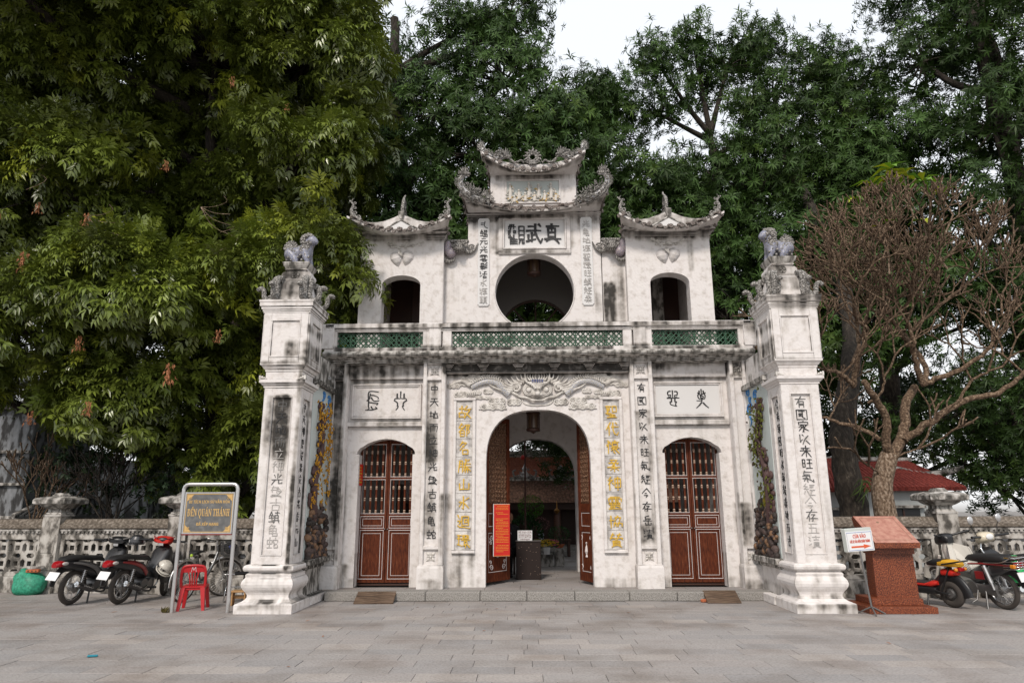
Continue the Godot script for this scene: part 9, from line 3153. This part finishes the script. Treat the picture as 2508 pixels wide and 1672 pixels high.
	for k in 34:
		var b := MB.new()
		b.col = Color(0.05, 0.075, 0.02) * g.randf_range(0.7, 1.4)
		var a := g.randf() * TAU
		b.leaf(Vector3(g.randf_range(-0.12, 0.12), g.randf_range(-0.1, 0.2), 0), Vector3(cos(a) * 0.5, -0.5 + g.randf() * 0.5, 0.4 + 0.3 * sin(a)).normalized(), Vector3(0, 0.5, 1).normalized(), g.randf_range(0.3, 0.6), 0.03, 0.6, 0.1)
		part("leaf", b, mats.pale_leaf, f)
	frangipani()
	for k in 2:
		var sh := thing("bare_shrub", ["leafless thin-stemmed shrub before the stained wall at the far left", "leafless branching shrub behind the left wall near the shrine roof"][k], "shrub", Vector3(-10.9 + 1.9 * k, 0, -1.7 - 0.2 * k), 0.0, "leafless shrubs behind the left wall")
		var b := MB.new()
		for e in 3:
			fork(b, Vector3(g.randf_range(-0.2, 0.2), 0.4, 0), Vector3(g.randf_range(-0.5, 0.5), 1, g.randf_range(-0.3, 0.2)).normalized(), 0.8, 0.022, 4, g, 0.76, 0.45)
		part("stems", b, mats.bark if k else mats.twig_bark, sh)

func fork(b: MB, p: Vector3, d: Vector3, l: float, r: float, gen: int, g: RandomNumberGenerator, shrink := 0.86, wide := 0.62) -> void:
	var q := p + d * l
	var m := p.lerp(q, 0.5) + Vector3(g.randfn(), g.randfn(), g.randfn()) * l * 0.06
	var r2 := maxf(r * 0.84, 0.013)
	b.tube([p, m, q], [r, (r + r2) * 0.5, r2 * (1.12 if gen == 0 else 1.0)], 5, 1.0, gen == 0)
	if gen == 0:
		return
	var n := 3 if g.randf() < 0.38 else 2
	var turn := g.randf() * TAU
	var u := d.cross(Vector3(0.3, 0.2, 1)).normalized()
	var w := d.cross(u)
	for k in n:
		var a := turn + TAU * k / n
		var e := (d + (u * cos(a) + w * sin(a)) * wide * g.randf_range(0.8, 1.25) + Vector3(0, 0.22, 0)).normalized()
		fork(b, q, e, l * shrink * g.randf_range(0.8, 1.15), r2, gen - 1, g, shrink, wide)

func frangipani() -> void:
	var o := Vector3(7.15, 0, -1.5)
	var t := thing("frangipani_tree", "bare forked frangipani tree with a few green leaves at its top, behind the right pillar", "tree", o)
	var g := RandomNumberGenerator.new()
	g.seed = 17
	var b := MB.new()
	var tr := curve([Vector3(7.1, 0, -1.5), Vector3(7.1, 1.1, -1.5), Vector3(7.08, 1.9, -1.5), Vector3(7.25, 2.42, -1.5), Vector3(7.33, 2.6, -1.5)], 4)
	for i in tr.size():
		tr[i] = tr[i] - o
	b.tube(tr, taper(0.24, 0.17, tr.size()), 10)
	part("trunk", b, mats.pale_bark, t)
	b = MB.new()
	var tw := MB.new()
	# [start radius, end radius, depth drift, twig generations, x, y, x, y ...]
	for L: Array in [
		[0.13, 0.085, 0.5, 0, 7.31, 2.53, 7.22, 2.87, 7.24, 3.32, 7.02, 3.67, 6.75, 4.03], [0.07, 0.05, 0.3, 5, 6.75, 4.03, 6.47, 4.27, 6.11, 4.31], [0.075, 0.05, 0.9, 6, 6.75, 4.03, 6.81, 4.54, 6.96, 5.14, 6.67, 5.35, 6.54, 5.6],
		[0.065, 0.04, -0.4, 5, 7.19, 2.91, 6.91, 3.12, 6.55, 3.25, 6.3, 3.39, 6.02, 3.47], [0.04, 0.03, 0.2, 3, 7.02, 3.67, 7.25, 3.83, 7.31, 4.18], [0.15, 0.12, -0.4, 0, 7.35, 2.55, 7.67, 2.9, 7.82, 3.24, 8.0, 3.74, 8.25, 4.05],
		[0.085, 0.05, 0.5, 6, 8.25, 4.05, 8.07, 4.41, 7.96, 4.73, 7.95, 4.93, 7.8, 5.3], [0.08, 0.05, -0.5, 6, 8.25, 4.05, 8.41, 4.49, 8.24, 4.93, 8.18, 5.27, 7.86, 5.71], [0.055, 0.035, 0.2, 6, 8.18, 5.25, 8.46, 5.54, 8.9, 5.86, 9.2, 6.1],
		[0.08, 0.045, 0.4, 5, 8.25, 4.05, 8.58, 4.21, 9.07, 4.4, 9.6, 4.84, 9.9, 5.28], [0.1, 0.05, 0.6, 4, 7.67, 2.88, 8.05, 3.17, 8.47, 3.43, 8.88, 3.68, 9.31, 3.75, 9.76, 3.96, 9.99, 4.2, 10.38, 4.47], [0.045, 0.03, 0.2, 4, 8.88, 3.68, 9.2, 4.1, 9.5, 4.3],
		[0.03, 0.02, 0.3, 2, 7.27, 2.42, 7.44, 2.56, 7.76, 2.68], [0.03, 0.02, 0.3, 2, 7.05, 1.87, 6.95, 2.23, 6.72, 2.35], [0.06, 0.04, -0.6, 6, 6.81, 4.54, 7.1, 5.0, 7.3, 5.5], [0.06, 0.04, 0.8, 6, 8.0, 4.9, 7.6, 5.3, 7.2, 5.7], [0.05, 0.04, 0.9, 5, 7.96, 5.6, 8.0, 6.0, 7.9, 6.4]]:
		var p := []
		var n := (L.size() - 4) / 2
		for i in n:
			p.append(Vector3(L[4 + i * 2], L[5 + i * 2], -1.5 + L[2] * float(i) / maxi(n - 1, 1)) - o)
		var c := curve(p, 4)
		for i in range(1, c.size() - 1):
			c[i] = c[i] + Vector3(g.randfn(), g.randfn(), g.randfn()) * 0.018
		b.tube(c, taper(L[0] * 0.8, L[1] * 0.72, c.size()), 8)
		b.ball(p[n - 1], Vector3.ONE * L[1] * 0.76, 8, 5)
		if L[3] > 0:
			var d: Vector3 = (p[n - 1] - p[n - 2]).normalized()
			for e in 2:
				var dd := (d + Vector3(0.5 - e, 0.35, g.randfn() * 0.4)).normalized()
				fork(tw, p[n - 1], dd, 0.52, 0.026, mini(L[3], 5), g, 0.83, 0.55)
			if L[3] > 3:
				fork(tw, p[n - 2], (Vector3(g.randfn() * 0.6, 1, g.randfn() * 0.5)).normalized(), 0.5, 0.026, mini(L[3], 5) - 1, g, 0.83, 0.55)
	part("limbs", b, mats.twig_bark, t)
	var o2 := part("twigs", tw, mats.twig_bark, t)
	o2.set_meta("kind", "stuff")
	var lm := []
	for k in 3:
		var q := MB.new()
		q.col = [Color(0.2, 0.36, 0.05), Color(0.15, 0.3, 0.06), Color(0.42, 0.46, 0.05)][k]
		q.leaf(Vector3.ZERO, Vector3.RIGHT, Vector3.UP, 0.3, 0.10, 0.28, 0.16)
		lm.append(q.done())
	for s: Array in [[7.35, 8.15, 0.1, 8], [7.75, 8.45, 0.2, 10], [8.1, 8.4, 0.0, 10], [8.45, 8.2, 0.1, 8], [6.95, 7.8, 0.1, 7], [7.6, 8.1, 0.4, 8], [8.75, 7.9, 0.1, 6], [7.3, 7.1, 0.3, 2], [8.2, 7.2, 0.3, 2]]:
		var c := Vector3(s[0], s[1] + 0.22, -0.9 + s[2]) - o
		for k: int in s[3]:
			var a: float = TAU * k * 0.382 + s[0]
			var d := Vector3(cos(a), g.randf_range(-0.35, 0.5), sin(a)).normalized()
			var z := d.cross(Vector3.UP).normalized()
			put("green_leaf", lm[g.randi() % 3], mats.pale_leaf, t, Transform3D(Basis(d, z.cross(d).normalized(), z) * g.randf_range(1.1, 1.6), c))
		var st := MB.new()
		st.tube([c, c - Vector3(g.randfn() * 0.1, 0.5, 0.0), c - Vector3(g.randfn() * 0.2, 1.1, 0)], [0.018, 0.02, 0.022], 5)
		part("leaf_stem", st, mats.pale_bark, t)

# ------------------------------------------------------------------ the place
func _ready() -> void:
	rng.seed = 1
	# camera
	var cam := Camera3D.new()
	cam.name = "camera"
	cam.keep_aspect = Camera3D.KEEP_HEIGHT
	cam.fov = rad_to_deg(2.0 * atan(836.0 / 1695.0))
	cam.near = 0.1
	cam.far = 500.0
	cam.transform = Transform3D(Basis(Vector3.UP, deg_to_rad(1.2)) * Basis(Vector3.RIGHT, deg_to_rad(13.5)) * Basis(Vector3.BACK, deg_to_rad(-0.23)), Vector3(-0.21, 1.55, 13.2))
	add_child(cam)
	cam.current = true
	# an overcast sky
	var we := WorldEnvironment.new()
	we.name = "world_environment"
	var env := Environment.new()
	var sky := Sky.new()
	var sm := ProceduralSkyMaterial.new()
	sm.sky_top_color = Color(0.93, 0.95, 0.98)
	sm.sky_horizon_color = Color(0.98, 0.98, 0.98)
	sm.sky_curve = 0.2
	sm.sky_energy_multiplier = 0.84
	sm.ground_bottom_color = Color(0.35, 0.33, 0.31)
	sm.ground_horizon_color = Color(0.6, 0.59, 0.58)
	sm.sun_angle_max = 0.0
	sky.sky_material = sm
	env.background_mode = Environment.BG_SKY
	env.sky = sky
	env.tonemap_mode = Environment.TONE_MAPPER_LINEAR
	env.tonemap_exposure = 1.7
	env.sdfgi_enabled = true
	env.ssao_enabled = true
	env.ssil_enabled = true
	we.environment = env
	add_child(we)
	var sun := DirectionalLight3D.new()
	sun.name = "sun"
	sun.light_energy = 0.5
	sun.light_color = Color(1.0, 0.96, 0.92)
	sun.light_angular_distance = 11.0
	sun.shadow_enabled = true
	sun.rotation_degrees = Vector3(-42, -14, 0)
	add_child(sun)
	make_materials()
	build_ground()
	build_step()
	build_gate()
	build_doors()
	build_pillar(-1.0)
	build_pillar(1.0)
	build_wing(-1.0)
	build_wing(1.0)
	build_walls()
	build_bikes()
	build_sign()
	build_right_things()
	build_inside()
	build_houses()
	build_trees()
